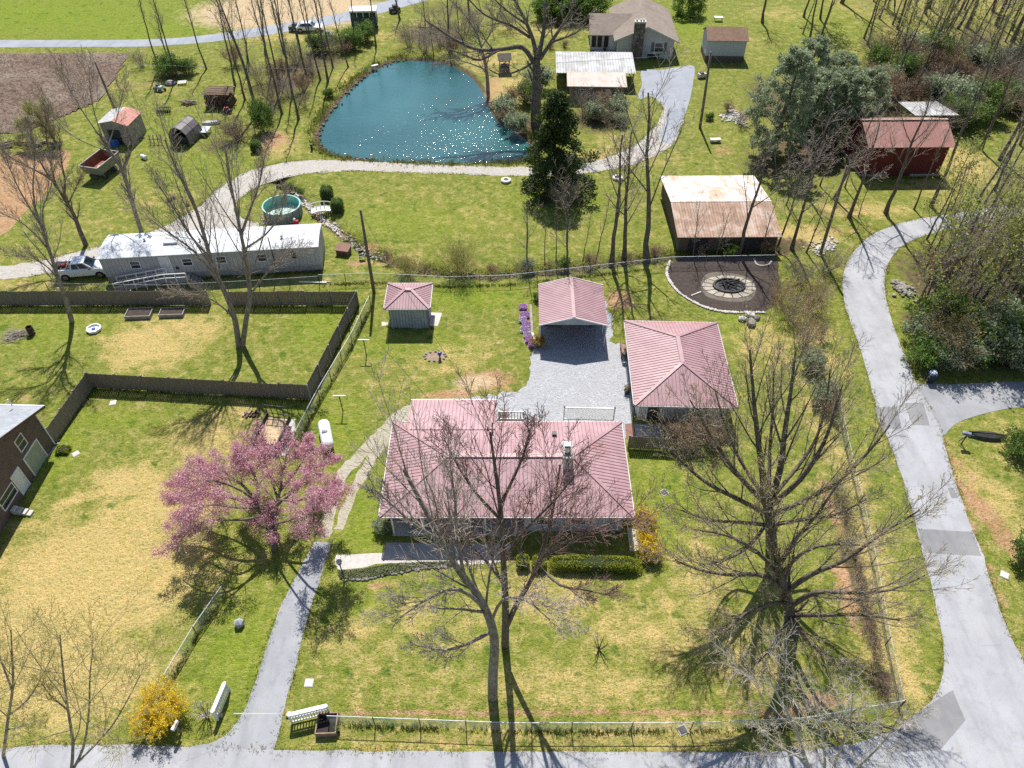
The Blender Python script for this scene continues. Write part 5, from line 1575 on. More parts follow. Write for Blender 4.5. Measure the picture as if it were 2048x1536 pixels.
mb = MB(); slope(mb, q, .1); mb.build('roof', rustmat('stained_roof', (0.42, 0.39, 0.36), (0.40, 0.30, 0.22), (0.28, 0.19, 0.13), .46, .6), ob)
window(ob, -2.1, -1.3, 1.3, .7, .7)
window(ob, 1.6, -1.3, 1.3, .7, .7, pane=MAT_WHITE)
# white shed
ws = thing('white_shed', 'white sided shed with brown roof on the slope right of the far house', 'shed', tuple(G(1447, 124)), R(-2))
MB().box(-2.9, 2.9, .0, 4.2, 0, .9).build('foundation', MAT_BRICK, ws)
MB().prism([(-2.9, 0, .9), (-2.9, 4.2, .9), (-2.9, 4.2, 3.3), (-2.9, 2.1, 4.3), (-2.9, 0, 3.3)], (5.8, 0, 0)).build('wall', M('shed_siding', (.50, .52, .55), (.45, .47, .50)), ws)
for q in ([(-3.1, -.3, 3.2), (3.1, -.3, 3.2), (3.1, 2.1, 4.4), (-3.1, 2.1, 4.4)], [(3.1, 4.5, 3.2), (-3.1, 4.5, 3.2), (-3.1, 2.1, 4.4), (3.1, 2.1, 4.4)]):
    mb = MB(); slope(mb, q, .1); mb.build('roof_slope', M('brown_shed_roof', (.25, .155, .10), (.19, .115, .075), .9, 1.5), ws)

# ---- red barn
rb = thing('red_barn', 'dark red board barn with rust-red metal roof behind the roadside trees', 'barn', tuple(G(1797, 352)), R(1))
MAT_RED = M('barn_red_boards', (0.165, 0.028, 0.024), (0.11, 0.02, 0.018), 0.85, 2, stretch=(7, 7, .5))
wl_ = MB().prism([(-4.7, 0, 0), (-4.7, 6.6, 0), (-4.7, 6.6, 4.1), (-4.7, 3.3, 5.4), (-4.7, 0, 4.1)], (9.4, 0, 0)).build('wall', MAT_RED, rb)
for k in range(24):
    MB().box(-4.68 + k * .4, -4.62 + k * .4, -.03, 0, .1, 4.0).build('batten', MAT_RED, wl_)
for q in ([(-5.1, -.5, 3.95), (5.1, -.5, 3.95), (5.1, 3.3, 5.5), (-5.1, 3.3, 5.5)], [(5.1, 7.1, 3.95), (-5.1, 7.1, 3.95), (-5.1, 3.3, 5.5), (5.1, 3.3, 5.5)]):
    mb = MB(); slope(mb, q, .06); so = mb.build('roof_slope', rustmat('rust_red_roof', (.30, .135, .105), (.34, .19, .15), (.24, .11, .08)), rb)
    mr = MB(); ribs(mr, q, .5, .06, .04); mr.build('rib', MAT_CAP, so, kind='stuff')
MB().bar((-5.1, 3.3, 5.54), (5.1, 3.3, 5.54), .35, .06).build('ridge_cap', MAT_RUST, rb)
MB().box(-1.3, 1.3, -.06, 0, 0, 2.6).build('barn_door', M('barn_door', (.12, .024, .02)), rb)
MB().box(-4.75, 4.75, -.05, 6.65, 0, .25).build('foundation', MAT_CONC2, rb)
lt_ = thing('lean_to', 'lean-to with silvery sheet roof at the back of the red barn', 'lean-to', tuple(G(1850, 262)), R(1))
q = [(-3.0, -1.6, 2.9), (2.6, -1.6, 2.9), (2.2, 3.6, 2.3), (-3.0, 3.6, 2.3)]
mb = MB(); slope(mb, q, .06); so = mb.build('roof', MAT_TIN, lt_)
mr = MB(); ribs(mr, q, .45, .07, .05); mr.build('rib', MAT_TIN, so, kind='stuff')
for x in (-2.8, 0, 2.2):
    for y in (-1.4, 3.3): MB().box(x - .07, x + .07, y - .07, y + .07, 0, 2.85 if y < 0 else 2.3).build('post', MAT_WOOD, lt_)

# ---- rusty barn
ub = thing('rusty_barn', 'low wooden barn with half white half rusted metal roof behind the fire pit', 'barn', (22.4, 65.7, 0), R(0.6))
MAT_OLDB = M('old_barn_boards', (0.14, 0.105, 0.08), (0.085, 0.062, 0.048), .92, 2, stretch=(7, 7, .5))
MB().prism([(-5.0, 0, 0), (-5.0, 11.5, 0), (-5.0, 11.5, 2.1), (-5.0, 5.0, 2.85), (-5.0, 0, 2.0)], (10.2, 0, 0)).build('wall', MAT_OLDB, ub)
q = [(-5.35, -.35, 2.05), (5.45, -.35, 2.05), (5.45, 5.0, 3.0), (-5.35, 5.0, 3.0)]
mb = MB(); slope(mb, q, .06); so = mb.build('roof_slope', MAT_RUST, ub)
mr = MB(); ribs(mr, q, .3, .05, .035); mr.build('rib', MAT_RUST, so, kind='stuff')
q = [(5.45, 11.9, 2.15), (-5.35, 11.9, 2.15), (-5.35, 4.9, 3.03), (5.45, 4.9, 3.03)]
mb = MB(); slope(mb, q, .06); so = mb.build('roof_slope', MAT_RUSTW, ub)
so['label'] = 'white painted half of the roof with rust patches'
mr = MB(); ribs(mr, q, .3, .05, .035); mr.build('rib', MAT_RUSTW, so, kind='stuff')
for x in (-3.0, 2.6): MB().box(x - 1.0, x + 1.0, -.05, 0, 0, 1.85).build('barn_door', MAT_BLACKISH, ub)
# ---------------------------------------------------------------- fences
def stockade(label, a, b, h=1.8, gap=None, panel=2.4, seed=1, name='board_fence'):
    """board fence: posts and panels of upright boards"""
    a = Vector(a); b = Vector(b)
    d = b - a
    L = d.length
    t = thing(name, label, 'fence', (a.x, a.y, 0), math.atan2(d.y, d.x), 'weathered board fence round the back yard')
    n = max(1, round(L / panel))
    w = L / n
    rnd = random.Random(seed)
    mb_list = []
    for var_ in range(3):
        m = MB()
        k = int(w / 0.145)
        for i in range(k):
            x0 = i * w / k + .004
            z1 = h - rnd.uniform(0, .05)
            dy = rnd.uniform(-.006, .006)
            m.box(x0, x0 + w / k - .012, dy, dy + .02, .03 + rnd.uniform(0, .03), z1)
        m.box(0, w, .022, .062, .35, .45).box(0, w, .022, .062, h - .42, h - .32)
        mb_list.append(m.mesh('fence_panel', MAT_GREYWOOD))
    pm = MB().box(-.06, .06, .02, .14, 0, h + .03).mesh('fence_post', MAT_GREYWOODT)
    for i in range(n):
        link('fence_panel', mb_list[rnd.randrange(3)], t, (i * w, 0, rnd.uniform(-.05, .03)), (rnd.uniform(-.015, .015), 0, 0))
    for i in range(n + 1): link('fence_post', pm, t, (i * w, 0, 0))
    return t

f_ul = G(-70, 612); f_u1 = G(421, 611); f_u2 = G(459, 612); f_ur = G(716, 612); f_lr = G(620, 800); f_ll = G(188, 776); f_bl = G(112, 886)
stockade('weathered board fence along the back of the yard, left of the gap', f_ul, f_u1, seed=1)
stockade('weathered board fence along the back of the yard, right of the gap', f_u2, f_ur, seed=2)
stockade('weathered board fence down the right side of the back yard', f_ur, f_lr, seed=3)
stockade('weathered board fence across the near side of the back yard', f_ll, f_lr, seed=4)
stockade('weathered board fence slanting from the yard corner to the brick house', f_bl, f_ll, seed=5)
stockade('short board fence between the house and the oak', G(1256, 897), G(1400, 905), 1.5, seed=6)

MAT_WIRE = M('fence_wire', (0.40, 0.42, 0.42), (0.33, 0.35, 0.35), 0.45, 2, metal=0.5)
MAT_RUSTPOST = M('dull_post', (0.075, 0.06, 0.052), (0.12, 0.095, 0.08), 0.8, 3)
MAT_RAIL = M('pale_rail', (0.58, 0.60, 0.61), (0.50, 0.52, 0.53), 0.45, 2)
def chainlink(label, pts, h=1.2, post=3.0, rail=MAT_RAIL, postm=MAT_RUSTPOST, cell=0.11, wr=0.0032, railr=.026):
    P = [Vector(p) for p in pts]
    t = thing('chain_link_fence', label, 'fence', tuple(P[0]), 0, 'chain link fences')
    o = P[0]
    wires = MB()
    rails = MB()
    posts = []
    for a, b in zip(P[:-1], P[1:]):
        a = a - o; b = b - o
        d = b - a
        L = d.length
        u = d / L
        n = max(1, round(L / post))
        for i in range(n + 1):
            q = a + u * (L * i / n)
            if not any((q - z).length < .3 for z in posts): posts.append(q)
        rails.tube([a + Vector((0, 0, h)), b + Vector((0, 0, h))], railr, 6)
        k = -int(h / cell)
        while k * cell < L:
            for s in (1, -1):
                xa, xb = (k * cell, k * cell + h)
                za, zb = (0.04, h) if s > 0 else (h, 0.04)
                if xb <= 0 or xa >= L: continue
                if xa < 0: za += (zb - za) * (-xa) / (xb - xa); xa = 0
                if xb > L: zb = za + (zb - za) * (L - xa) / (xb - xa); xb = L
                p, q = a + u * xa + Vector((0, 0, za)), a + u * xb + Vector((0, 0, zb))
                nrm = Vector((-u.y, u.x, 0)) * wr
                up = Vector((0, 0, wr * 1.4))
                wires.raw([p - nrm, p + nrm, p + up, q - nrm, q + nrm, q + up], [(0, 1, 4, 3), (1, 2, 5, 4), (2, 0, 3, 5)])
            k += 1
    rails.build('top_rail', rail, t)
    wires.build('wire_mesh', MAT_WIRE, t, kind='stuff')
    pm = MB().lathe([(.032, -.1), (.032, h + .03), (.015, h + .07)], 7).mesh('post', postm)
    for q in posts: link('post', pm, t, q)
    return t
chainlink('chain link fence along the near edge of the front lawn', [G(660, 1466 - 18), G(1024, 1462), G(1380, 1462), G(1600, 1452), G(1795, 1418)], 1.25, 3.1)
chainlink('chain link fence between the lawn and the board-fenced yard', [G(742, 612), G(705, 690), G(640, 800), G(596, 885)], 1.3, 2.6)
chainlink('chain link fence with pale top rail along the creek behind the carport', [G(640, 570), G(745, 566), G(900, 574), G(1020, 570), G(1180, 552), G(1340, 534), G(1545, 530)], 1.25, 3.2)
chainlink('low chain link fence beside the redbud on the dry lawn', [G(452, 1188), G(395, 1270), G(338, 1366)], 1.1, 2.4)
chainlink('wire fence along the right of the brown hedge strip', [G(1797, 1418), G(1770, 1290), G(1742, 1130), G(1716, 1010), G(1690, 900), G(1660, 760)], 1.1, 3.2, railr=.014)
chainlink('wire fence in front of the mobile home', [G(100, 584), G(330, 588), G(520, 578), G(640, 570)], 1.1, 3.6, railr=.016)

# ---------------------------------------------------------------- poles and wires
def pole(label, base, top, r=0.14, arm=False, lampside=0):
    b = G(*base)
    e = PV(top[0], top[1], b.y)
    t = thing('utility_pole', label, 'pole', tuple(b))
    e = e - b
    MB().tube([(0, 0, -.2), (e.x * .5, 0, e.z * .5), (e.x, 0, e.z)], [r * 1.15, r, r * .75], 10).build('pole_shaft', MAT_POLE, t, smooth=True)
    if arm: MB().at((e.x, 0, e.z - .5)).box(-.9, .9, -.06, .06, -.06, .06).build('cross_arm', MAT_POLE, t)
    if lampside:
        MB().tube([(e.x, 0, e.z - .6), (e.x + lampside * .5, -.1, e.z - .5), (e.x + lampside * .8, -.1, e.z - .55)], .025, 6).build('lamp_arm', MAT_STEEL, t)
        MB().at((e.x + lampside * .85, -.1, e.z - .75)).lathe([(.16, 0), (.2, .1), (.08, .25)], 10).build('lamp_head', MAT_STEEL, t)
    return b + Vector((e.x, 0, e.z))
MAT_POLE = M('creosote_pole', (0.20, 0.155, 0.12), (0.13, 0.10, 0.08), .9, 4, stretch=(3, 3, .4))
T1 = pole('wooden utility pole at the corner of the board fence', (748, 585), (721, 420), .15)
T2 = pole('wooden utility pole beside the far driveway', (1400, 256), (1422, 104), .16)
T3 = pole('wooden utility pole with lamp beside the tin farm shed', (236, 235), (190, 124), .15, lampside=-1)
T4 = pole('leaning utility pole by the road bend and rusty barn', (1641, 508), (1694, 332), .15)
def wire(label, a, b, sag=.6, r=.014, name='overhead_cable'):
    a = Vector(a); b = Vector(b)
    pts = [a.lerp(b, k / 16) - Vector((0, 0, sag * 4 * (k / 16) * (1 - k / 16))) for k in range(17)]
    t = thing(name, label, 'cable', tuple(a))
    MB().tube([p - a for p in pts], r, 5).build('wire', M('cable_black', (.05, .05, .05)) if r < .016 else M('cable_grey', (.4, .4, .4)), t)
wire('black cable slung from the corner pole to the house roof mast', T1 - Vector((0, 0, .3)), (-1.5, 37.9, 3.95), .8, .0158)
wire('grey cable from the corner pole to the mobile home mast', T1 - Vector((0, 0, .4)), G(570, 552) + Vector((0, 0, 4.3)), .4, .017)
wire('long cable crossing the pond from the farm pole', T3, T2, 1.4, .02)
wire('cable from the driveway pole to the road bend pole', T2, T4, 1.0, .015)

# ---------------------------------------------------------------- vehicles
MAT_CARWHITE = NT('white_car_paint').done((0.74, 0.76, 0.80), 0.25, 0, 0.5)
MAT_TYRE = M('tyre_rubber', (0.02, 0.02, 0.02), (0.035, 0.033, 0.03), .85, 6)
MAT_RIM = M('wheel_rim', (0.4, 0.4, 0.42), (0.25, 0.25, 0.26), .35, 5, metal=.7)
MAT_CARGLASS = NT('car_glass').done((0.02, 0.035, 0.055), 0.06, 0, 0.7)
def wheel(t, x, y, z, r=.36, w=.24):
    o = MB().at((x, y, z), 0, R(90)).lathe([(r * .6, -w / 2), (r * .95, -w / 2), (r, -w * .3), (r, w * .3), (r * .95, w / 2), (r * .6, w / 2)], 18).build('wheel', MAT_TYRE, t)
    MB().at((x, y, z), 0, R(90)).lathe([(r * .62, -w * .53), (r * .5, -w * .35), (r * .12, -w * .56), (r * .12, w * .56), (r * .5, w * .35), (r * .62, w * .53)], 14).build('rim', MAT_RIM, o)
a = G(170, 553)
pk = thing('pickup_truck', 'white double-cab pickup parked at the left end of the mobile home', 'pickup', (a.x, a.y + .4, 0), R(9))
def carbody(pts, y):  # side outline swept across with tumblehome at the edges
    m = MB()
    n = len(pts)
    ys = [(-y, .93), (-y * .93, 1.0), (y * .93, 1.0), (y, .93)]
    vs = []
    zc = .75
    xc = 0
    for yy, k in ys:
        for x, z in pts: vs.append((xc + (x - xc) * (0.985 if k < 1 else 1), yy, zc + (z - zc) * (k if k < 1 else 1)))
    fs = [tuple(range(n - 1, -1, -1)), tuple(range(3 * n, 4 * n))]
    for r_ in range(3):
        fs += [(r_ * n + i, r_ * n + (i + 1) % n, (r_ + 1) * n + (i + 1) % n, (r_ + 1) * n + i) for i in range(n)]
    return m.raw(vs, fs)
def arch(cx, r, n=7):
    return [(cx - r * math.cos(math.pi * k / n), .36 + r * math.sin(math.pi * k / n)) for k in range(n + 1)]
low = [(-2.65, .45)] + [(x, max(z, .40)) for x, z in arch(-1.65, .44)] + [(x, max(z, .40)) for x, z in arch(1.65, .44)] + [(2.55, .42), (2.66, .6), (2.62, .92), (2.45, 1.04), (1.1, 1.14), (-.95, 1.16), (-2.66, 1.14)]
carbody(low, .92).build('body', MAT_CARWHITE, pk, bevel=.025)
cab = MB()
bx = [(-.98, -.84, 1.14), (1.25, -.84, 1.14), (1.25, .84, 1.14), (-.98, .84, 1.14), (-.78, -.66, 1.80), (.42, -.66, 1.82), (.42, .66, 1.82), (-.78, .66, 1.80)]
cab.raw(bx, [(0, 3, 2, 1), (4, 5, 6, 7), (0, 1, 5, 4), (1, 2, 6, 5), (2, 3, 7, 6), (3, 0, 4, 7)]).build('cab', MAT_CARWHITE, pk, bevel=.05)
def onface(quad, s0, s1, t0, t1, off):
    q = [Vector(p) for p in quad]
    n = (q[1] - q[0]).cross(q[3] - q[0]).normalized() * off
    f = lambda s, t: (q[0].lerp(q[1], s)).lerp(q[3].lerp(q[2], s), t) + n
    return [f(s0, t0), f(s1, t0), f(s1, t1), f(s0, t1)]
for nm, qd, w in (('windscreen', (bx[1], bx[2], bx[6], bx[5]), [(.06, .94, .08, .92)]), ('rear_window', (bx[3], bx[0], bx[4], bx[7]), [(.1, .9, .2, .88)]),
                  ('side_window', (bx[0], bx[1], bx[5], bx[4]), [(.08, .42, .12, .88), (.46, .88, .12, .88)]), ('side_window', (bx[2], bx[3], bx[7], bx[6]), [(.12, .54, .12, .88), (.58, .92, .12, .88)])):
    for s in w:
        MB().poly(onface(qd, *s, .012)).build(nm, MAT_CARGLASS, pk)
bd = MB().box(-2.5, -1.05, -.74, .74, 1.145, 1.17)
bd.build('bed', MAT_DARK, pk)
for s in (-1, 1): MB().box(-2.6, -1.02, s * .84 - .08, s * .84 + .08, 1.12, 1.26).build('bed_rail', MAT_CARWHITE, pk, bevel=.02)
MB().box(-2.68, -2.58, -.8, .8, .7, 1.24).build('tailgate', MAT_CARWHITE, pk)
MB().bar((-.98, -.75, 1.2), (-1.3, -.75, 1.2), .05).bar((-.98, -.7, 1.82), (-1.45, -.75, 1.2), .06).bar((-.98, .7, 1.82), (-1.45, .75, 1.2), .06).bar((-.98, -.7, 1.82), (-.98, .7, 1.82), .07).build('roll_bar', MAT_CARWHITE, pk)
for x in (-1.65, 1.65):
    for y in (-.83, .83): wheel(pk, x, y, .37, .38)
for s in (-1, 1):
    MB().box(2.52, 2.66, s * .68 - .17, s * .68 + .17, .72, .88).build('headlight', NT('lamp_glass').done((.6, .62, .65), .1), pk)
    MB().box(.88, 1.0, s * .98 - .12, s * .98 + .12, 1.18, 1.36).build('mirror', MAT_DARK, pk, bevel=.02)
    MB().box(-2.7, -2.64, s * .8 - .07, s * .8 + .07, .8, 1.1).build('tail_lamp', M('red_lamp', (.4, .02, .02)), pk)
MB().box(2.5, 2.74, -.88, .88, .42, .6).build('bumper', MAT_DARK, pk, bevel=.03)
MB().box(2.6, 2.67, -.45, .45, .66, .86).build('grille', MAT_DARK, pk)
tb = thing('tool_bag', 'red and black bag lying in the pickup bed', 'bag', (a.x - 1.6, a.y + .15, 1.17), R(25))
MB().box(-.3, .3, -.2, .2, 0, .28).build('body', M('red_canvas', (.35, .03, .03)), tb, bevel=.06)
MB().tube([(-.15, 0, .27), (-.1, 0, .4), (.1, 0, .4), (.15, 0, .27)], .02, 6).build('handle', MAT_DARK, tb)
gc = thing('gas_can', 'dark equipment crate in the back of the pickup bed', 'crate', (a.x - 2.2, a.y + .05, 1.17), R(9))
MB().box(-.25, .25, -.3, .3, 0, .3).build('body', MAT_DARK, gc, bevel=.03)
MB().box(-.2, .2, -.25, .25, .3, .33).build('lid', MAT_TYRE, gc)

# utility trailer on its slab
pad = sheet('concrete_pad', px([(526, 845), (590, 838), (592, 862), (572, 912), (495, 906), (510, 880)]), 0.015, MAT_CONC, .06, .4)
a = G(548, 872)
ut = thing('utility_trailer', 'black utility trailer with plywood floor and mesh ramp gate raised', 'trailer', (a.x, a.y, 0), R(-8))
MB().box(-.95, .95, -1.6, 1.5, .52, .56).build('floor', M('plywood', (.56, .42, .25), (.46, .33, .19), .85, 2, stretch=(1, 5, 1)), ut)
for s in (-1, 1):
    sd_ = MB().box(s * .98 - .03, s * .98 + .03, -1.62, 1.52, .45, .56).box(s * .98 - .025, s * .98 + .025, -1.62, 1.52, .94, 1.0)
    for y in (-1.6, -.6, .4, 1.5): sd_.box(s * .98 - .025, s * .98 + .025, y - .03, y + .03, .5, .97)
    sd_.build('side_rail', MAT_DARK, ut)
    MB().box(s * 1.0 - .008, s * 1.0 + .008, -1.6, 1.5, .56, .93).build('side_panel', MAT_DARK, ut)
    wheel(ut, s * 1.2, .1, .33, .34, .2)
    wheel(ut, s * 1.2, -.6, .33, .34, .2)
    fd = MB()
    fd.box(s * 1.2 - .13, s * 1.2 + .13, -.95, .45, .70, .74).box(s * 1.2 - .13, s * 1.2 + .13, .45, .49, .45, .74).box(s * 1.2 - .13, s * 1.2 + .13, -.99, -.95, .45, .74)
    fd.build('fender', MAT_DARK, ut)
MB().box(-.95, .95, -1.64, -1.58, .5, 1.0).build('front_rail', MAT_DARK, ut)
gt = MB()
for x in (-.93, -.47, 0, .47, .93): gt.box(x - .025, x + .025, 1.5, 1.55, .56, 1.95)
for z in (.58, 1.0, 1.93): gt.box(-.95, .95, 1.5, 1.55, z - .03, z + .03)
gt.build('ramp_gate', MAT_DARK, ut)
MB().bar((-.6, -1.6, .48), (0, -2.8, .48), .09).bar((.6, -1.6, .48), (0, -2.8, .48), .09).build('hitch_frame', MAT_DARK, ut)
MB().bar((0, -2.6, 0), (0, -2.6, .8), .07).build('jack', MAT_STEEL, ut)
MB().box(-.14, .14, -2.4, -1.95, .53, .78).build('tool_box', MAT_STEEL, ut)

# camper by the far road
a = G(730, 60)
bs = thing('camper_bus', 'dark blue and white camper parked by the far road', 'camper', (a.x, a.y, 0), R(4))
MB().box(-2.1, 2.1, 0, 2.2, .5, 2.0).build('body', M('navy_body', (.03, .06, .09), (.045, .08, .11), .4), bs, bevel=.06)
MB().box(-2.1, 2.1, .03, 2.17, 2.0, 2.7).build('window_band', MAT_CARGLASS, bs)
for k in range(5): MB().box(-2.12 + k * 1.03, -2.0 + k * 1.03, 0, .03, 2.0, 2.7).build('pillar', MAT_WHITE, bs)
MB().box(-2.2, 2.2, -.1, 2.3, 2.7, 3.0).build('roof', MAT_WHITE, bs, bevel=.1)
for x in (-1.4, 1.4):
    for y in (.15, 2.05): wheel(bs, x, y, .4, .4)
a = G(620, 62)
wc = thing('white_car', 'white car parked among the trees by the far road', 'car', (a.x, a.y, 0), R(3))
low = [(-2.2, .4)] + [(x, max(z, .36)) for x, z in arch(-1.4, .38)] + [(x, max(z, .36)) for x, z in arch(1.35, .38)] + [(2.15, .4), (2.2, .6), (2.1, .8), (1.0, .92), (-1.7, .95), (-2.2, .85)]
carbody(low, .86).build('body', MAT_CARWHITE, wc, bevel=.03)
bx = [(-1.8, -.76, .92), (1.05, -.76, .9), (1.05, .76, .9), (-1.8, .76, .92), (-1.2, -.58, 1.42), (.3, -.58, 1.44), (.3, .58, 1.44), (-1.2, .58, 1.42)]
MB().raw(bx, [(0, 3, 2, 1), (4, 5, 6, 7), (0, 1, 5, 4), (1, 2, 6, 5), (2, 3, 7, 6), (3, 0, 4, 7)]).build('cabin', MAT_CARWHITE, wc, bevel=.04)
for nm, qd, s in (('windscreen', (bx[1], bx[2], bx[6], bx[5]), (.06, .94, .08, .92)), ('side_window', (bx[0], bx[1], bx[5], bx[4]), (.12, .9, .12, .85)), ('side_window', (bx[2], bx[3], bx[7], bx[6]), (.1, .88, .12, .85)), ('rear_window', (bx[3], bx[0], bx[4], bx[7]), (.06, .94, .1, .9))):
    MB().poly(onface(qd, *s, .012)).build(nm, MAT_CARGLASS, wc)
for x in (-1.4, 1.35):
    for y in (-.78, .78): wheel(wc, x, y, .33, .33, .2)

# farm wagon full of scrap
a = G(206, 352)
wg = thing('dump_wagon', 'open grey-green tipping wagon with rusty inside beside the lopped tree', 'wagon', (a.x, a.y + .6, 0), R(-14))
MAT_WAG = M('wagon_paint', (.16, .175, .155), (.22, .20, .165), .7, 1.5)
MAT_RUSTIN = M('rusty_inside', (.26, .095, .05), (.17, .06, .035), .9, 2)
wo = MB()
o_ = [(-1.25, -2.1), (1.25, -2.1), (1.25, 2.1), (-1.25, 2.1)]
i_ = [(-1.05, -1.7), (1.05, -1.7), (1.05, 1.7), (-1.05, 1.7)]
for k in range(4):
    A_, B_ = o_[k], o_[(k + 1) % 4]
    C_, D_ = i_[k], i_[(k + 1) % 4]
    wo.poly([(C_[0], C_[1], .8), (D_[0], D_[1], .8), (B_[0], B_[1], 1.95), (A_[0], A_[1], 1.95)])
wo.build('outer_side', MAT_WAG, wg)
wi = MB()
for k in range(4):
    A_, B_ = o_[k], o_[(k + 1) % 4]
    C_, D_ = i_[k], i_[(k + 1) % 4]
    wi.poly([(C_[0] * .96, C_[1] * .96, .85), (D_[0] * .96, D_[1] * .96, .85), (B_[0] * .97, B_[1] * .98, 1.93), (A_[0] * .97, A_[1] * .98, 1.93)])
wi.box(-1.0, 1.0, -1.62, 1.62, .82, .86)
wi.build('inner_side', MAT_RUSTIN, wg)
rm_ = MB()
for k in range(4): rm_.bar((*o_[k], 1.95), (*o_[(k + 1) % 4], 1.95), .09, .07)
rm_.build('rim', M('bare_rim', (.42, .41, .39)), wg)
MB().box(-.5, .5, -1.9, 1.9, .5, .78).build('chassis', MAT_DARK, wg)
for x in (-.8, .8):
    for y in (-.9, .9): wheel(wg, x, y, .38, .38, .26)
sc_ = thing('worn_car_tyre', 'old tyre lying on scrap inside the grey-green wagon', 'tyre', (a.x + .2, a.y + .6, .98), 0)
MB().lathe([(.22, 0), (.36, -.02), (.42, .08), (.36, .18), (.22, .16)], 16, False).build('tread', M('dusty_tyre', (.14, .13, .12)), sc_)
MB().box(-.3, .5, -.9, -.4, -.1, .35).build('scrap_crate', M('crate_white', (.5, .48, .44)), sc_, bevel=.03)

# tin farm shed
a = G(240, 288)
fs = thing('tin_shed', 'small tin shed with red and grey roof near the ploughed field', 'shed', (a.x, a.y, 0), R(-6))
MAT_TINW = M('dull_tin', (.30, .28, .255), (.22, .20, .18), .6, 1.2, stretch=(4, 4, .5))
MB().prism([(-1.7, 0, 0), (1.9, 0, 0), (1.9, 0, 2.6), (0.2, 0, 3.1), (-1.7, 0, 2.75)], (0, 3.6, 0)).build('wall', MAT_TINW, fs)
bt = MB()
for k in range(18): bt.box(-1.65 + k * .2, -1.61 + k * .2, -.03, 0, .05, 2.6)
bt.build('corrugation', MAT_TINW, fs, kind='stuff')
q = [(.2, -.25, 3.2), (.2, 3.8, 3.2), (-1.95, 3.8, 2.75), (-1.95, -.25, 2.75)]
mb = MB(); slope(mb, q, .05); mb.build('roof_slope', M('tin_grey', (.42, .42, .42)), fs)
q = [(.2, -.25, 3.22), (2.1, -.25, 2.62), (2.1, 3.8, 2.62), (.2, 3.8, 3.22)]
mb = MB(); slope(mb, q, .05); mb.build('roof_slope', M('tin_red', (.34, .12, .09), (.42, .2, .15), .7, 1.5), fs)
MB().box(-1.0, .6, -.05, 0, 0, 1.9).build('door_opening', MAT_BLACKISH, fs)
for k, (dx, dy, h) in enumerate(((-.75, -.6, .95), (-.3, -.75, .85), (-.15, -.35, .7))):
    b_ = thing('blue_drum', ['tallest blue plastic drum in front of the tin shed', 'nearest blue plastic drum in front of the tin shed', 'shortest blue plastic drum in the tin shed doorway'][k], 'drum', (a.x + dx, a.y + dy, 0), 0, 'blue drums by the tin shed')
    MB().lathe([(.24, 0), (.27, .05), (.27, h * .45), (.29, h * .5), (.27, h * .55), (.27, h - .05), (.22, h)], 14).build('barrel', M('blue_plastic', (.03, .10, .34), (.05, .14, .42), .45), b_)
    MB().lathe([(.2, h), (.2, h + .03)], 12).build('lid', M('blue_lid', (.12, .25, .5)), b_)
# arched greenhouse shelter
a = G(362, 292)
qh = thing('quonset_shelter', 'small dark arched shelter with grey cover and open front', 'shelter', (a.x, a.y, 0), R(-12))
prof = [(-1.25, 0), (-1.35, .8), (-1.15, 1.6), (-.65, 2.2), (0, 2.45), (.65, 2.2), (1.15, 1.6), (1.35, .8), (1.25, 0)]
sk = MB()
for (x0, z0), (x1, z1) in zip(prof[:-1], prof[1:]):
    sk.prism([(x0, 0, z0), (x1, 0, z1), (x1 * .97, 0, z1 * .97), (x0 * .97, 0, z0 * .97)], (0, 3.4, 0))
sk.build('cover', M('grey_cover', (.125, .11, .115), (.17, .15, .15), .6, 1.5), qh)
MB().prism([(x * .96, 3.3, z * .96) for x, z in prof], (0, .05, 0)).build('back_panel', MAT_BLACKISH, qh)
fr = MB()
for y in (0, 1.7, 3.35):
    fr.tube([(x * .99, y, z) for x, z in prof], .04, 6)
fr.build('hoop', MAT_DARK, qh)
MB().box(-.9, .9, .6, 2.4, .1, .9).build('stored_boxes', MAT_DARK, qh)
# covered log stack
a = G(437, 217)
lg = thing('log_crib', 'big dark stack of cut logs and planks at the edge of the trees', 'log pile', (a.x, a.y, 0), R(-4))
rnd = random.Random(4)
MAT_LOG = M('cut_logs', (.155, .095, .06), (.09, .058, .04), .92, 3)
MAT_PLANKT = M('dark_planks', (.19, .13, .085), (.11, .075, .05), .92, 3, stretch=(1, 6, 6))
lm = MB().tube([(0, 0, 0), (0, 2.6, 0)], .16, 7).mesh('log', MAT_LOG)
for r_ in range(6):
    for k in range(10 - (r_ > 3)):
        link('log', lm, lg, (-1.55 + k * .34 + (r_ % 2) * .12 + rnd.uniform(-.03, .03), rnd.uniform(-.15, .15), .16 + r_ * .29), (0, rnd.uniform(0, 6), rnd.uniform(-.03, .03)), (1, 1, rnd.uniform(.8, 1.1)))
pm_ = MB().box(-1.9, 1.9, 0, .22, 0, .05).mesh('plank', MAT_PLANKT)
for k in range(9):
    link('plank', pm_, lg, (rnd.uniform(-.1, .1), -.1 + k * .31, 1.95 + rnd.uniform(-.02, .05)), (0, 0, rnd.uniform(-.05, .05)))

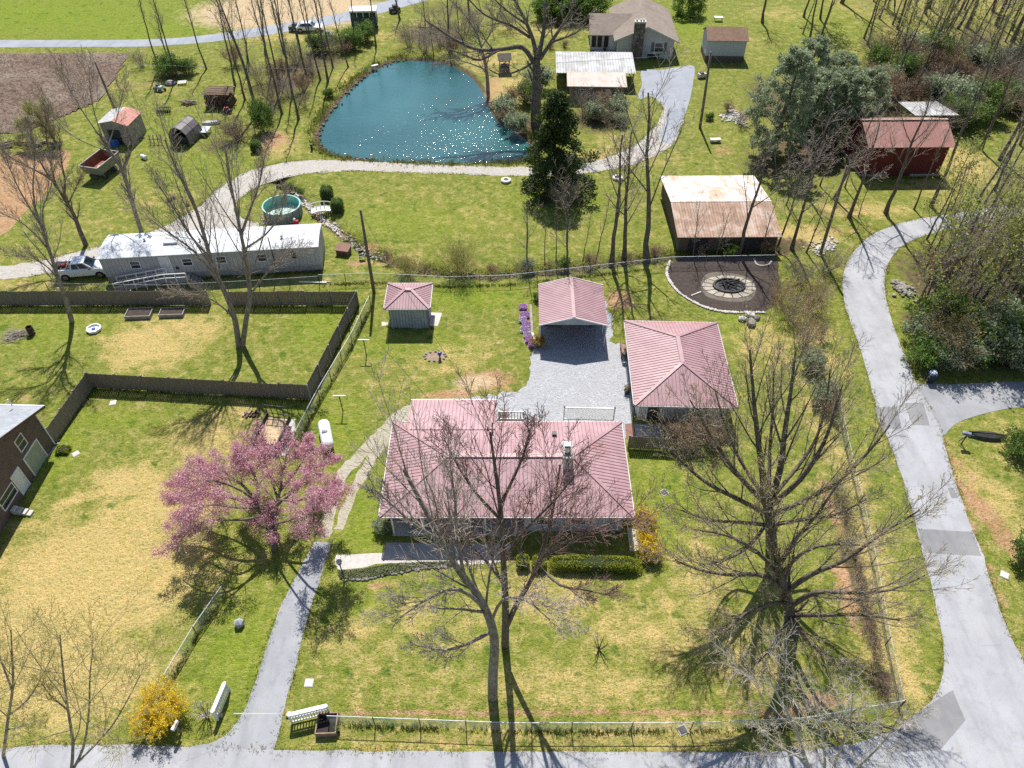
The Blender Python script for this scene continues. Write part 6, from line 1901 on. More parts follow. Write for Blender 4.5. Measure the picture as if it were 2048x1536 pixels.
# scattered farm oddments
def odd(name, label, cat, pxy, rz=0):
    p = G(*pxy)
    return thing(name, label, cat, (p.x, p.y, 0), rz)
rnd = random.Random(11)
t = odd('garden_tractor', 'small blue-white garden tractor beside the brush', 'tractor', (321, 182), R(-25))
MB().box(-.5, .5, -.3, .3, .35, .75).build('body', M('pale_blue_paint', (.42, .52, .60)), t, bevel=.08)
MB().box(-.45, .0, -.22, .22, .75, .95).build('seat', MAT_DARK, t, bevel=.05)
MB().tube([(.2, 0, .75), (.12, 0, 1.1)], .03, 6).build('steering_column', MAT_DARK, t)
for x, r_ in ((-.5, .3), (.5, .2)):
    for y in (-.4, .4): wheel(t, x, y, r_, r_, .18)
t = odd('disc_harrow', 'dark spiked disc harrow on the grass track', 'harrow', (328, 228), R(8))
MB().box(-.9, .9, -.05, .05, .5, .6).box(-.9, .9, .75, .85, .5, .6).box(-.05, .05, -.05, .85, .5, .6).build('frame', MAT_DARK, t)
dm = MB().at((0, 0, 0), 0, 0, R(90)).lathe([(.04, -.03), (.28, 0), (.04, .02)], 12).mesh('disc', M('rusty_disc', (.07, .055, .045)))
for k in range(7):
    for y in (0, .8): link('disc', dm, t, (-.82 + k * .27, y, .28), (0, 0, .2 if y else -.2))
MB().bar((0, .85, .55), (0, 1.6, .8), .07).build('hitch', MAT_DARK, t)
t = odd('scrap_pile', 'long heap of dark scrap timber on the pale ground', 'scrap heap', (385, 208), R(5))
for k in range(12):
    MB().at((rnd.uniform(-1.2, 1.2), rnd.uniform(-.3, .3), .12 + rnd.uniform(0, .3)), rnd.uniform(-.8, .8), 0, rnd.uniform(-.2, .2)).box(-.5, .5, -.07, .07, -.05, .06).build('plank', MAT_PLANKT if k % 3 else MAT_GREYWOODT, t)
t = odd('pallet', 'white slatted pallet leaning on the tarp heap', 'pallet', (365, 168), R(12))
for k in range(5): MB().box(-.6, .6, -.5 + k * .22, -.38 + k * .22, .28, .31).build('slat', MAT_WHITE, t)
for x in (-.5, 0, .5): MB().box(x - .05, x + .05, -.5, .5, .15, .28).build('bearer', MAT_GREYWOODT, t)
t = odd('tarp_heap', 'dark tarpaulin heap between the brush and the pallet', 'tarp', (342, 168), R(8))
MB().lathe([(.9, 0), (.85, .25), (.6, .45), (.2, .55), (.02, .5)], 9).build('cover', M('dark_tarp', (.06, .06, .065), (.14, .14, .15), .5, 3), t)
MB().at((.2, -.2, .5)).box(-.5, .3, -.2, .2, 0, .06).build('board', MAT_GREYWOODT, t)
t = odd('sheet_metal', 'white metal sheet on a low stand left of the dark shrubs', 'table', (412, 268), R(-4))
MB().box(-.55, .55, -.9, .9, .62, .67).build('top', MAT_TROOF, t)
for x in (-.45, .45):
    for y in (-.75, .75): MB().box(x - .04, x + .04, y - .04, y + .04, 0, .62).build('leg', MAT_DARK, t)
t = odd('old_boat', 'small white upturned skiff behind the white metal sheet', 'boat', (424, 248), R(12))
hv = []
for k in range(9):
    u_ = k / 8
    w_ = .42 * math.sin(math.pi * min(max(u_ * .85 + .15, 0), 1)) ** .6
    hv.append((u_ * 2.4 - 1.2, w_))
b2 = MB()
vs = [(x, -w_, .1) for x, w_ in hv] + [(x, -w_ * .6, .38) for x, w_ in hv] + [(x, w_ * .6, .38) for x, w_ in hv] + [(x, w_, .1) for x, w_ in hv]
fs_ = [(r_ * 9 + k, r_ * 9 + k + 1, (r_ + 1) * 9 + k + 1, (r_ + 1) * 9 + k) for r_ in range(3) for k in range(8)]
b2.raw(vs, fs_).build('hull', MAT_WHITE, t)
MB().bar((-1.2, 0, .4), (1.2, 0, .4), .06).build('keel', MAT_GREYWOODT, t)
t = odd('mower', 'dark machine with a red engine beside the log stack', 'machine', (455, 226), R(10))
MB().box(-.5, .5, -.35, .35, .2, .55).build('deck', MAT_DARK, t, bevel=.06)
MB().box(-.3, .3, -.2, .2, .55, .8).build('engine', M('faded_red', (.28, .05, .045)), t, bevel=.05)
for x in (-.45, .45):
    for y in (-.35, .35): wheel(t, x, y, .18, .18, .12)
t = odd('white_drum', 'white drum lying on the grass right of the lopped tree', 'drum', (289, 318), R(60))
MB().at((0, 0, .28), 0, R(90)).lathe([(.22, -.42), (.27, -.38), (.27, .38), (.22, .42)], 14).build('barrel', MAT_WHITE, t)
MB().at((0, 0, .28), 0, R(90)).lathe([(.275, -.02), (.285, 0), (.275, .02)], 14).build('hoop', MAT_STEEL, t)
t = odd('sawhorse', 'wooden rack with upright posts between the two farm shelters', 'rack', (313, 288), R(6))
for x in (-.7, -.25, .25, .7): MB().bar((x, 0, 0), (x + .1, .15, 1.2), .09).build('upright', MAT_WOOD, t)
MB().box(-.9, .9, .0, .1, .6, .7).build('cross_bar', MAT_WOOD, t)
for k, (q, L_) in enumerate((((343, 400), 1.0), ((376, 409), .7))):
    t = odd('cut_log', ['longer sawn log lying by the lane behind the mobile home', 'shorter dark log chunk lying by the lane behind the mobile home'][k], 'log', q, R(-35 + 60 * k))
    MB().at((0, 0, .18), 0, R(90)).lathe([(.17, -L_ / 2), (.19, -L_ * .3), (.18, L_ * .3), (.16, L_ / 2)], 10).build('bark', MAT_LOG, t)
    for s in (-1, 1): MB().at((0, 0, .18), 0, R(90)).lathe([(.15, s * (L_ / 2 + .004) - .002), (.15, s * (L_ / 2 + .004) + .002)], 10).build('sawn_end', M('sawn_wood', (.45, .35, .22)), t)
t = odd('woodpile', 'long low pile of grey brushwood and logs below the ploughed field', 'brushwood', (60, 292), R(2))
for k in range(46):
    MB().at((rnd.uniform(-4.2, 3.6), rnd.uniform(-.5, .5), .1 + rnd.uniform(0, .35)), rnd.uniform(-.6, .6), 0, rnd.uniform(-.15, .15)).tube([(-.6, 0, 0), (.6, 0, 0)], rnd.uniform(.05, .11), 6).build('log', MAT_GREYWOODT if k % 3 == 0 else MAT_LOG, t)

# pool
a = G(560, 448)
FLOORZ = .1
pl = thing('swimming_pool', 'round above-ground pool with green liner and half-drained pale floor', 'pool', (a.x, a.y + 1.9, 0), R(10))
ra = 2.05
n = 32
vs = []
wo = MB().lathe([(ra, 0), (ra, 1.25), (ra - .03, 1.25), (ra - .03, .02)], n, False)
wo.build('wall', M('pool_wall_grey', (.17, .21, .21), (.23, .27, .265), .5, 1.5, stretch=(3, 3, .4)), pl)
MB().lathe([(ra - .035, .03), (ra - .035, 1.24), (ra - .05, 1.24), (ra - .05, .03)], n, False).build('liner', M('green_liner', (.10, .42, .33), (.16, .50, .42), .5, 2), pl)
MB().lathe([(ra - .06, .10), (ra - .06, .14)], n).build('pool_water', M('pale_pool_floor', (.46, .62, .55), (.56, .68, .62), .15, 1.5), pl)
MB().lathe([(ra - .07, 1.25), (ra + .07, 1.25), (ra + .07, 1.29), (ra - .07, 1.29), (ra - .07, 1.25)], n, False).build('top_rail', M('pool_rail', (.40, .58, .56)), pl)
um = MB().box(ra, ra + .06, -.05, .05, 0, 1.25).mesh('upright', M('pool_post', (.22, .26, .26)))
for k in range(14): link('upright', um, pl, rot=(0, 0, k * 2 * math.pi / 14))
ld = MB()
for y in (-.2, .2): ld.bar((.9, y, 0.1), (.55, y, 1.9), .05).bar((.2, y, .1), (.55, y, 1.9), .05)
for z in (.4, .8, 1.2, 1.6): ld.bar((.88 - z * .2, -.2, z), (.88 - z * .2, .2, z), .04)
lo_ = ld.build('ladder', MAT_WHITE, pl)
lo_.location = (-1.8, -2.0, 0); lo_.rotation_euler = (0, 0, R(-100))
t = odd('pool_pump', 'red and white pool pump on the grass below the pool', 'pump', (592, 447), R(5))
MB().box(-.3, .3, -.22, .22, .0, .4).build('base', M('pump_red', (.55, .03, .06)), t, bevel=.05)
MB().at((-.1, 0, .4)).lathe([(.14, 0), (.16, .2), (.06, .3)], 10).build('filter', MAT_WHITE, t)
MB().tube([(-.3, 0, .2), (-.9, .2, .1), (-1.5, .5, .3)], .03, 6).build('hose', MAT_WHITE, t)
# footbridge
a = G(643, 424)
fb = thing('footbridge', 'small white garden footbridge over the rocky ditch', 'bridge', (a.x, a.y, 0), R(14))
bd = MB()
for k in range(11): MB().box(-1.1 + k * .2, -.92 + k * .2, -.5, .5, .22 + .18 * math.sin(math.pi * (k + .5) / 11), .26 + .18 * math.sin(math.pi * (k + .5) / 11)).build('plank', MAT_WHITE, fb)
for y in (-.5, .5):
    pts = [(-1.1 + k * .22, y, .85 + .2 * math.sin(math.pi * k / 10)) for k in range(11)]
    MB().tube(pts, .04, 6).build('hand_rail', MAT_TRIM, fb)
    MB().tube([(p[0], p[1], p[2] - .62) for p in pts], .06, 6).build('beam', MAT_TRIM, fb)
    for k in (0, 3, 5, 7, 10): MB().box(pts[k][0] - .035, pts[k][0] + .035, y - .035, y + .035, .05, pts[k][2]).build('post', MAT_TRIM, fb)
# brown box by the pole, bench etc
t = odd('well_box', 'low brown wooden pump cover near the corner utility pole', 'box', (688, 506), R(-12))
MB().box(-.65, .65, -.5, .5, 0, .6).build('sides', MAT_PLANKT, t)
MB().prism([(-.75, -.6, .6), (.75, -.6, .6), (.75, .6, .75), (-.75, .6, .75)], (0, 0, .06)).build('lid', M('brown_lid', (.22, .115, .085), (.17, .09, .065)), t)
t = odd('metal_table', 'small dark garden chair beside the pebbly patch near the corner pole', 'chair', (725, 518), R(20))
for x in (-.25, .25):
    for y in (-.25, .25): MB().bar((x, y, 0), (x, y, .42 if y < 0 else .9), .04).build('leg', MAT_DARK, t)
MB().box(-.28, .28, -.28, .28, .42, .46).build('seat', MAT_DARK, t)
MB().box(-.28, .28, .23, .27, .6, .9).build('backrest', MAT_DARK, t)
t = odd('culvert_wall', 'dark stone culvert wall at the head of the ditch by the lane', 'culvert', (572, 375), R(-8))
for k in range(7):
    for r_ in range(2):
        MB().at((-1.1 + k * .36 + r_ * .12, 0, .1 + r_ * .24 - .2), rnd.uniform(-.2, .2)).lathe([(.12, -.12), (.19, -.05), (.18, .08), (.08, .13)], 6).build('stone', MAT_STONE, t)
# garden well
a = G(1009, 143)
wl2 = thing('wishing_well', 'small stone wishing well with shingled roof right of the pond', 'well', (a.x, a.y, 0), R(5))
MB().lathe([(.75, 0), (.8, .3), (.75, .95), (.55, .95), (.55, .5)], 12).build('ring', MAT_STONE, wl2)
for x in (-.7, .7): MB().box(x - .07, x + .07, -.07, .07, .6, 2.2).build('post', MAT_WOOD, wl2)
for q in ([(-1.0, -.8, 1.95), (1.0, -.8, 1.95), (1.0, 0, 2.7), (-1.0, 0, 2.7)], [(1.0, .8, 1.95), (-1.0, .8, 1.95), (-1.0, 0, 2.7), (1.0, 0, 2.7)]):
    mb = MB(); slope(mb, q, .07); mb.build('roof_slope', MAT_SHING, wl2)
MB().tube([(-.75, 0, 1.5), (.75, 0, 1.5)], .07, 8).build('windlass', MAT_WOOD, wl2)
MB().at((0, 0, .95)).lathe([(.15, 0), (.19, .3)], 10).build('bucket', MAT_WOOD, wl2)
# tyre planters
for k, q in enumerate(((1012, 363), (1235, 358))):
    t = odd('tyre_planter', ['white painted tyre planter on the grass left of the cedar', 'white painted tyre planter on the grass right of the cedar'][k], 'planter', q, 0)
    MB().lathe([(.32, .05), (.5, 0), (.62, .08), (.62, .24), (.5, .32), (.32, .28)], 20, False).build('tyre', MAT_WHITE, t, smooth=True)
    MB().lathe([(.34, .12), (.3, .2), (.05, .22)], 14).build('soil', MAT_SOIL, t)
# small sign post by pond
t = odd('marker_post', 'short dark marker post on the near left bank of the pond', 'post', (624, 300))
MB().box(-.12, .12, -.12, .12, 0, .75).build('shaft', MAT_DARK, t, bevel=.03)
MB().box(-.16, .16, -.16, .16, .75, .82).build('cap', MAT_DARK, t)
t = odd('fishing_seat', 'little pale bench at the far left edge of the pond', 'bench', (750, 136), R(30))
MB().box(-.5, .5, -.2, .2, .38, .45).build('seat', MAT_WHITE, t)
for x in (-.4, .4): MB().box(x - .05, x + .05, -.18, .18, 0, .38).build('leg', MAT_GREYWOODT, t)

# ---------------------------------------------------------------- fire pit bed
bed = smooth(px([(1340, 528), (1334, 545), (1340, 562), (1356, 582), (1382, 600), (1412, 614), (1446, 622), (1485, 624), (1524, 624), (1548, 610), (1560, 575), (1556, 545), (1552, 520), (1500, 514), (1420, 515), (1370, 518)]), 4)
MAT_MULCH = M('dark_mulch', (.040, .030, .026), (.065, .048, .040), .97, 3, bump=.9, bsc=14, detail=6)
mbed = sheet('mulch_bed', bed, 0.016, MAT_MULCH, .05, .4)
ring = smooth(px([(1402, 572), (1408, 553), (1425, 545), (1455, 546), (1490, 553), (1508, 566), (1511, 585), (1500, 600), (1475, 604), (1440, 601), (1412, 592)]), 4)
MAT_FLAG = M('flagstones', (.40, .36, .29), (.30, .265, .215), .9, 1.2, bump=.4)
sheet('flagstone_ring', ring, 0.02, M('ring_joint', (.13, .11, .085)), 0)
bpy.data.objects['flagstone_ring']['kind'] = 'structure'
cpt = G(1458, 574)
fr_ = bpy.data.objects['flagstone_ring']
for k in range(16):
    a0, a1 = k * 2 * math.pi / 16 + .03, (k + 1) * 2 * math.pi / 16 - .03
    def rr(a, s): return Vector((cpt.x + math.cos(a) * 2.55 * s, cpt.y + math.sin(a) * 1.75 * s, 0))
    m_ = MB()
    pts = [rr(a0, .66), rr((a0 + a1) / 2, .64), rr(a1, .66), rr(a1, 1.0 + .06 * rnd.random()), rr((a0 + a1) / 2, 1.04), rr(a0, 1.0 + .06 * rnd.random())]
    m_.prism([(p.x, p.y, .022) for p in pts], (0, 0, .035 + rnd.uniform(0, .015)))
    m_.build('flagstone', MAT_FLAG, fr_)
pit = thing('fire_pit', 'round sunken fire pit lined with black charred timbers in the mulch bed', 'fire pit', (cpt.x, cpt.y + .1, 0))
MAT_CHAR = M('charred_wood', (.014, .014, .016), (.035, .034, .036), .6, 4)
MB().lathe([(1.62, .02), (1.62, .2), (1.42, .22), (1.3, .06), (.02, .05)], 24).build('pit_wall', M('pit_stone', (.03, .03, .032), (.06, .058, .056), .8, 3), pit).scale = (1, .72, 1)
for k in range(14):
    m_ = MB().at((rnd.uniform(-.9, .9), rnd.uniform(-.55, .55), .2 + rnd.uniform(0, .15)), rnd.uniform(0, 3.1), 0, rnd.uniform(-.12, .12)).tube([(-.55, 0, 0), (.55, 0, 0)], rnd.uniform(.05, .09), 7)
    m_.build('charred_log', MAT_CHAR, pit)
def rockmesh(seed, mat):
    r_ = random.Random(seed)
    m_ = MB()
    bm = bmesh.new()
    bmesh.ops.create_icosphere(bm, subdivisions=1, radius=1)
    for v in bm.verts:
        v.co *= r_.uniform(.78, 1.18)
        v.co.z *= .7
    me = bpy.data.meshes.new('rock')
    bm.to_mesh(me); bm.free()
    me.materials.append(mat)
    return me
MAT_ROCKW = M('pale_rock', (.55, .53, .49), (.40, .375, .34), .9, 2, bump=.4)
MAT_ROCKG = M('grey_rock', (.30, .275, .245), (.18, .16, .14), .9, 2, bump=.4)
MAT_ROCKD = M('brown_rock', (.20, .16, .12), (.12, .095, .07), .9, 2, bump=.4)
RW = [rockmesh(k, MAT_ROCKW) for k in range(3)]
RG = [rockmesh(10 + k, MAT_ROCKG) for k in range(3)]
edge = smooth(px([(1340, 524), (1333, 545), (1340, 564), (1356, 584), (1382, 602), (1412, 616), (1446, 624), (1485, 626), (1530, 626)]), 9, False)
acc = 0
for p, q in zip(edge[:-1], edge[1:]):
    s_ = rnd.uniform(.12, .2)
    link('stone', RW[rnd.randrange(3)], mbed, (p.x, p.y, .07), (0, 0, rnd.uniform(0, 6)), (s_ * 1.3, s_, s_))
for p in smooth(px([(1508, 518), (1512, 528), (1522, 532), (1536, 530), (1542, 524)]), 5, False):
    link('stone', RW[rnd.randrange(3)], mbed, (p.x, p.y, .06), (0, 0, rnd.uniform(0, 6)), (.12, .1, .1))
MB().bar(G(1382, 592) + Vector((0, 0, .05)), G(1402, 584) + Vector((0, 0, .05)), .12, .06).build('step_edge', MAT_ROCKW, mbed)
# boulders
for k, (x, y, s, m_, lb) in enumerate(((1483, 640, .42, 0, 'tall pale boulder at the left of the rock group below the fire pit bed'), (1502, 648, .62, 1, 'broad flat-topped grey boulder nearest the garage roof'),
                                       (1500, 632, .5, 0, 'pale boulder at the back of the rock group below the fire pit bed'), (1513, 638, .4, 1, 'small grey boulder at the right of the rock group below the fire pit'))):
    p = G(x, y)
    o = link('boulder', (RW if m_ == 0 else RG)[k % 3], None, (p.x, p.y, s * .35), (0, 0, k * 1.3), (s * 1.1, s * .8, s * 1.0))
    tag(o, lb, 'boulder', 'boulders below the fire pit bed')
# rock scatter: pond rim, ditch, rubble
def scatter(name, label, pts, n, s0, s1, mat, spread, seed=3, cat=None, z=-.02):
    r_ = np.random.default_rng(seed)
    bm = bmesh.new()
    bmesh.ops.create_icosphere(bm, subdivisions=1, radius=1)
    bv = np.array([v.co[:] for v in bm.verts]); bf = np.array([[v.index for v in f.verts] for f in bm.faces])
    bm.free()
    P = np.array([p[:2] for p in pts])
    seg = np.r_[0, np.cumsum(np.linalg.norm(np.diff(P, axis=0), axis=1))]
    u = r_.random(n) * seg[-1]
    x = np.interp(u, seg, P[:, 0]) + r_.normal(size=n) * spread
    y = np.interp(u, seg, P[:, 1]) + r_.normal(size=n) * spread
    Vs, Fs = [], []
    for k in range(n):
        s_ = r_.uniform(s0, s1)
        v = bv * r_.uniform(.75, 1.2, size=(len(bv), 1)) * np.array([s_ * r_.uniform(.8, 1.4), s_, s_ * .65])
        a_ = r_.random() * 6.28
        v = np.stack([v[:, 0] * math.cos(a_) - v[:, 1] * math.sin(a_), v[:, 0] * math.sin(a_) + v[:, 1] * math.cos(a_), v[:, 2]], 1)
        Vs.append(v + np.array([x[k], y[k], z])); Fs.append(bf + k * len(bv))
    o = link(name, arr_mesh(name, np.concatenate(Vs), np.concatenate(Fs), mat))
    tag(o, label, None, None, 'stuff')
scatter('shore_rocks', 'small rocks lining the pond edge', [tuple(p) for p in POND[:44]], 260, .07, .2, MAT_ROCKD, .3, 4, z=-.25)
scatter('ditch_pebbles', 'pale pebbles along the ditch bed', px([(585, 376), (612, 405), (650, 440), (690, 470), (735, 503), (760, 514)]), 500, .06, .16, MAT_ROCKW, .28, 5, z=-.3)
scatter('creek_stones', 'dark stones in the creek behind the carport', px([(770, 517), (860, 540), (980, 549), (1130, 536), (1320, 513)]), 110, .06, .16, MAT_ROCKG, .35, 6, z=-.3)
scatter('rubble', 'pale rubble heap beside the leaning pole', px([(1632, 502), (1650, 494), (1664, 484)]), 150, .08, .2, MAT_ROCKW, .55, 7, z=.05)
scatter('rubble', 'grey brush and rock heap beside the road bend', px([(1800, 570), (1815, 590)]), 90, .1, .3, MAT_ROCKG, .45, 8, z=.1)
scatter('rubble', 'scattered tan stones by the far garden bed', px([(1440, 236), (1470, 226), (1484, 250)]), 120, .1, .3, MAT_ROCKW, .7, 9, z=.05)

# ---------------------------------------------------------------- yard things
def bedbox(label, x, y, w, d, rz):
    p = G(x, y)
    t = thing('raised_bed', label, 'planter', (p.x, p.y, 0), rz, 'raised garden beds')
    for a_ in ((-w / 2, w / 2, -d / 2, -d / 2 + .07), (-w / 2, w / 2, d / 2 - .07, d / 2), (-w / 2, -w / 2 + .07, -d / 2 + .07, d / 2 - .07), (w / 2 - .07, w / 2, -d / 2 + .07, d / 2 - .07)):
        MB().box(*a_, 0, .38).build('board', MAT_GREYWOODT, t)
    MB().box(-w / 2 + .07, w / 2 - .07, -d / 2 + .07, d / 2 - .07, .05, .3).build('soil', MAT_MULCH, t)
bedbox('left raised garden bed against the board fence, with wire hoops', 280, 630, 2.4, 1.3, R(3))
bedbox('right raised garden bed against the board fence, wholly brown', 346, 628, 2.3, 1.1, R(3))
t = odd('sandbox', 'white plastic turtle-shaped sandbox on the fenced lawn', 'sandbox', (189, 660), R(14))
MB().lathe([(.62, 0), (.7, .1), (.68, .28), (.56, .28), (.5, .1), (.02, .08)], 8).build('basin', MAT_TRIM, t, smooth=False).rotation_euler = (0, 0, R(22))
MB().box(-.2, .1, -.1, .15, .1, .2).build('toy', M('blue_toy', (.05, .12, .4)), t)
t = odd('burn_barrel', 'rusty burn barrel beside the brush heap', 'barrel', (65, 668))
MB().lathe([(.28, 0), (.3, .05), (.3, .85), (.27, .85), (.27, .3)], 14).build('drum', M('burnt_rust', (.10, .045, .03), (.06, .035, .03), .9, 4), t)
MB().lathe([(.305, .42), (.315, .45), (.305, .48)], 14).build('hoop', MAT_DARK, t)
t = odd('brush_heap', 'heap of grey cut twigs beside the burn barrel', 'brush heap', (34, 672), R(20))
bh_ = MB()
for k in range(170):
    a_ = rnd.uniform(-.5, .5)
    x_, y_, z_ = rnd.gauss(0, .6), rnd.gauss(0, .35), abs(rnd.gauss(.15, .2))
    bh_.tube([(x_ - .5 * math.cos(a_), y_ - .5 * math.sin(a_), z_ * .6), (x_ + .5 * math.cos(a_), y_ + .5 * math.sin(a_), z_ + rnd.uniform(-.1, .2))], rnd.uniform(.008, .02), 3, False)
bh_.build('twigs', TWIG_PALE if 'TWIG_PALE' in globals() else MAT_GREYWOODT, t, kind='stuff')
MB().tube([(-.8, -.2, .1), (.7, .2, .3)], .07, 7).build('branch', MAT_LOG, t)
# propane tank
a = G(652, 892)
t = thing('propane_tank', 'white horizontal propane tank beside the redbud', 'gas tank', (a.x, a.y + .6, 0), R(-72 + 180))
pr = [(.02, -1.5), (.25, -1.46), (.42, -1.3), (.48, -1.1), (.48, 1.1), (.42, 1.3), (.25, 1.46), (.02, 1.5)]
MB().at((0, 0, .72), 0, 0, R(90)).lathe(pr, 18).build('tank', MAT_WHITE, t, smooth=True)
MB().at((0, 0, 1.15)).lathe([(.22, 0), (.24, .15), (.15, .25), (.02, .27)], 14).build('valve_dome', MAT_TRIM, t)
for x in (-.8, .8): MB().box(x - .08, x + .08, -.32, .32, 0, .3).build('foot', MAT_CONC2, t)
# clothes line posts
for k, (b_, tp) in enumerate((((686, 824), (683, 780)), ((733, 712), (729, 672)))):
    p = G(*b_)
    t = thing('clothesline_post', ['nearer T-shaped clothesline post on the lawn', 'farther T-shaped clothesline post close to the grey shed'][k], 'post', tuple(p))
    MB().tube([(0, 0, -.1), (0, 0, 1.95)], .045, 8).build('shaft', MAT_RUSTPOST, t)
    MB().box(-.5, .5, -.035, .035, 1.9, 1.98).build('cross_arm', MAT_STEEL, t)
# lamp post
p = G(689, 1160)
t = thing('lamp_post', 'black lantern lamp post at the end of the front walk', 'lamp post', tuple(p))
MB().tube([(0, 0, -.1), (0, 0, 2.0)], [.05, .045], 8).build('shaft', MAT_DARK, t)
MB().at((0, 0, 2.0)).lathe([(.06, 0), (.13, .05), (.17, .35)], 6).build('lantern', MAT_CARGLASS, t)
MB().at((0, 0, 2.35)).lathe([(.22, 0), (.12, .14), (.03, .22)], 6).build('lantern_cap', MAT_STEEL, t)
# front walk
sheet('front_walk', smooth(px([(672, 1111), (700, 1109), (770, 1106), (900, 1110), (1000, 1112), (1004, 1124), (900, 1130), (770, 1126), (735, 1134), (700, 1138), (674, 1138)]), 3), 0.012, M('exposed_walk', (.52, .48, .45), (.42, .385, .36), .9, 3, bump=.4), .03, .4)
sheet('front_patio', px([(772, 1085), (1022, 1088), (1020, 1116), (766, 1112)]), 0.009, MAT_CONC2)
# stone edging along the ivy bed
eb = [G(*q) for q in ((690, 1160), (730, 1158), (765, 1152), (800, 1145), (830, 1139), (870, 1134), (900, 1132))]
scatter('bed_edging', 'dark stone edging of the ivy bed', [tuple(p) for p in smooth(eb, 4, False)], 120, .08, .15, MAT_ROCKG, .05, 12, z=.05)
# entrance fence panels
def entrance(label, a, b, h, name='entrance_panel'):
    a = Vector(a); b = Vector(b)
    d = b - a
    L = d.length
    t = thing(name, label, 'fence panel', tuple(a), math.atan2(d.y, d.x), 'white ornamental panels at the driveway mouth')
    for x in (0, L):
        MB().box(x - .06, x + .06, -.06, .06, 0, h + .1).build('post', MAT_TRIM, t)
    for z in (.18, h - .42, h - .06): MB().box(0, L, -.03, .03, z - .05, z + .05).build('rail', MAT_TRIM, t)
    n_ = int(L / .16)
    pm = MB().box(-.035, .035, -.012, .012, .2, h - .1).mesh('picket', MAT_TRIM)
    for k in range(1, n_): link('picket', pm, t, (k * L / n_, .03, 0))
    dm_ = MB().raw([(-.06, 0, 0), (0, 0, -.1), (.06, 0, 0), (0, 0, .1), (-.06, .02, 0), (0, .02, -.1), (.06, .02, 0), (0, .02, .1)], [(0, 1, 2, 3), (7, 6, 5, 4), (0, 4, 5, 1), (1, 5, 6, 2), (2, 6, 7, 3), (3, 7, 4, 0)]).mesh('diamond', MAT_TRIM)
    for k in range(1, n_ + 1): link('diamond', dm_, t, ((k - .5) * L / n_, -.03, h - .24))
    MB().prism([(0, -.1, h + .05), (L, -.1, h + .05), (L, .16, h - .02), (0, .16, h - .02)], (0, 0, .03)).build('cap_board', MAT_TRIM, t)
    return t
entrance('white ornamental fence panel left of the driveway mouth', G(436, 1440), G(460, 1382), 1.15)
entrance('white ornamental fence panel right of the driveway mouth', G(585, 1446), G(660, 1428), 1.15)
for k, (x, y, lb) in enumerate(((440, 1432, 'tan stone at the foot of the left driveway panel'), (578, 1430, 'tan stone at the foot of the right driveway panel'))):
    p = G(x, y)
    o = link('boulder', rockmesh(40 + k, M('tan_rock', (.50, .40, .26), (.38, .29, .18))), None, (p.x, p.y, .12), (0, 0, k), (.22, .18, .2))
    tag(o, lb, 'boulder')
# wooden planter box
p = G(656, 1452)
t = thing('planter_box', 'square brown wooden planter box with black soil by the near fence', 'planter', tuple(p), R(2))
w = .62
for a_ in ((-w, w, -w, -w + .07), (-w, w, w - .07, w), (-w, -w + .07, -w + .07, w - .07), (w - .07, w, -w + .07, w - .07)):
    MB().box(*a_, 0, .5).build('board', M('tan_timber', (.30, .21, .145), (.22, .15, .10)), t)
MB().box(-w + .07, w - .07, -w + .07, w - .07, .02, .2).build('soil', M('wet_soil', (.022, .018, .015)), t)
p = G(676, 1462)
t = thing('potted_plant', 'small dark pot of greenery at the corner of the brown planter box', 'plant', tuple(p))
MB().lathe([(.1, 0), (.16, .28), (.14, .28)], 10).build('pot', MAT_DARK, t)
rr_ = np.random.default_rng(3)
v_, f_ = quads(np.abs(rr_.normal(size=(60, 3))) * np.array([.0, .0, .12]) + rr_.normal(size=(60, 3)) * .09 + np.array([0, 0, .34]), .06, rr_)
link('foliage', arr_mesh('foliage', v_, f_, LEAF_GREEN), t)
# covers in the lawn
for k, (x, y, lb, m_) in enumerate(((618, 1366, 'white square utility cover in the front lawn', MAT_WHITE), (226, 806, 'round white cap in the lawn below the board fence', MAT_WHITE), (1365, 1460, 'dark square drain in a worn patch by the near fence', MAT_DARK), (1328, 985, 'dark square cover in the lawn by the oak', MAT_DARK), (152, 908, 'pale stone slab beside the flower clump', MAT_CONC), (2009, 1150, 'white square cover on the right-hand verge', MAT_WHITE))):
    p = G(x, y)
    t = thing('utility_cover', lb, 'cover', tuple(p), .2 * k)
    MB().box(-.22, .22, -.22, .22, 0, .06).build('lid', m_, t, bevel=.03)
    MB().box(-.27, .27, -.27, .27, -.05, .03).build('rim', MAT_CONC2, t)
# mailboxes
p = G(362, 1466)
t = thing('mailbox', 'white mailbox on a post beside the yellow forsythia', 'mailbox', tuple(p), R(-12))
MB().box(-.05, .05, -.05, .05, 0, 1.05).build('post', MAT_WOOD, t)
mb = MB()
prof = [(-.1, 1.05), (-.1, 1.2)] + [(-.1 * math.cos(math.pi * k / 6), 1.2 + .1 * math.sin(math.pi * k / 6)) for k in range(1, 6)] + [(.1, 1.2), (.1, 1.05)]
mb.prism([(x, -.28, z) for x, z in prof], (0, .56, 0)).build('box', MAT_WHITE, t)
MB().box(.1, .12, -.1, .1, 1.25, 1.32).build('flag', M('red_flag', (.5, .03, .03)), t)
p = G(304, 1448)
t = thing('blue_barrel_lid', 'dark blue round lid half hidden under the yellow forsythia', 'lid', tuple(p))
MB().lathe([(.24, 0), (.26, .3), (.22, .34)], 14).build('tub', M('navy_plastic', (.04, .08, .14)), t)
MB().lathe([(.05, .34), (.05, .4)], 8).build('knob', MAT_DARK, t)
p = G(480, 1250)
o = link('boulder', rockmesh(61, M('blue_grey_rock', (.33, .34, .37), (.25, .255, .28), .8, 2)), None, (p.x, p.y, .3), (0, 0, .4), (.42, .36, .48))
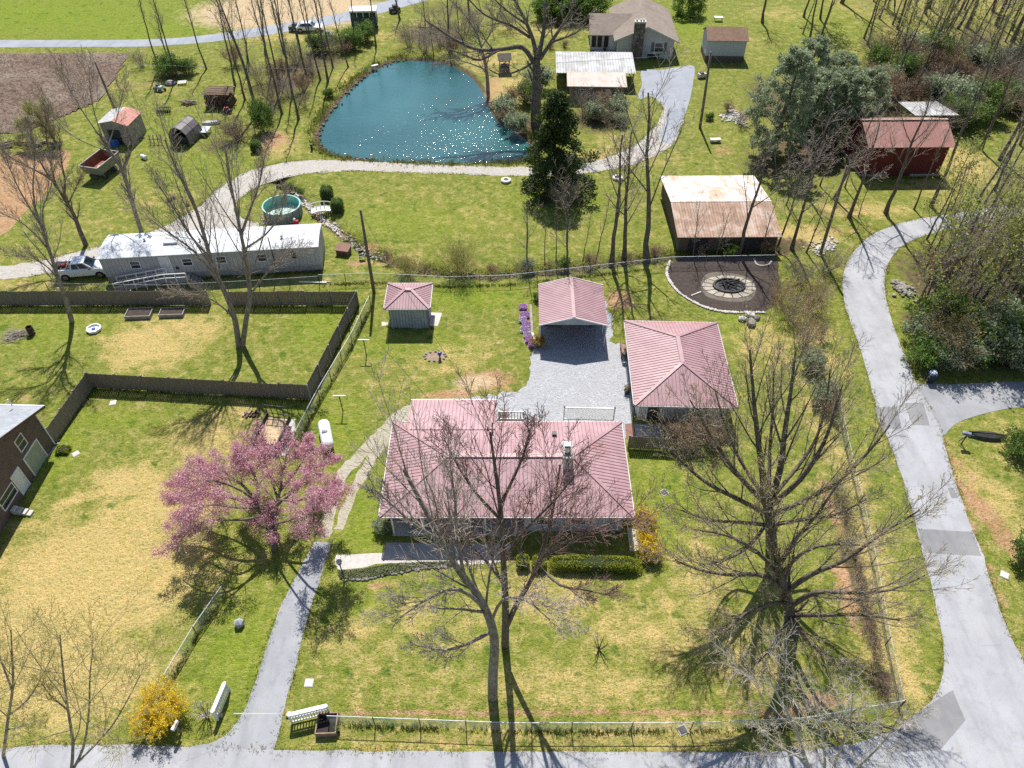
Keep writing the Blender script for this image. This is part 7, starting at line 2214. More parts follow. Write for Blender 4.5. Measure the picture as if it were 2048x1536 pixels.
tag(o, 'smooth grey boulder on the grass left of the driveway', 'boulder')
# bin by the side street
p = G(1858, 762)
t = thing('wheelie_bin', 'dark wheeled rubbish bin with full bag at the side street', 'bin', tuple(p), R(-8))
MB().raw([(-.27, -.3, .08), (.27, -.3, .08), (.27, .3, .08), (-.27, .3, .08), (-.34, -.38, 1.0), (.34, -.38, 1.0), (.34, .38, 1.0), (-.34, .38, 1.0)], [(0, 3, 2, 1), (4, 5, 6, 7), (0, 1, 5, 4), (1, 2, 6, 5), (2, 3, 7, 6), (3, 0, 4, 7)]).build('body', M('navy_bin', (.02, .03, .05), (.03, .04, .06), .5), t, bevel=.03)
MB().at((0, 0, 1.0), .3).lathe([(.3, 0), (.34, .06), (.28, .14), (.1, .2)], 7).build('bag', M('pale_bag', (.42, .48, .62), (.55, .6, .72), .4, 3), t)
MB().prism([(-.35, .36, 1.0), (.35, .36, 1.0), (.35, .5, .5), (-.35, .5, .5)], (0, .05, 0)).build('lid', M('bin_lid', (.03, .04, .06)), t)
for x in (-.3, .3): wheel(t, x, .3, .12, .12, .07)
# dark mailbox and pod on the right verge
p = G(1922, 888)
t = thing('roadside_mailbox', 'dark mailbox on a leaning double post on the right verge', 'mailbox', tuple(p), R(-20))
MB().bar((0, 0, 0), (.05, 0, 1.1), .08).bar((-.25, 0, 0.25), (.02, 0, 1.0), .05).build('post', MAT_DARK, t)
MB().at((.05, 0, 1.1)).box(-.42, .22, -.14, .14, 0, .26).build('box', M('mail_blue', (.22, .25, .36), (.1, .11, .14), .4, 4), t, bevel=.04)
MB().at((.05, 0, 1.1)).box(.22, .5, -.02, .02, .02, .1).build('flag', MAT_DARK, t)
p = G(1972, 874)
t = thing('canoe', 'black canoe-shaped hull lying on the right verge beside the mailbox', 'boat', tuple(p), R(-8))
hv = []
for k in range(13):
    u_ = k / 12
    hv.append((u_ * 3.0 - 1.5, .5 * (math.sin(math.pi * min(1, (1 - u_) * 1.05 + .0)) ** .55 if 0 < u_ < 1 else 0) + .015))
vs = [(x, -w_, .02) for x, w_ in hv] + [(x, -w_ * .72, .32) for x, w_ in hv] + [(x, 0, .46) for x, w_ in hv] + [(x, w_ * .72, .32) for x, w_ in hv] + [(x, w_, .02) for x, w_ in hv]
MB().raw(vs, [(r_ * 13 + k, r_ * 13 + k + 1, (r_ + 1) * 13 + k + 1, (r_ + 1) * 13 + k) for r_ in range(4) for k in range(12)]).build('hull', M('black_hull', (.022, .024, .022), (.05, .052, .045), .5, 2), t)
MB().tube([(x, 0, .47) for x, w_ in hv], .03, 5).build('keel', MAT_DARK, t)
# flower bed by shed: rocks and gazing ball
p = G(870, 713)
bedo = sheet('rock_bed', smooth(px([(848, 712), (858, 704), (875, 702), (890, 710), (882, 721), (862, 722)]), 4), .012, M('bed_soil', (.30, .22, .15), (.22, .16, .11), .95, 3), .05, .3)
for k in range(12):
    a_ = k / 12 * 6.28
    link('stone', RG[k % 3], bedo, (p.x + math.cos(a_) * .95, p.y + math.sin(a_) * .62, .06), (0, 0, k), (.16, .13, .13))
t = odd('gazing_ball', 'shiny dark blue ball on a stand in the little rock bed', 'ornament', (880, 718))
MB().lathe([(.14, 0), (.06, .1), (.06, .4), (.12, .45)], 10).build('stand', MAT_DARK, t)
MB().at((0, 0, .62)).lathe([(.02, -.18), (.1, -.16), (.17, -.06), (.17, .06), (.1, .16), (.02, .18)], 14).build('ball', NT('blue_mirror').done((.02, .06, .35), .12, .3), t, smooth=True)
# garage-side things
t = odd('garden_bench', 'small red-brown bench against the garage by the gravel', 'bench', (1246, 708), R(88))
MB().box(-.7, .7, -.25, .25, .42, .48).build('seat', M('red_brown_bench', (.36, .17, .14)), t)
MB().box(-.7, .7, .2, .25, .48, .9).build('backrest', M('red_brown_back', (.30, .14, .12)), t)
for x in (-.6, .6):
    for y in (-.2, .2): MB().box(x - .04, x + .04, y - .04, y + .04, 0, .42).build('leg', MAT_DARK, t)
t = odd('grill', 'small dark barbecue grill below the bench by the garage', 'grill', (1248, 722), 0)
MB().at((0, 0, .6)).lathe([(.05, 0), (.25, .1), (.28, .22), (.2, .36), (.03, .42)], 12).build('kettle', MAT_DARK, t)
for k in range(3): MB().bar((.12 * math.cos(k * 2.1), .12 * math.sin(k * 2.1), .65), (.28 * math.cos(k * 2.1), .28 * math.sin(k * 2.1), 0), .03).build('leg', MAT_STEEL, t)
t = odd('shrub_pot', 'round black tub with a brownish shrub against the garage', 'plant', (1254, 786))
MB().lathe([(.2, 0), (.28, .4), (.25, .4)], 12).build('pot', MAT_DARK, t)
v_, f_ = quads(rr_.normal(size=(260, 3)) * np.array([.17, .17, .15]) + np.array([0, 0, .62]), .06, rr_)
link('foliage', arr_mesh('foliage', v_, f_, LEAF_BROWN), t)
t = odd('landscape_timber', 'pale timber edging beside the mauve flowers by the carport', 'edging', (1070, 672), 0)
a_ = G(1061, 612) - G(1070, 672); b_ = G(1064, 668) - G(1070, 672); c_ = G(1074, 690) - G(1070, 672)
MB().bar(a_ + Vector((0, 0, .1)), b_ + Vector((0, 0, .1)), .22, .2).build('timber', MAT_GREYWOODT, t)
MB().bar(b_ + Vector((0, 0, .1)), c_ + Vector((0, 0, .1)), .25, .2).build('timber', MAT_CONC, t)
t = odd('white_boards', 'pair of pale boards lying by the wire fence near the mobile home', 'boards', (630, 566), R(-2))
MB().box(-1.6, 1.2, -.1, .05, .1, .16).build('board', MAT_WHITE, t)
MB().box(-1.0, 1.6, .1, .25, .02, .08).build('board', MAT_GREYWOODT, t)
t = odd('firewood_scraps', 'scatter of pale cut wood on the grass beside the trailer pad', 'firewood', (500, 830), R(10))
for k in range(9): MB().at((rnd.uniform(-.7, .7), rnd.uniform(-.35, .35), .08), rnd.uniform(0, 3)).box(-.22, .22, -.09, .09, -.06, .08).build('split_log', M('split_wood', (.45, .34, .22), (.33, .24, .15)) if k % 2 else MAT_LOG, t)
t = odd('far_table', 'white table on the bright grass beyond the white shed', 'table', (1436, 42), R(-2))
MB().box(-.7, .7, -.4, .4, .6, .66).build('top', MAT_WHITE, t)
for x in (-.6, .6): MB().box(x - .05, x + .05, -.35, .35, 0, .6).build('leg', MAT_WHITE, t)
t = odd('stone_fountain', 'grey stone bench by the garden bed near the far driveway', 'bench', (1430, 284), R(4))
MB().box(-.7, .7, -.35, .35, .35, .45).build('seat', MAT_CONC, t, bevel=.03)
for x in (-.45, .45): MB().box(x - .12, x + .12, -.25, .25, 0, .35).build('leg', MAT_CONC2, t)
t = odd('generator', 'grey and white machine beside the driveway pole', 'machine', (1403, 156), R(20))
MB().box(-.6, .6, -.35, .35, .12, .7).build('housing', MAT_CONC, t, bevel=.06)
MB().box(-.35, .2, -.25, .25, .7, .85).build('panel', MAT_DARK, t)
for x in (-.4, .4): wheel(t, x, -.3, .15, .15, .1)
for k, (x, y, lb, m_) in enumerate(((590, 62, 'green stack of crates by the far road', (.10, .16, .12)), (655, 78, 'grey machinery on the grass by the far road', (.2, .22, .22)), (640, 90, 'pink and white covered kart by the far trees', (.55, .35, .45)), (790, 25, 'dark boat-like hull on the bank beyond the camper', (.07, .065, .06)))):
    t = odd('yard_machine', lb, 'machine', (x, y), R(10 * k))
    mm = M('yard_paint_%d' % k, m_)
    MB().box(-.9, .9, -.5, .5, .3, .85).build('body', mm, t, bevel=.1)
    MB().box(-.3, .5, -.4, .4, .85, 1.25).build('cover', mm, t, bevel=.1)
    for xx in (-.6, .6):
        for yy in (-.5, .5): wheel(t, xx, yy, .28, .28, .15)
# ---------------------------------------------------------------- evergreens
def plant_ever(name, label, meshes, pxy, sc=1.0, rz=0, group=None, cat='tree'):
    p = G(*pxy)
    t = thing(name, label, cat, (p.x, p.y, -.05), rz, group)
    t.scale = sc if hasattr(sc, '__len__') else (sc, sc, sc)
    for k in ('trunk', 'crown'): link(k, meshes[k], t)
    return t
CEDAR = evergreen('cedar', 3, 11.5, 8.4, 'cone', 360, 75, .7, .15, LEAF_DARK, .03)
plant_ever('cedar_tree', 'dark green cedar standing beside the lane below the great pond oak', CEDAR, (1108, 378))
MAGA = evergreen('magnolia_a', 5, 13, 7.0, 'round', 250, 80, .55, .15, LEAF_MAG, .08)
MAGB = evergreen('magnolia_b', 6, 10, 8.0, 'round', 260, 80, .55, .15, LEAF_MAG, .06)
ev = [('a', 1545, 312, 1.0, 'tall silvery evergreen at the left of the evergreen clump'), ('b', 1612, 290, .92, 'broad silvery evergreen in the middle of the evergreen clump'), ('b', 1664, 280, .9, 'broad silvery evergreen right of the middle of the evergreen clump'),
      ('a', 1596, 235, .8, 'silvery evergreen at the back left of the evergreen clump'), ('b', 1712, 258, .78, 'low silvery evergreen at the right end of the clump, left of the red barn'), ('b', 1655, 225, .78, 'silvery evergreen at the back of the clump, farthest from the road')]
for i, (k, x, y, s, lb) in enumerate(ev):
    plant_ever('evergreen_tree', lb, MAGA if k == 'a' else MAGB, (x, y), s, i * 1.1, 'silvery evergreen clump')
FARB = evergreen('laurel', 9, 4.5, 6.0, 'round', 110, 60, .7, .16, LEAF_GREEN, .05)
for i, x in enumerate((1095, 1125, 1155, 1182, 1375)):
    plant_ever('laurel_bush', ordn(i) + ' dense green laurel from the left in the hedge behind the far house', FARB, (x, 38 - (8 if i == 4 else 0)), .9 + .1 * (i % 2), i, 'laurel hedge behind the far house', 'bush')

# ---------------------------------------------------------------- shrubs
S = {}
S['brown'] = shrub_meshes('shrub_brown', 51, 2.2, 2.2, 30, (6, 5), TWIG_BROWN, LEAF_BROWN, 1, .06, .1)
S['hedge'] = shrub_meshes('shrub_hedge', 62, 1.6, 1.8, 18, (5, 4), TWIG_BROWN, None)
S['grey'] = shrub_meshes('shrub_grey', 52, 2.6, 2.8, 32, (6, 5), TWIG_GREY, None)
S['pale'] = shrub_meshes('shrub_pale', 57, 2.4, 2.8, 30, (6, 5), TWIG_PALE, None)
S['green'] = shrub_meshes('shrub_green', 53, 2.0, 2.4, 30, (6, 5), TWIG_BROWN, LEAF_GREEN, 3, .085, .12)
S['dkgreen'] = shrub_meshes('shrub_dark', 54, 2.0, 2.4, 30, (6, 5), TWIG_BROWN, LEAF_MAG, 3, .10, .12)
S['willow'] = shrub_meshes('shrub_willow', 55, 3.2, 4.6, 60, (7, 6), TWIG_YELLOW, LEAF_BUDG, 1, .035, .1)
S['amber'] = shrub_meshes('shrub_amber', 56, 2.6, 2.8, 26, (6, 5), TWIG_GREY, LEAF_ORANGE, 1, .05, .12)
S['forsythia'] = shrub_meshes('shrub_forsythia', 58, 1.7, 2.6, 46, (8, 6), TWIG_YELLOW, LEAF_YELLOW, 4, .045, .05)
S['purple'] = shrub_meshes('shrub_purple', 59, 2.4, 3.2, 40, (7, 6), TWIG_RED, None, r0=.03)
S['yellowsmall'] = shrub_meshes('shrub_yellow', 60, 1.0, 1.3, 20, (6, 5), TWIG_BROWN, LEAF_YELLOW, 3, .045, .06)
S['redstem'] = shrub_meshes('shrub_redstem', 61, 1.0, 1.0, 22, (6, 5), TWIG_BROWN, LEAF_ORANGE, 3, .045, .06)
def shrub(k, x, y, label, sc=1.0, group=None, name='shrub', cat='shrub'):
    p = G(x, y)
    return place_shrub(name, label, S[k], (p.x, p.y, 0), (x * 3.7 + y) % 6.28, sc, group, cat, 'blossom' if k in ('forsythia', 'yellowsmall') else 'leaves')
shrub('forsythia', 328, 1432, 'round golden forsythia bush in full bloom by the near road', (1.0, 1.0, 1.0), name='forsythia_bush')
shrub('willow', 920, 548, 'wide bare yellowish shrub on the creek bank behind the carport', (1, .8, 1))
shrub('willow', 815, 548, 'smaller yellowish shrub on the creek bank behind the grey shed', .6)
shrub('purple', 478, 280, 'wide dark purplish bare shrub left of the pond lane', 1.15)
shrub('green', 524, 262, 'upright bright green bush at the left corner of the pond', (1, 1, 1.7))
shrub('green', 345, 150, 'dark green bush at the foot of the upper left trees', 1.3)
shrub('green', 705, 98, 'green bush on the bank below the camper', (1.7, 1.2, 1.2))
shrub('green', 735, 82, 'green bush right of the camper on the pond bank', 1.2)
shrub('green', 660, 195, 'small green reedy bush at the left shore of the pond', .5)
shrub('grey', 285, 135, 'grey bare shrub left of the upper left trees', .9)
shrub('green', 375, 150, 'green bush right of the upper left trees', 1.0)
for i, (k, x, y, s) in enumerate(sorted((('dkgreen', 1008, 232, 1.1), ('brown', 1030, 215, 1.2), ('dkgreen', 1035, 262, 1.0), ('green', 1052, 205, 1.2), ('brown', 1012, 250, .9), ('dkgreen', 1078, 178, 1.3)), key=lambda q_: q_[1])):
    shrub(k, x, y, ordn(i) + ' shrub from the left in the thicket under the great pond oak', s, 'thicket under the pond oak')
for i, (k, x, y, s) in enumerate((('grey', 1168, 232, 1.2), ('dkgreen', 1190, 240, 1.0), ('brown', 1205, 225, 1.1), ('grey', 1215, 248, 1.0), ('dkgreen', 1232, 232, 1.1), ('dkgreen', 1240, 250, .7))):
    shrub(k, x, y, ordn(i) + ' shrub from the left in the thicket before the tan outbuilding', s, 'thicket before the outbuilding')
shrub('grey', 1130, 420, 'tangled grey bare shrub at the foot of the cedar', (1.25, 1, 1.5))
shrub('grey', 1480, 250, 'grey weedy shrub in the far garden bed', .8)
shrub('brown', 1455, 225, 'brown dead shrub in the far garden bed', .6)
shrub('green', 1420, 240, 'low green tuft in the far garden bed', .4)
for i, (k, x, y, s) in enumerate(sorted((('amber', 1575, 640, 1.1), ('amber', 1615, 625, 1.1), ('hedge', 1640, 600, 1.3), ('amber', 1606, 690, 1.0), ('hedge', 1640, 680, 1.2), ('dkgreen', 1625, 740, .8), ('grey', 1600, 570, 1.1), ('dkgreen', 1645, 800, .8), ('brown', 1660, 830, .7), ('amber', 1560, 600, .9), ('grey', 1650, 545, 1.0)), key=lambda q_: q_[2])):
    shrub(k, x, y, ordn(i) + ' shrub from the top in the amber thicket right of the fire pit', s, 'amber thicket right of the fire pit')
hl = smooth(px([(1672, 985), (1700, 1080), (1722, 1180), (1745, 1290), (1765, 1390)]), 3, False)
for i, p in enumerate(hl):
    t = place_shrub('hedge_shrub', ordn(i) + ' brown leafless shrub from the top in the hedge strip by the road', S['hedge'], (p.x, p.y, 0), i * 1.7, (.8, .8, .6 + .08 * (i % 3)), 'brown hedge strip')
for i, (x, y, s) in enumerate(((1340, 870, .7), (1360, 895, .9), (1395, 880, 1.0), (1425, 895, .9))):
    shrub('brown', x, y, ordn(i) + ' brown shrub from the left in the clump hiding the garage corner', s, 'brown clump at the garage corner')
p = G(1198, 1300)
P = Plant(77, (3, 3), (.6, .5), (.5, .6), [4, 3, 2], [.1, .15, .2], [.05, .05, .03], [.6, .6], 2, .5, .008)
for k in range(6):
    a_ = k * 1.05
    pts, rad = P.walk((0, 0, -.05), vnorm((math.cos(a_) * .35, math.sin(a_) * .35, 1)), 1.2, .045, 0)
    P.branch(pts, rad, 0, 1.0)
place_tree('crape_myrtle', 'small pruned bare shrub in a mulch ring on the front lawn', tree_meshes('crape', P, BARK_DARK, TWIG_BROWN, split=0), (p.x, p.y, 0), cat='shrub')
p = G(415, 1432)
P = Plant(78, (5, 4), (.5, .5), (.5, .6), [5, 3, 2], [.1, .15, .2], [.05, .05, .03], [.6, .6], 2, .4, .007)
for k in range(7):
    a_ = k * .9
    pts, rad = P.walk((0, 0, -.05), vnorm((math.cos(a_) * .45, math.sin(a_) * .45, 1)), 1.3, .04, 0)
    P.branch(pts, rad, 0, 1.2)
place_tree('rose_of_sharon', 'small budding shrub between the forsythia and the left white panel', tree_meshes('rose', P, BARK_GREY, TWIG_GREY, LEAF_PALE, 1, .03, .04, split=0), (p.x, p.y, 0), cat='shrub')

for i, (k, x, y, s) in enumerate(sorted((('grey', 545, 205, 1.2), ('pale', 575, 195, 1.1), ('brown', 605, 185, 1.0), ('grey', 622, 150, 1.3), ('brown', 560, 160, 1.3), ('grey', 590, 130, 1.3), ('green', 640, 105, 1.2), ('grey', 665, 110, 1.1), ('brown', 690, 108, .9), ('grey', 520, 170, 1.2), ('pale', 540, 240, .9), ('grey', 610, 215, .8), ('brown', 470, 130, 1.2)), key=lambda q_: q_[1])):
    shrub(k, x, y, ordn(i) + ' undergrowth shrub from the left in the wood on the left pond bank', s, 'undergrowth on the left pond bank')
for i, (k, x, y, s) in enumerate((('grey', 820, 96, 1.3), ('pale', 850, 105, 1.3), ('grey', 880, 92, 1.5), ('brown', 905, 108, 1.2), ('grey', 925, 80, 1.4), ('pale', 955, 60, 1.4), ('grey', 1020, 60, 1.2))):
    shrub(k, x, y, ordn(i) + ' tangled shrub from the left in the thicket beyond the pond', s, 'shrubs beyond the pond')
for i, (k, x, y, s) in enumerate((('brown', 775, 522, .5), ('hedge', 850, 545, .7), ('brown', 985, 550, .5), ('grey', 1040, 548, .6), ('dkgreen', 1056, 540, .5), ('hedge', 1100, 540, .8), ('green', 1130, 535, .5), ('brown', 1180, 532, .6), ('hedge', 1260, 524, .7), ('brown', 1310, 516, .6), ('hedge', 1400, 512, .8), ('green', 1460, 508, .6), ('brown', 1530, 506, .7))):
    shrub(k, x, y, ordn(i) + ' low brush clump from the left along the creek fence', s, 'brush along the creek fence')
# clipped hedges and mounds
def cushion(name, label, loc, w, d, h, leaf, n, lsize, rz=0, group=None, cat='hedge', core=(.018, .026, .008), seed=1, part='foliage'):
    t = thing(name, label, cat, loc, rz, group)
    c = MB()
    prof = [(1.0, 0), (1.0, .6), (.9, .85), (.6, .97), (.02, 1.0)]
    m = 14
    vs, fs = [], []
    for r_, z in prof:
        for k in range(m):
            a_ = 2 * math.pi * k / m
            cx, sx = math.cos(a_), math.sin(a_)
            e = max(abs(cx), abs(sx)) ** .6
            vs.append((cx / e * r_ * w * .44, sx / e * r_ * d * .44, z * h * .86))
    for i in range(len(prof) - 1):
        for k in range(m): fs.append((i * m + k, i * m + (k + 1) % m, (i + 1) * m + (k + 1) % m, (i + 1) * m + k))
    fs.append(tuple(range((len(prof) - 1) * m, len(prof) * m)))
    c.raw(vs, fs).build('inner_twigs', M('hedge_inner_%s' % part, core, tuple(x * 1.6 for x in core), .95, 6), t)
    link(part, mound(name, seed, w, d, h, leaf, n, lsize), t)
    return t
cushion('box_hedge', 'long clipped yellow-green hedge along the right front of the house', (5.75, 27.95, 0), 6.4, 1.15, .95, LEAF_HEDGE, 9000, .05, R(-1.5), seed=1)
cushion('box_hedge', 'square clipped bush at the left end of the front hedge', (.75, 28.15, 0), .95, 1.0, .85, LEAF_HEDGE, 1700, .05, seed=2)
cushion('box_hedge', 'rounded clipped bush second from the left in the front hedge row', (1.9, 28.05, 0), 1.05, 1.05, .9, LEAF_HEDGE, 1900, .05, seed=3)
for k, (x, y, lb) in enumerate(((655, 396, 'round clipped bush left of the footbridge end'), (676, 422, 'round clipped bush right of the footbridge end'))):
    p = G(x, y)
    cushion('round_bush', lb, (p.x, p.y, 0), 1.45, 1.45, 1.55, LEAF_GREEN, 2400, .06, cat='bush', seed=5 + k)
p = G(514, 302)
cushion('round_bush', 'round green bush beside the bare earth left of the pond', (p.x, p.y, 0), 1.3, 1.3, 1.4, LEAF_GREEN, 2000, .07, cat='bush', seed=8)
shrub('yellowsmall', 1284, 1042, 'small yellow flowering bush at the upper end of the stoop', 1.05, 'yellow bushes by the stoop')
shrub('yellowsmall', 1297, 1100, 'small yellow flowering bush at the hedge end of the stoop', 1.2, 'yellow bushes by the stoop')
shrub('redstem', 1292, 1070, 'rusty-leaved shrub between the two yellow bushes', 1.1)
shrub('redstem', 1304, 1116, 'rusty-leaved shrub at the right end of the front hedge', 1.0)
shrub('redstem', 1078, 690, 'rusty shrub at the near left post of the carport', 1.0)
shrub('green', 1074, 602, 'small fresh green clump behind the mauve flowers', .35)
for i, (x, y, w, lf) in enumerate(((1046, 616, .8, 0), (1050, 632, .9, 0), (1046, 642, .8, 1), (1053, 652, .9, 0), (1050, 661, .9, 1), (1055, 672, .8, 1), (1058, 682, .8, 0), (1064, 692, .7, 0))):
    p = G(x, y)
    cushion('phlox_mound', ordn(i) + (' mauve' if lf == 0 else ' pale lilac') + ' flower mound from the far end of the bed by the carport', (p.x, p.y, 0), w, w * 1.05, .32, LEAF_MAUVE if lf == 0 else LEAF_PALE, 500, .05, group='flower mounds by the carport', cat='flowers', core=(.10, .05, .12), seed=20 + i, part='blossom')
p = G(128, 902)
cushion('flower_clump', 'small yellow-green flower clump at the corner of the brick house', (p.x, p.y, 0), 1.2, .9, .4, LEAF_HEDGE, 500, .06, cat='flowers', seed=30)
p = G(1012, 838)
shrub('brown', 1008, 838, 'low brown shrub behind the deck railing', (.4, .4, .4))
p = G(765, 1060)
shrub('dkgreen', 766, 1062, 'dark potted shrub at the left front corner of the house', .45)
shrub('green', 580, 384, 'green weeds on the bank of the rocky ditch', .45)
shrub('green', 600, 390, 'leafy weeds right of the ditch head', .35)
for i, (x, y) in enumerate(((1100, 98), (1115, 52), (1128, 95))):
    shrub('purple', x, y, ordn(i) + ' low reddish heather from the left near the metal-roofed shelter', .45, 'low heathers')

# ivy bed
iv = px([(676, 1142), (705, 1142), (735, 1138), (770, 1130), (840, 1126), (910, 1124), (905, 1131), (840, 1137), (800, 1144), (765, 1152), (725, 1158), (680, 1158)])
rng = np.random.default_rng(8)
xs_ = [p.x for p in iv]; ys_ = [p.y for p in iv]
C = np.stack([rng.uniform(min(xs_), max(xs_), 16000), rng.uniform(min(ys_), max(ys_), 16000)], 1)
C = C[inside(iv, C[:, 0], C[:, 1])]
C = np.concatenate([C, (.04 + .12 * rng.random(len(C)))[:, None]], 1)
v, f = quads(C, .07, rng, .5)
tag(link('ivy_bed', arr_mesh('ivy_bed', v, f, LEAF_IVY)), 'grey-green ivy ground cover beside the front walk', None, None, 'stuff')

# ---------------------------------------------------------------- rows of bare trees
def row(rows, text, group):
    for i, (k, x, y, top) in enumerate(sorted(rows, key=lambda r_: r_[1])):
        bare(k, x, y, height_to(x, y, top), ordn(i) + ' ' + text, group)
row([('slim_a', 318, 140, -60), ('slim_b', 355, 156, -50), ('slim_c', 413, 138, -70), ('broad_b', 338, 128, 20)], 'bare tree from the left in the clump beside the ploughed field', 'clump beside the ploughed field')
row([('slim_b', 470, 172, -60), ('slim_c', 498, 132, -80), ('broad_b', 516, 222, -20), ('slim_a', 542, 152, -90), ('slim_a', 564, 228, -40), ('slim_b', 578, 142, -80), ('slim_c', 597, 238, -60), ('slim_a', 602, 112, -80), ('slim_b', 617, 168, -60), ('slim_c', 641, 160, -80),
     ('slim_b', 656, 163, -90), ('slim_a', 666, 136, -60), ('slim_c', 697, 134, -50), ('slim_a', 709, 86, -100), ('slim_b', 752, 94, -100), ('slim_c', 530, 110, -90), ('slim_a', 560, 180, -60), ('slim_b', 490, 200, -10), ('slim_c', 630, 110, -90), ('slim_a', 585, 190, -60)],
    'slender bare tree from the left in the wood on the left pond bank', 'wood on the left bank of the pond')
row([('wiry_b', 838, 92, 10), ('wiry_a', 868, 112, 20), ('broad_a', 896, 98, -60), ('wiry_b', 918, 60, -50), ('wiry_a', 850, 50, -60), ('broad_b', 940, 40, -120), ('wiry_a', 985, 60, -20), ('broad_a', 800, 40, -90), ('wiry_b', 1000, 30, -60), ('wiry_a', 1030, 45, -30)],
    'grey bare tree from the left in the thicket beyond the pond', 'thicket at the far end of the pond')
row([('wiry_a', 1054, 533, 400), ('slim_c', 1090, 530, 420), ('slim_a', 1112, 527, 410), ('wiry_a', 1136, 543, 350), ('slim_c', 1166, 522, 420), ('slim_b', 1190, 527, 400), ('broad_b', 1223, 526, 270), ('broad_a', 1248, 516, 260), ('broad_b', 1294, 519, 185)],
    'bare tree from the left in the line along the creek', 'tree line along the creek')
row([('wiry_a', 1386, 514, 400), ('wiry_a', 1430, 514, 410), ('broad_b', 1476, 508, 285), ('wiry_b', 1522, 508, 400), ('wiry_b', 1556, 492, 330), ('broad_a', 1584, 497, 300), ('wiry_b', 1612, 505, 380)],
    'bare tree from the left in front of the rusty barn', 'trees in front of the rusty barn')
row([('wiry_b', 1572, 410, 300), ('broad_a', 1612, 392, 220), ('wiry_b', 1640, 372, 250), ('broad_a', 1668, 398, 225), ('wiry_b', 1690, 375, 260)],
    'crooked pale bare tree from the left in the tangle left of the red barn', 'tangle left of the red barn')
row([('broad_a', 1698, 435, 225), ('slim_c', 1717, 433, 330), ('broad_b', 1772, 426, 190), ('slim_a', 1828, 419, 240), ('slim_b', 1862, 413, 40)],
    'bare tree from the left in the roadside row before the red barn', 'roadside row before the red barn')
bare('wiry_b', 1250, 340, 6.0, 'thin bare sapling on the grass right of the right-hand tyre planter', None)
bare('broad_b', 1525, 45, 13, 'dark stout bare tree on the bright grass right of the white shed')
# woods beyond the red barn
rw_ = random.Random(6)
pts = []
for k in range(400):
    x, y = rw_.uniform(1590, 2130), rw_.uniform(2, 185)
    if x < 1740 and y > 100: continue
    if any(abs(x - a_) < 9 and abs(y - b_) < 9 for a_, b_ in pts): continue
    pts.append((x, y))
    if len(pts) >= 74: break
pts.sort()
for i, (x, y) in enumerate(pts):
    k = rw_.choice(['slim_a', 'green_a', 'slim_b', 'green_b', 'slim_c', 'broad_b', 'wiry_b'])
    bare(k, x, y, rw_.uniform(9, 19), ordn(i) + ' slim tree from the left in the sunny wood at the top right', 'sunny wood at the top right')
pts = []
for k in range(300):
    x, y = rw_.uniform(1730, 2090), rw_.uniform(120, 265)
    if y > 215 and x < 1880: continue
    if any(abs(x - a_) < 22 and abs(y - b_) < 16 for a_, b_ in pts): continue
    pts.append((x, y))
    if len(pts) >= 44: break
pts.sort()
for i, (x, y) in enumerate(pts):
    shrub(['brown', 'grey', 'green', 'brown', 'dkgreen'][i % 5], x, y, ordn(i) + ' shrub from the left in the brush behind the red barn', rw_.uniform(1.2, 1.9), 'brush behind the red barn')
# woods inside the road bend
pts = []
for k in range(600):
    x, y = rw_.uniform(1800, 2140), rw_.uniform(475, 735)
    if x < 1825 + (abs(y - 600) > 90) * 15: continue
    if any(abs(x - a_) < 15 and abs(y - b_) < 15 for a_, b_ in pts): continue
    pts.append((x, y))
    if len(pts) >= 90: break
pts.sort()
for i, (x, y) in enumerate(pts):
    if y > 655 or (i % 5 == 2):
        shrub(['green', 'green', 'dkgreen', 'amber'][i % 4] if y > 655 else ['brown', 'grey', 'pale'][i % 3], x, y, ordn(i) + ' plant from the left in the thicket inside the road bend, a shrub', rw_.uniform(1.1, 1.7), 'thicket inside the road bend')
    else:
        bare(['green_b', 'wiry_b', 'green_b', 'slim_c', 'wiry_b'][i % 5], x, y, rw_.uniform(7.5, 13), ordn(i) + ' plant from the left in the thicket inside the road bend, a bare tree', 'thicket inside the road bend')
for i, (x, y, h) in enumerate(sorted(((1955, 400, 14), (1990, 380, 15), (2020, 410, 13), (2060, 370, 16), (2000, 320, 14), (2040, 290, 15), (1962, 300, 12)))):
    bare(['slim_a', 'broad_b', 'slim_b', 'broad_a', 'slim_c'][i % 5], x, y, h, ordn(i) + ' bare tree from the left on the dry slope right of the red barn', 'group right of the red barn')
for i, (x, y) in enumerate(((2080, 860), (2040, 905), (2060, 1000), (2055, 1130))):
    shrub('green' if i % 2 else 'grey', x, y, ordn(i) + ' shrub from the top along the right edge below the side street', .9, 'shrubs along the right edge')
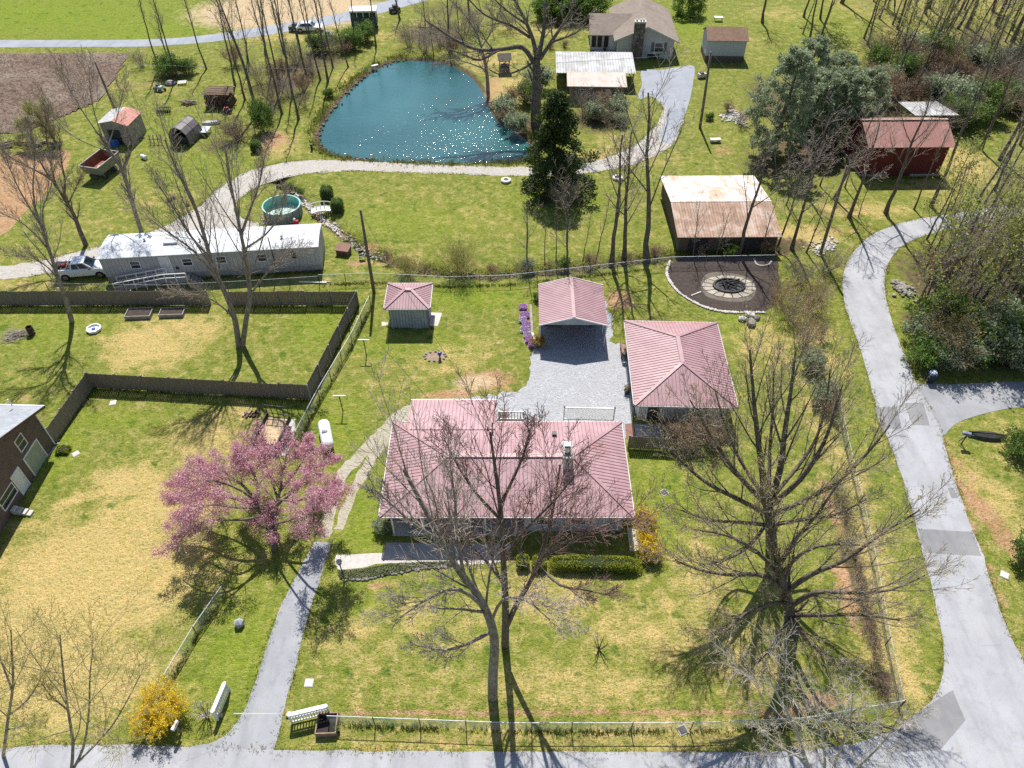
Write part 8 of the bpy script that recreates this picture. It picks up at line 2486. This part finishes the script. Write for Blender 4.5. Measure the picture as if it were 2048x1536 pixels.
# ---------------------------------------------------------------- rough grass along edges, where no mower reaches
LEAF_TUFT = leafmat('rough_grass', [(0.19, 0.215, 0.035), (0.13, 0.17, 0.025), (0.36, 0.30, 0.11)], 0.8, 0.35)
LEAF_STRAW = leafmat('straw_grass', [(0.42, 0.33, 0.14), (0.34, 0.27, 0.10), (0.24, 0.24, 0.06)], 0.8, 0.3)
def tufts(name, label, polylines, per_m, h0, h1, spread, mat, seed, off=0.0):
    rg = np.random.default_rng(seed)
    C = []
    for pl_ in polylines:
        P_ = np.array([tuple(p)[:2] for p in pl_])
        sl = np.linalg.norm(np.diff(P_, axis=0), axis=1)
        cum = np.r_[0, np.cumsum(sl)]
        n = int(cum[-1] * per_m)
        u = rg.random(n) * cum[-1]
        # clumpy: drop stretches
        keep = np.sin(u * 1.9 + seed) + np.sin(u * .53 + seed * 2) + rg.normal(size=n) * .8 > -.6
        u = u[keep]
        x = np.interp(u, cum, P_[:, 0]); y = np.interp(u, cum, P_[:, 1])
        C.append(np.stack([x, y], 1) + rg.normal(size=(len(u), 2)) * spread)
    C = np.concatenate(C)
    B = 6
    C = np.repeat(C, B, axis=0) + rg.normal(size=(len(C) * B, 2)) * .05
    n = len(C)
    a = rg.random(n) * 6.283
    h = rg.uniform(h0, h1, n)
    w = rg.uniform(.012, .03, n)
    lean = rg.uniform(.1, .7, n) * h
    dx, dy = np.cos(a), np.sin(a)
    b = np.stack([C[:, 0], C[:, 1], np.full(n, -.02)], 1)
    sx = np.stack([-dy * w, dx * w, np.zeros(n)], 1)
    tip = b + np.stack([dx * lean, dy * lean, h], 1)
    V_ = np.stack([b - sx, b + sx, tip], 1).reshape(-1, 3)
    tag(link(name, arr_mesh(name, V_, np.arange(3 * n).reshape(n, 3), mat)), label, None, None, 'stuff')
rl_ = smooth(px(road_l), 3, False); rr2 = smooth(px(road_r), 3, False); rb2 = smooth(px(road_b), 3, False)
tufts('verge_grass', 'rough straw-coloured grass along the road edges', [rl_, rr2, rb2], 26, .05, .16, .16, LEAF_STRAW, 1)
tufts('edge_grass', 'rough grass along the drives and the lane', [smooth(px(dl), 3, False), smooth(px(dr), 3, False), smooth(px(lane_t[2:]), 3, False), smooth(px(lane_b[:-2]), 3, False)], 22, .05, .15, .14, LEAF_TUFT, 2)
tufts('fence_grass', 'uncut grass along the foot of the fences', [[f_ul, f_u1], [f_u2, f_ur], [f_ur, f_lr], [f_ll, f_lr], [f_bl, f_ll], px([(660, 1448), (1024, 1462), (1380, 1462), (1600, 1452)]), px([(742, 612), (705, 690), (640, 800), (596, 885)]), px([(452, 1188), (395, 1270), (338, 1366)]),
      px([(640, 570), (745, 566), (900, 574), (1020, 570), (1180, 552), (1340, 534)])], 30, .08, .3, .12, LEAF_TUFT, 3)
tufts('shore_grass', 'weedy grass along the pond and creek banks', [[p + (p - Vector((-8, 90, 0))).normalized() * .9 for p in POND[:70]], CREEK[4:]], 45, .1, .4, .4, LEAF_TUFT, 4)
tufts('wall_grass', 'uncut grass round the outbuildings', [px([(1345, 508), (1555, 512)]), px([(1715, 356), (1880, 356)]), px([(215, 570), (646, 543)]), px([(770, 655), (865, 656)]), px([(1200, 650), (1082, 650)])], 35, .08, .3, .15, LEAF_TUFT, 5)
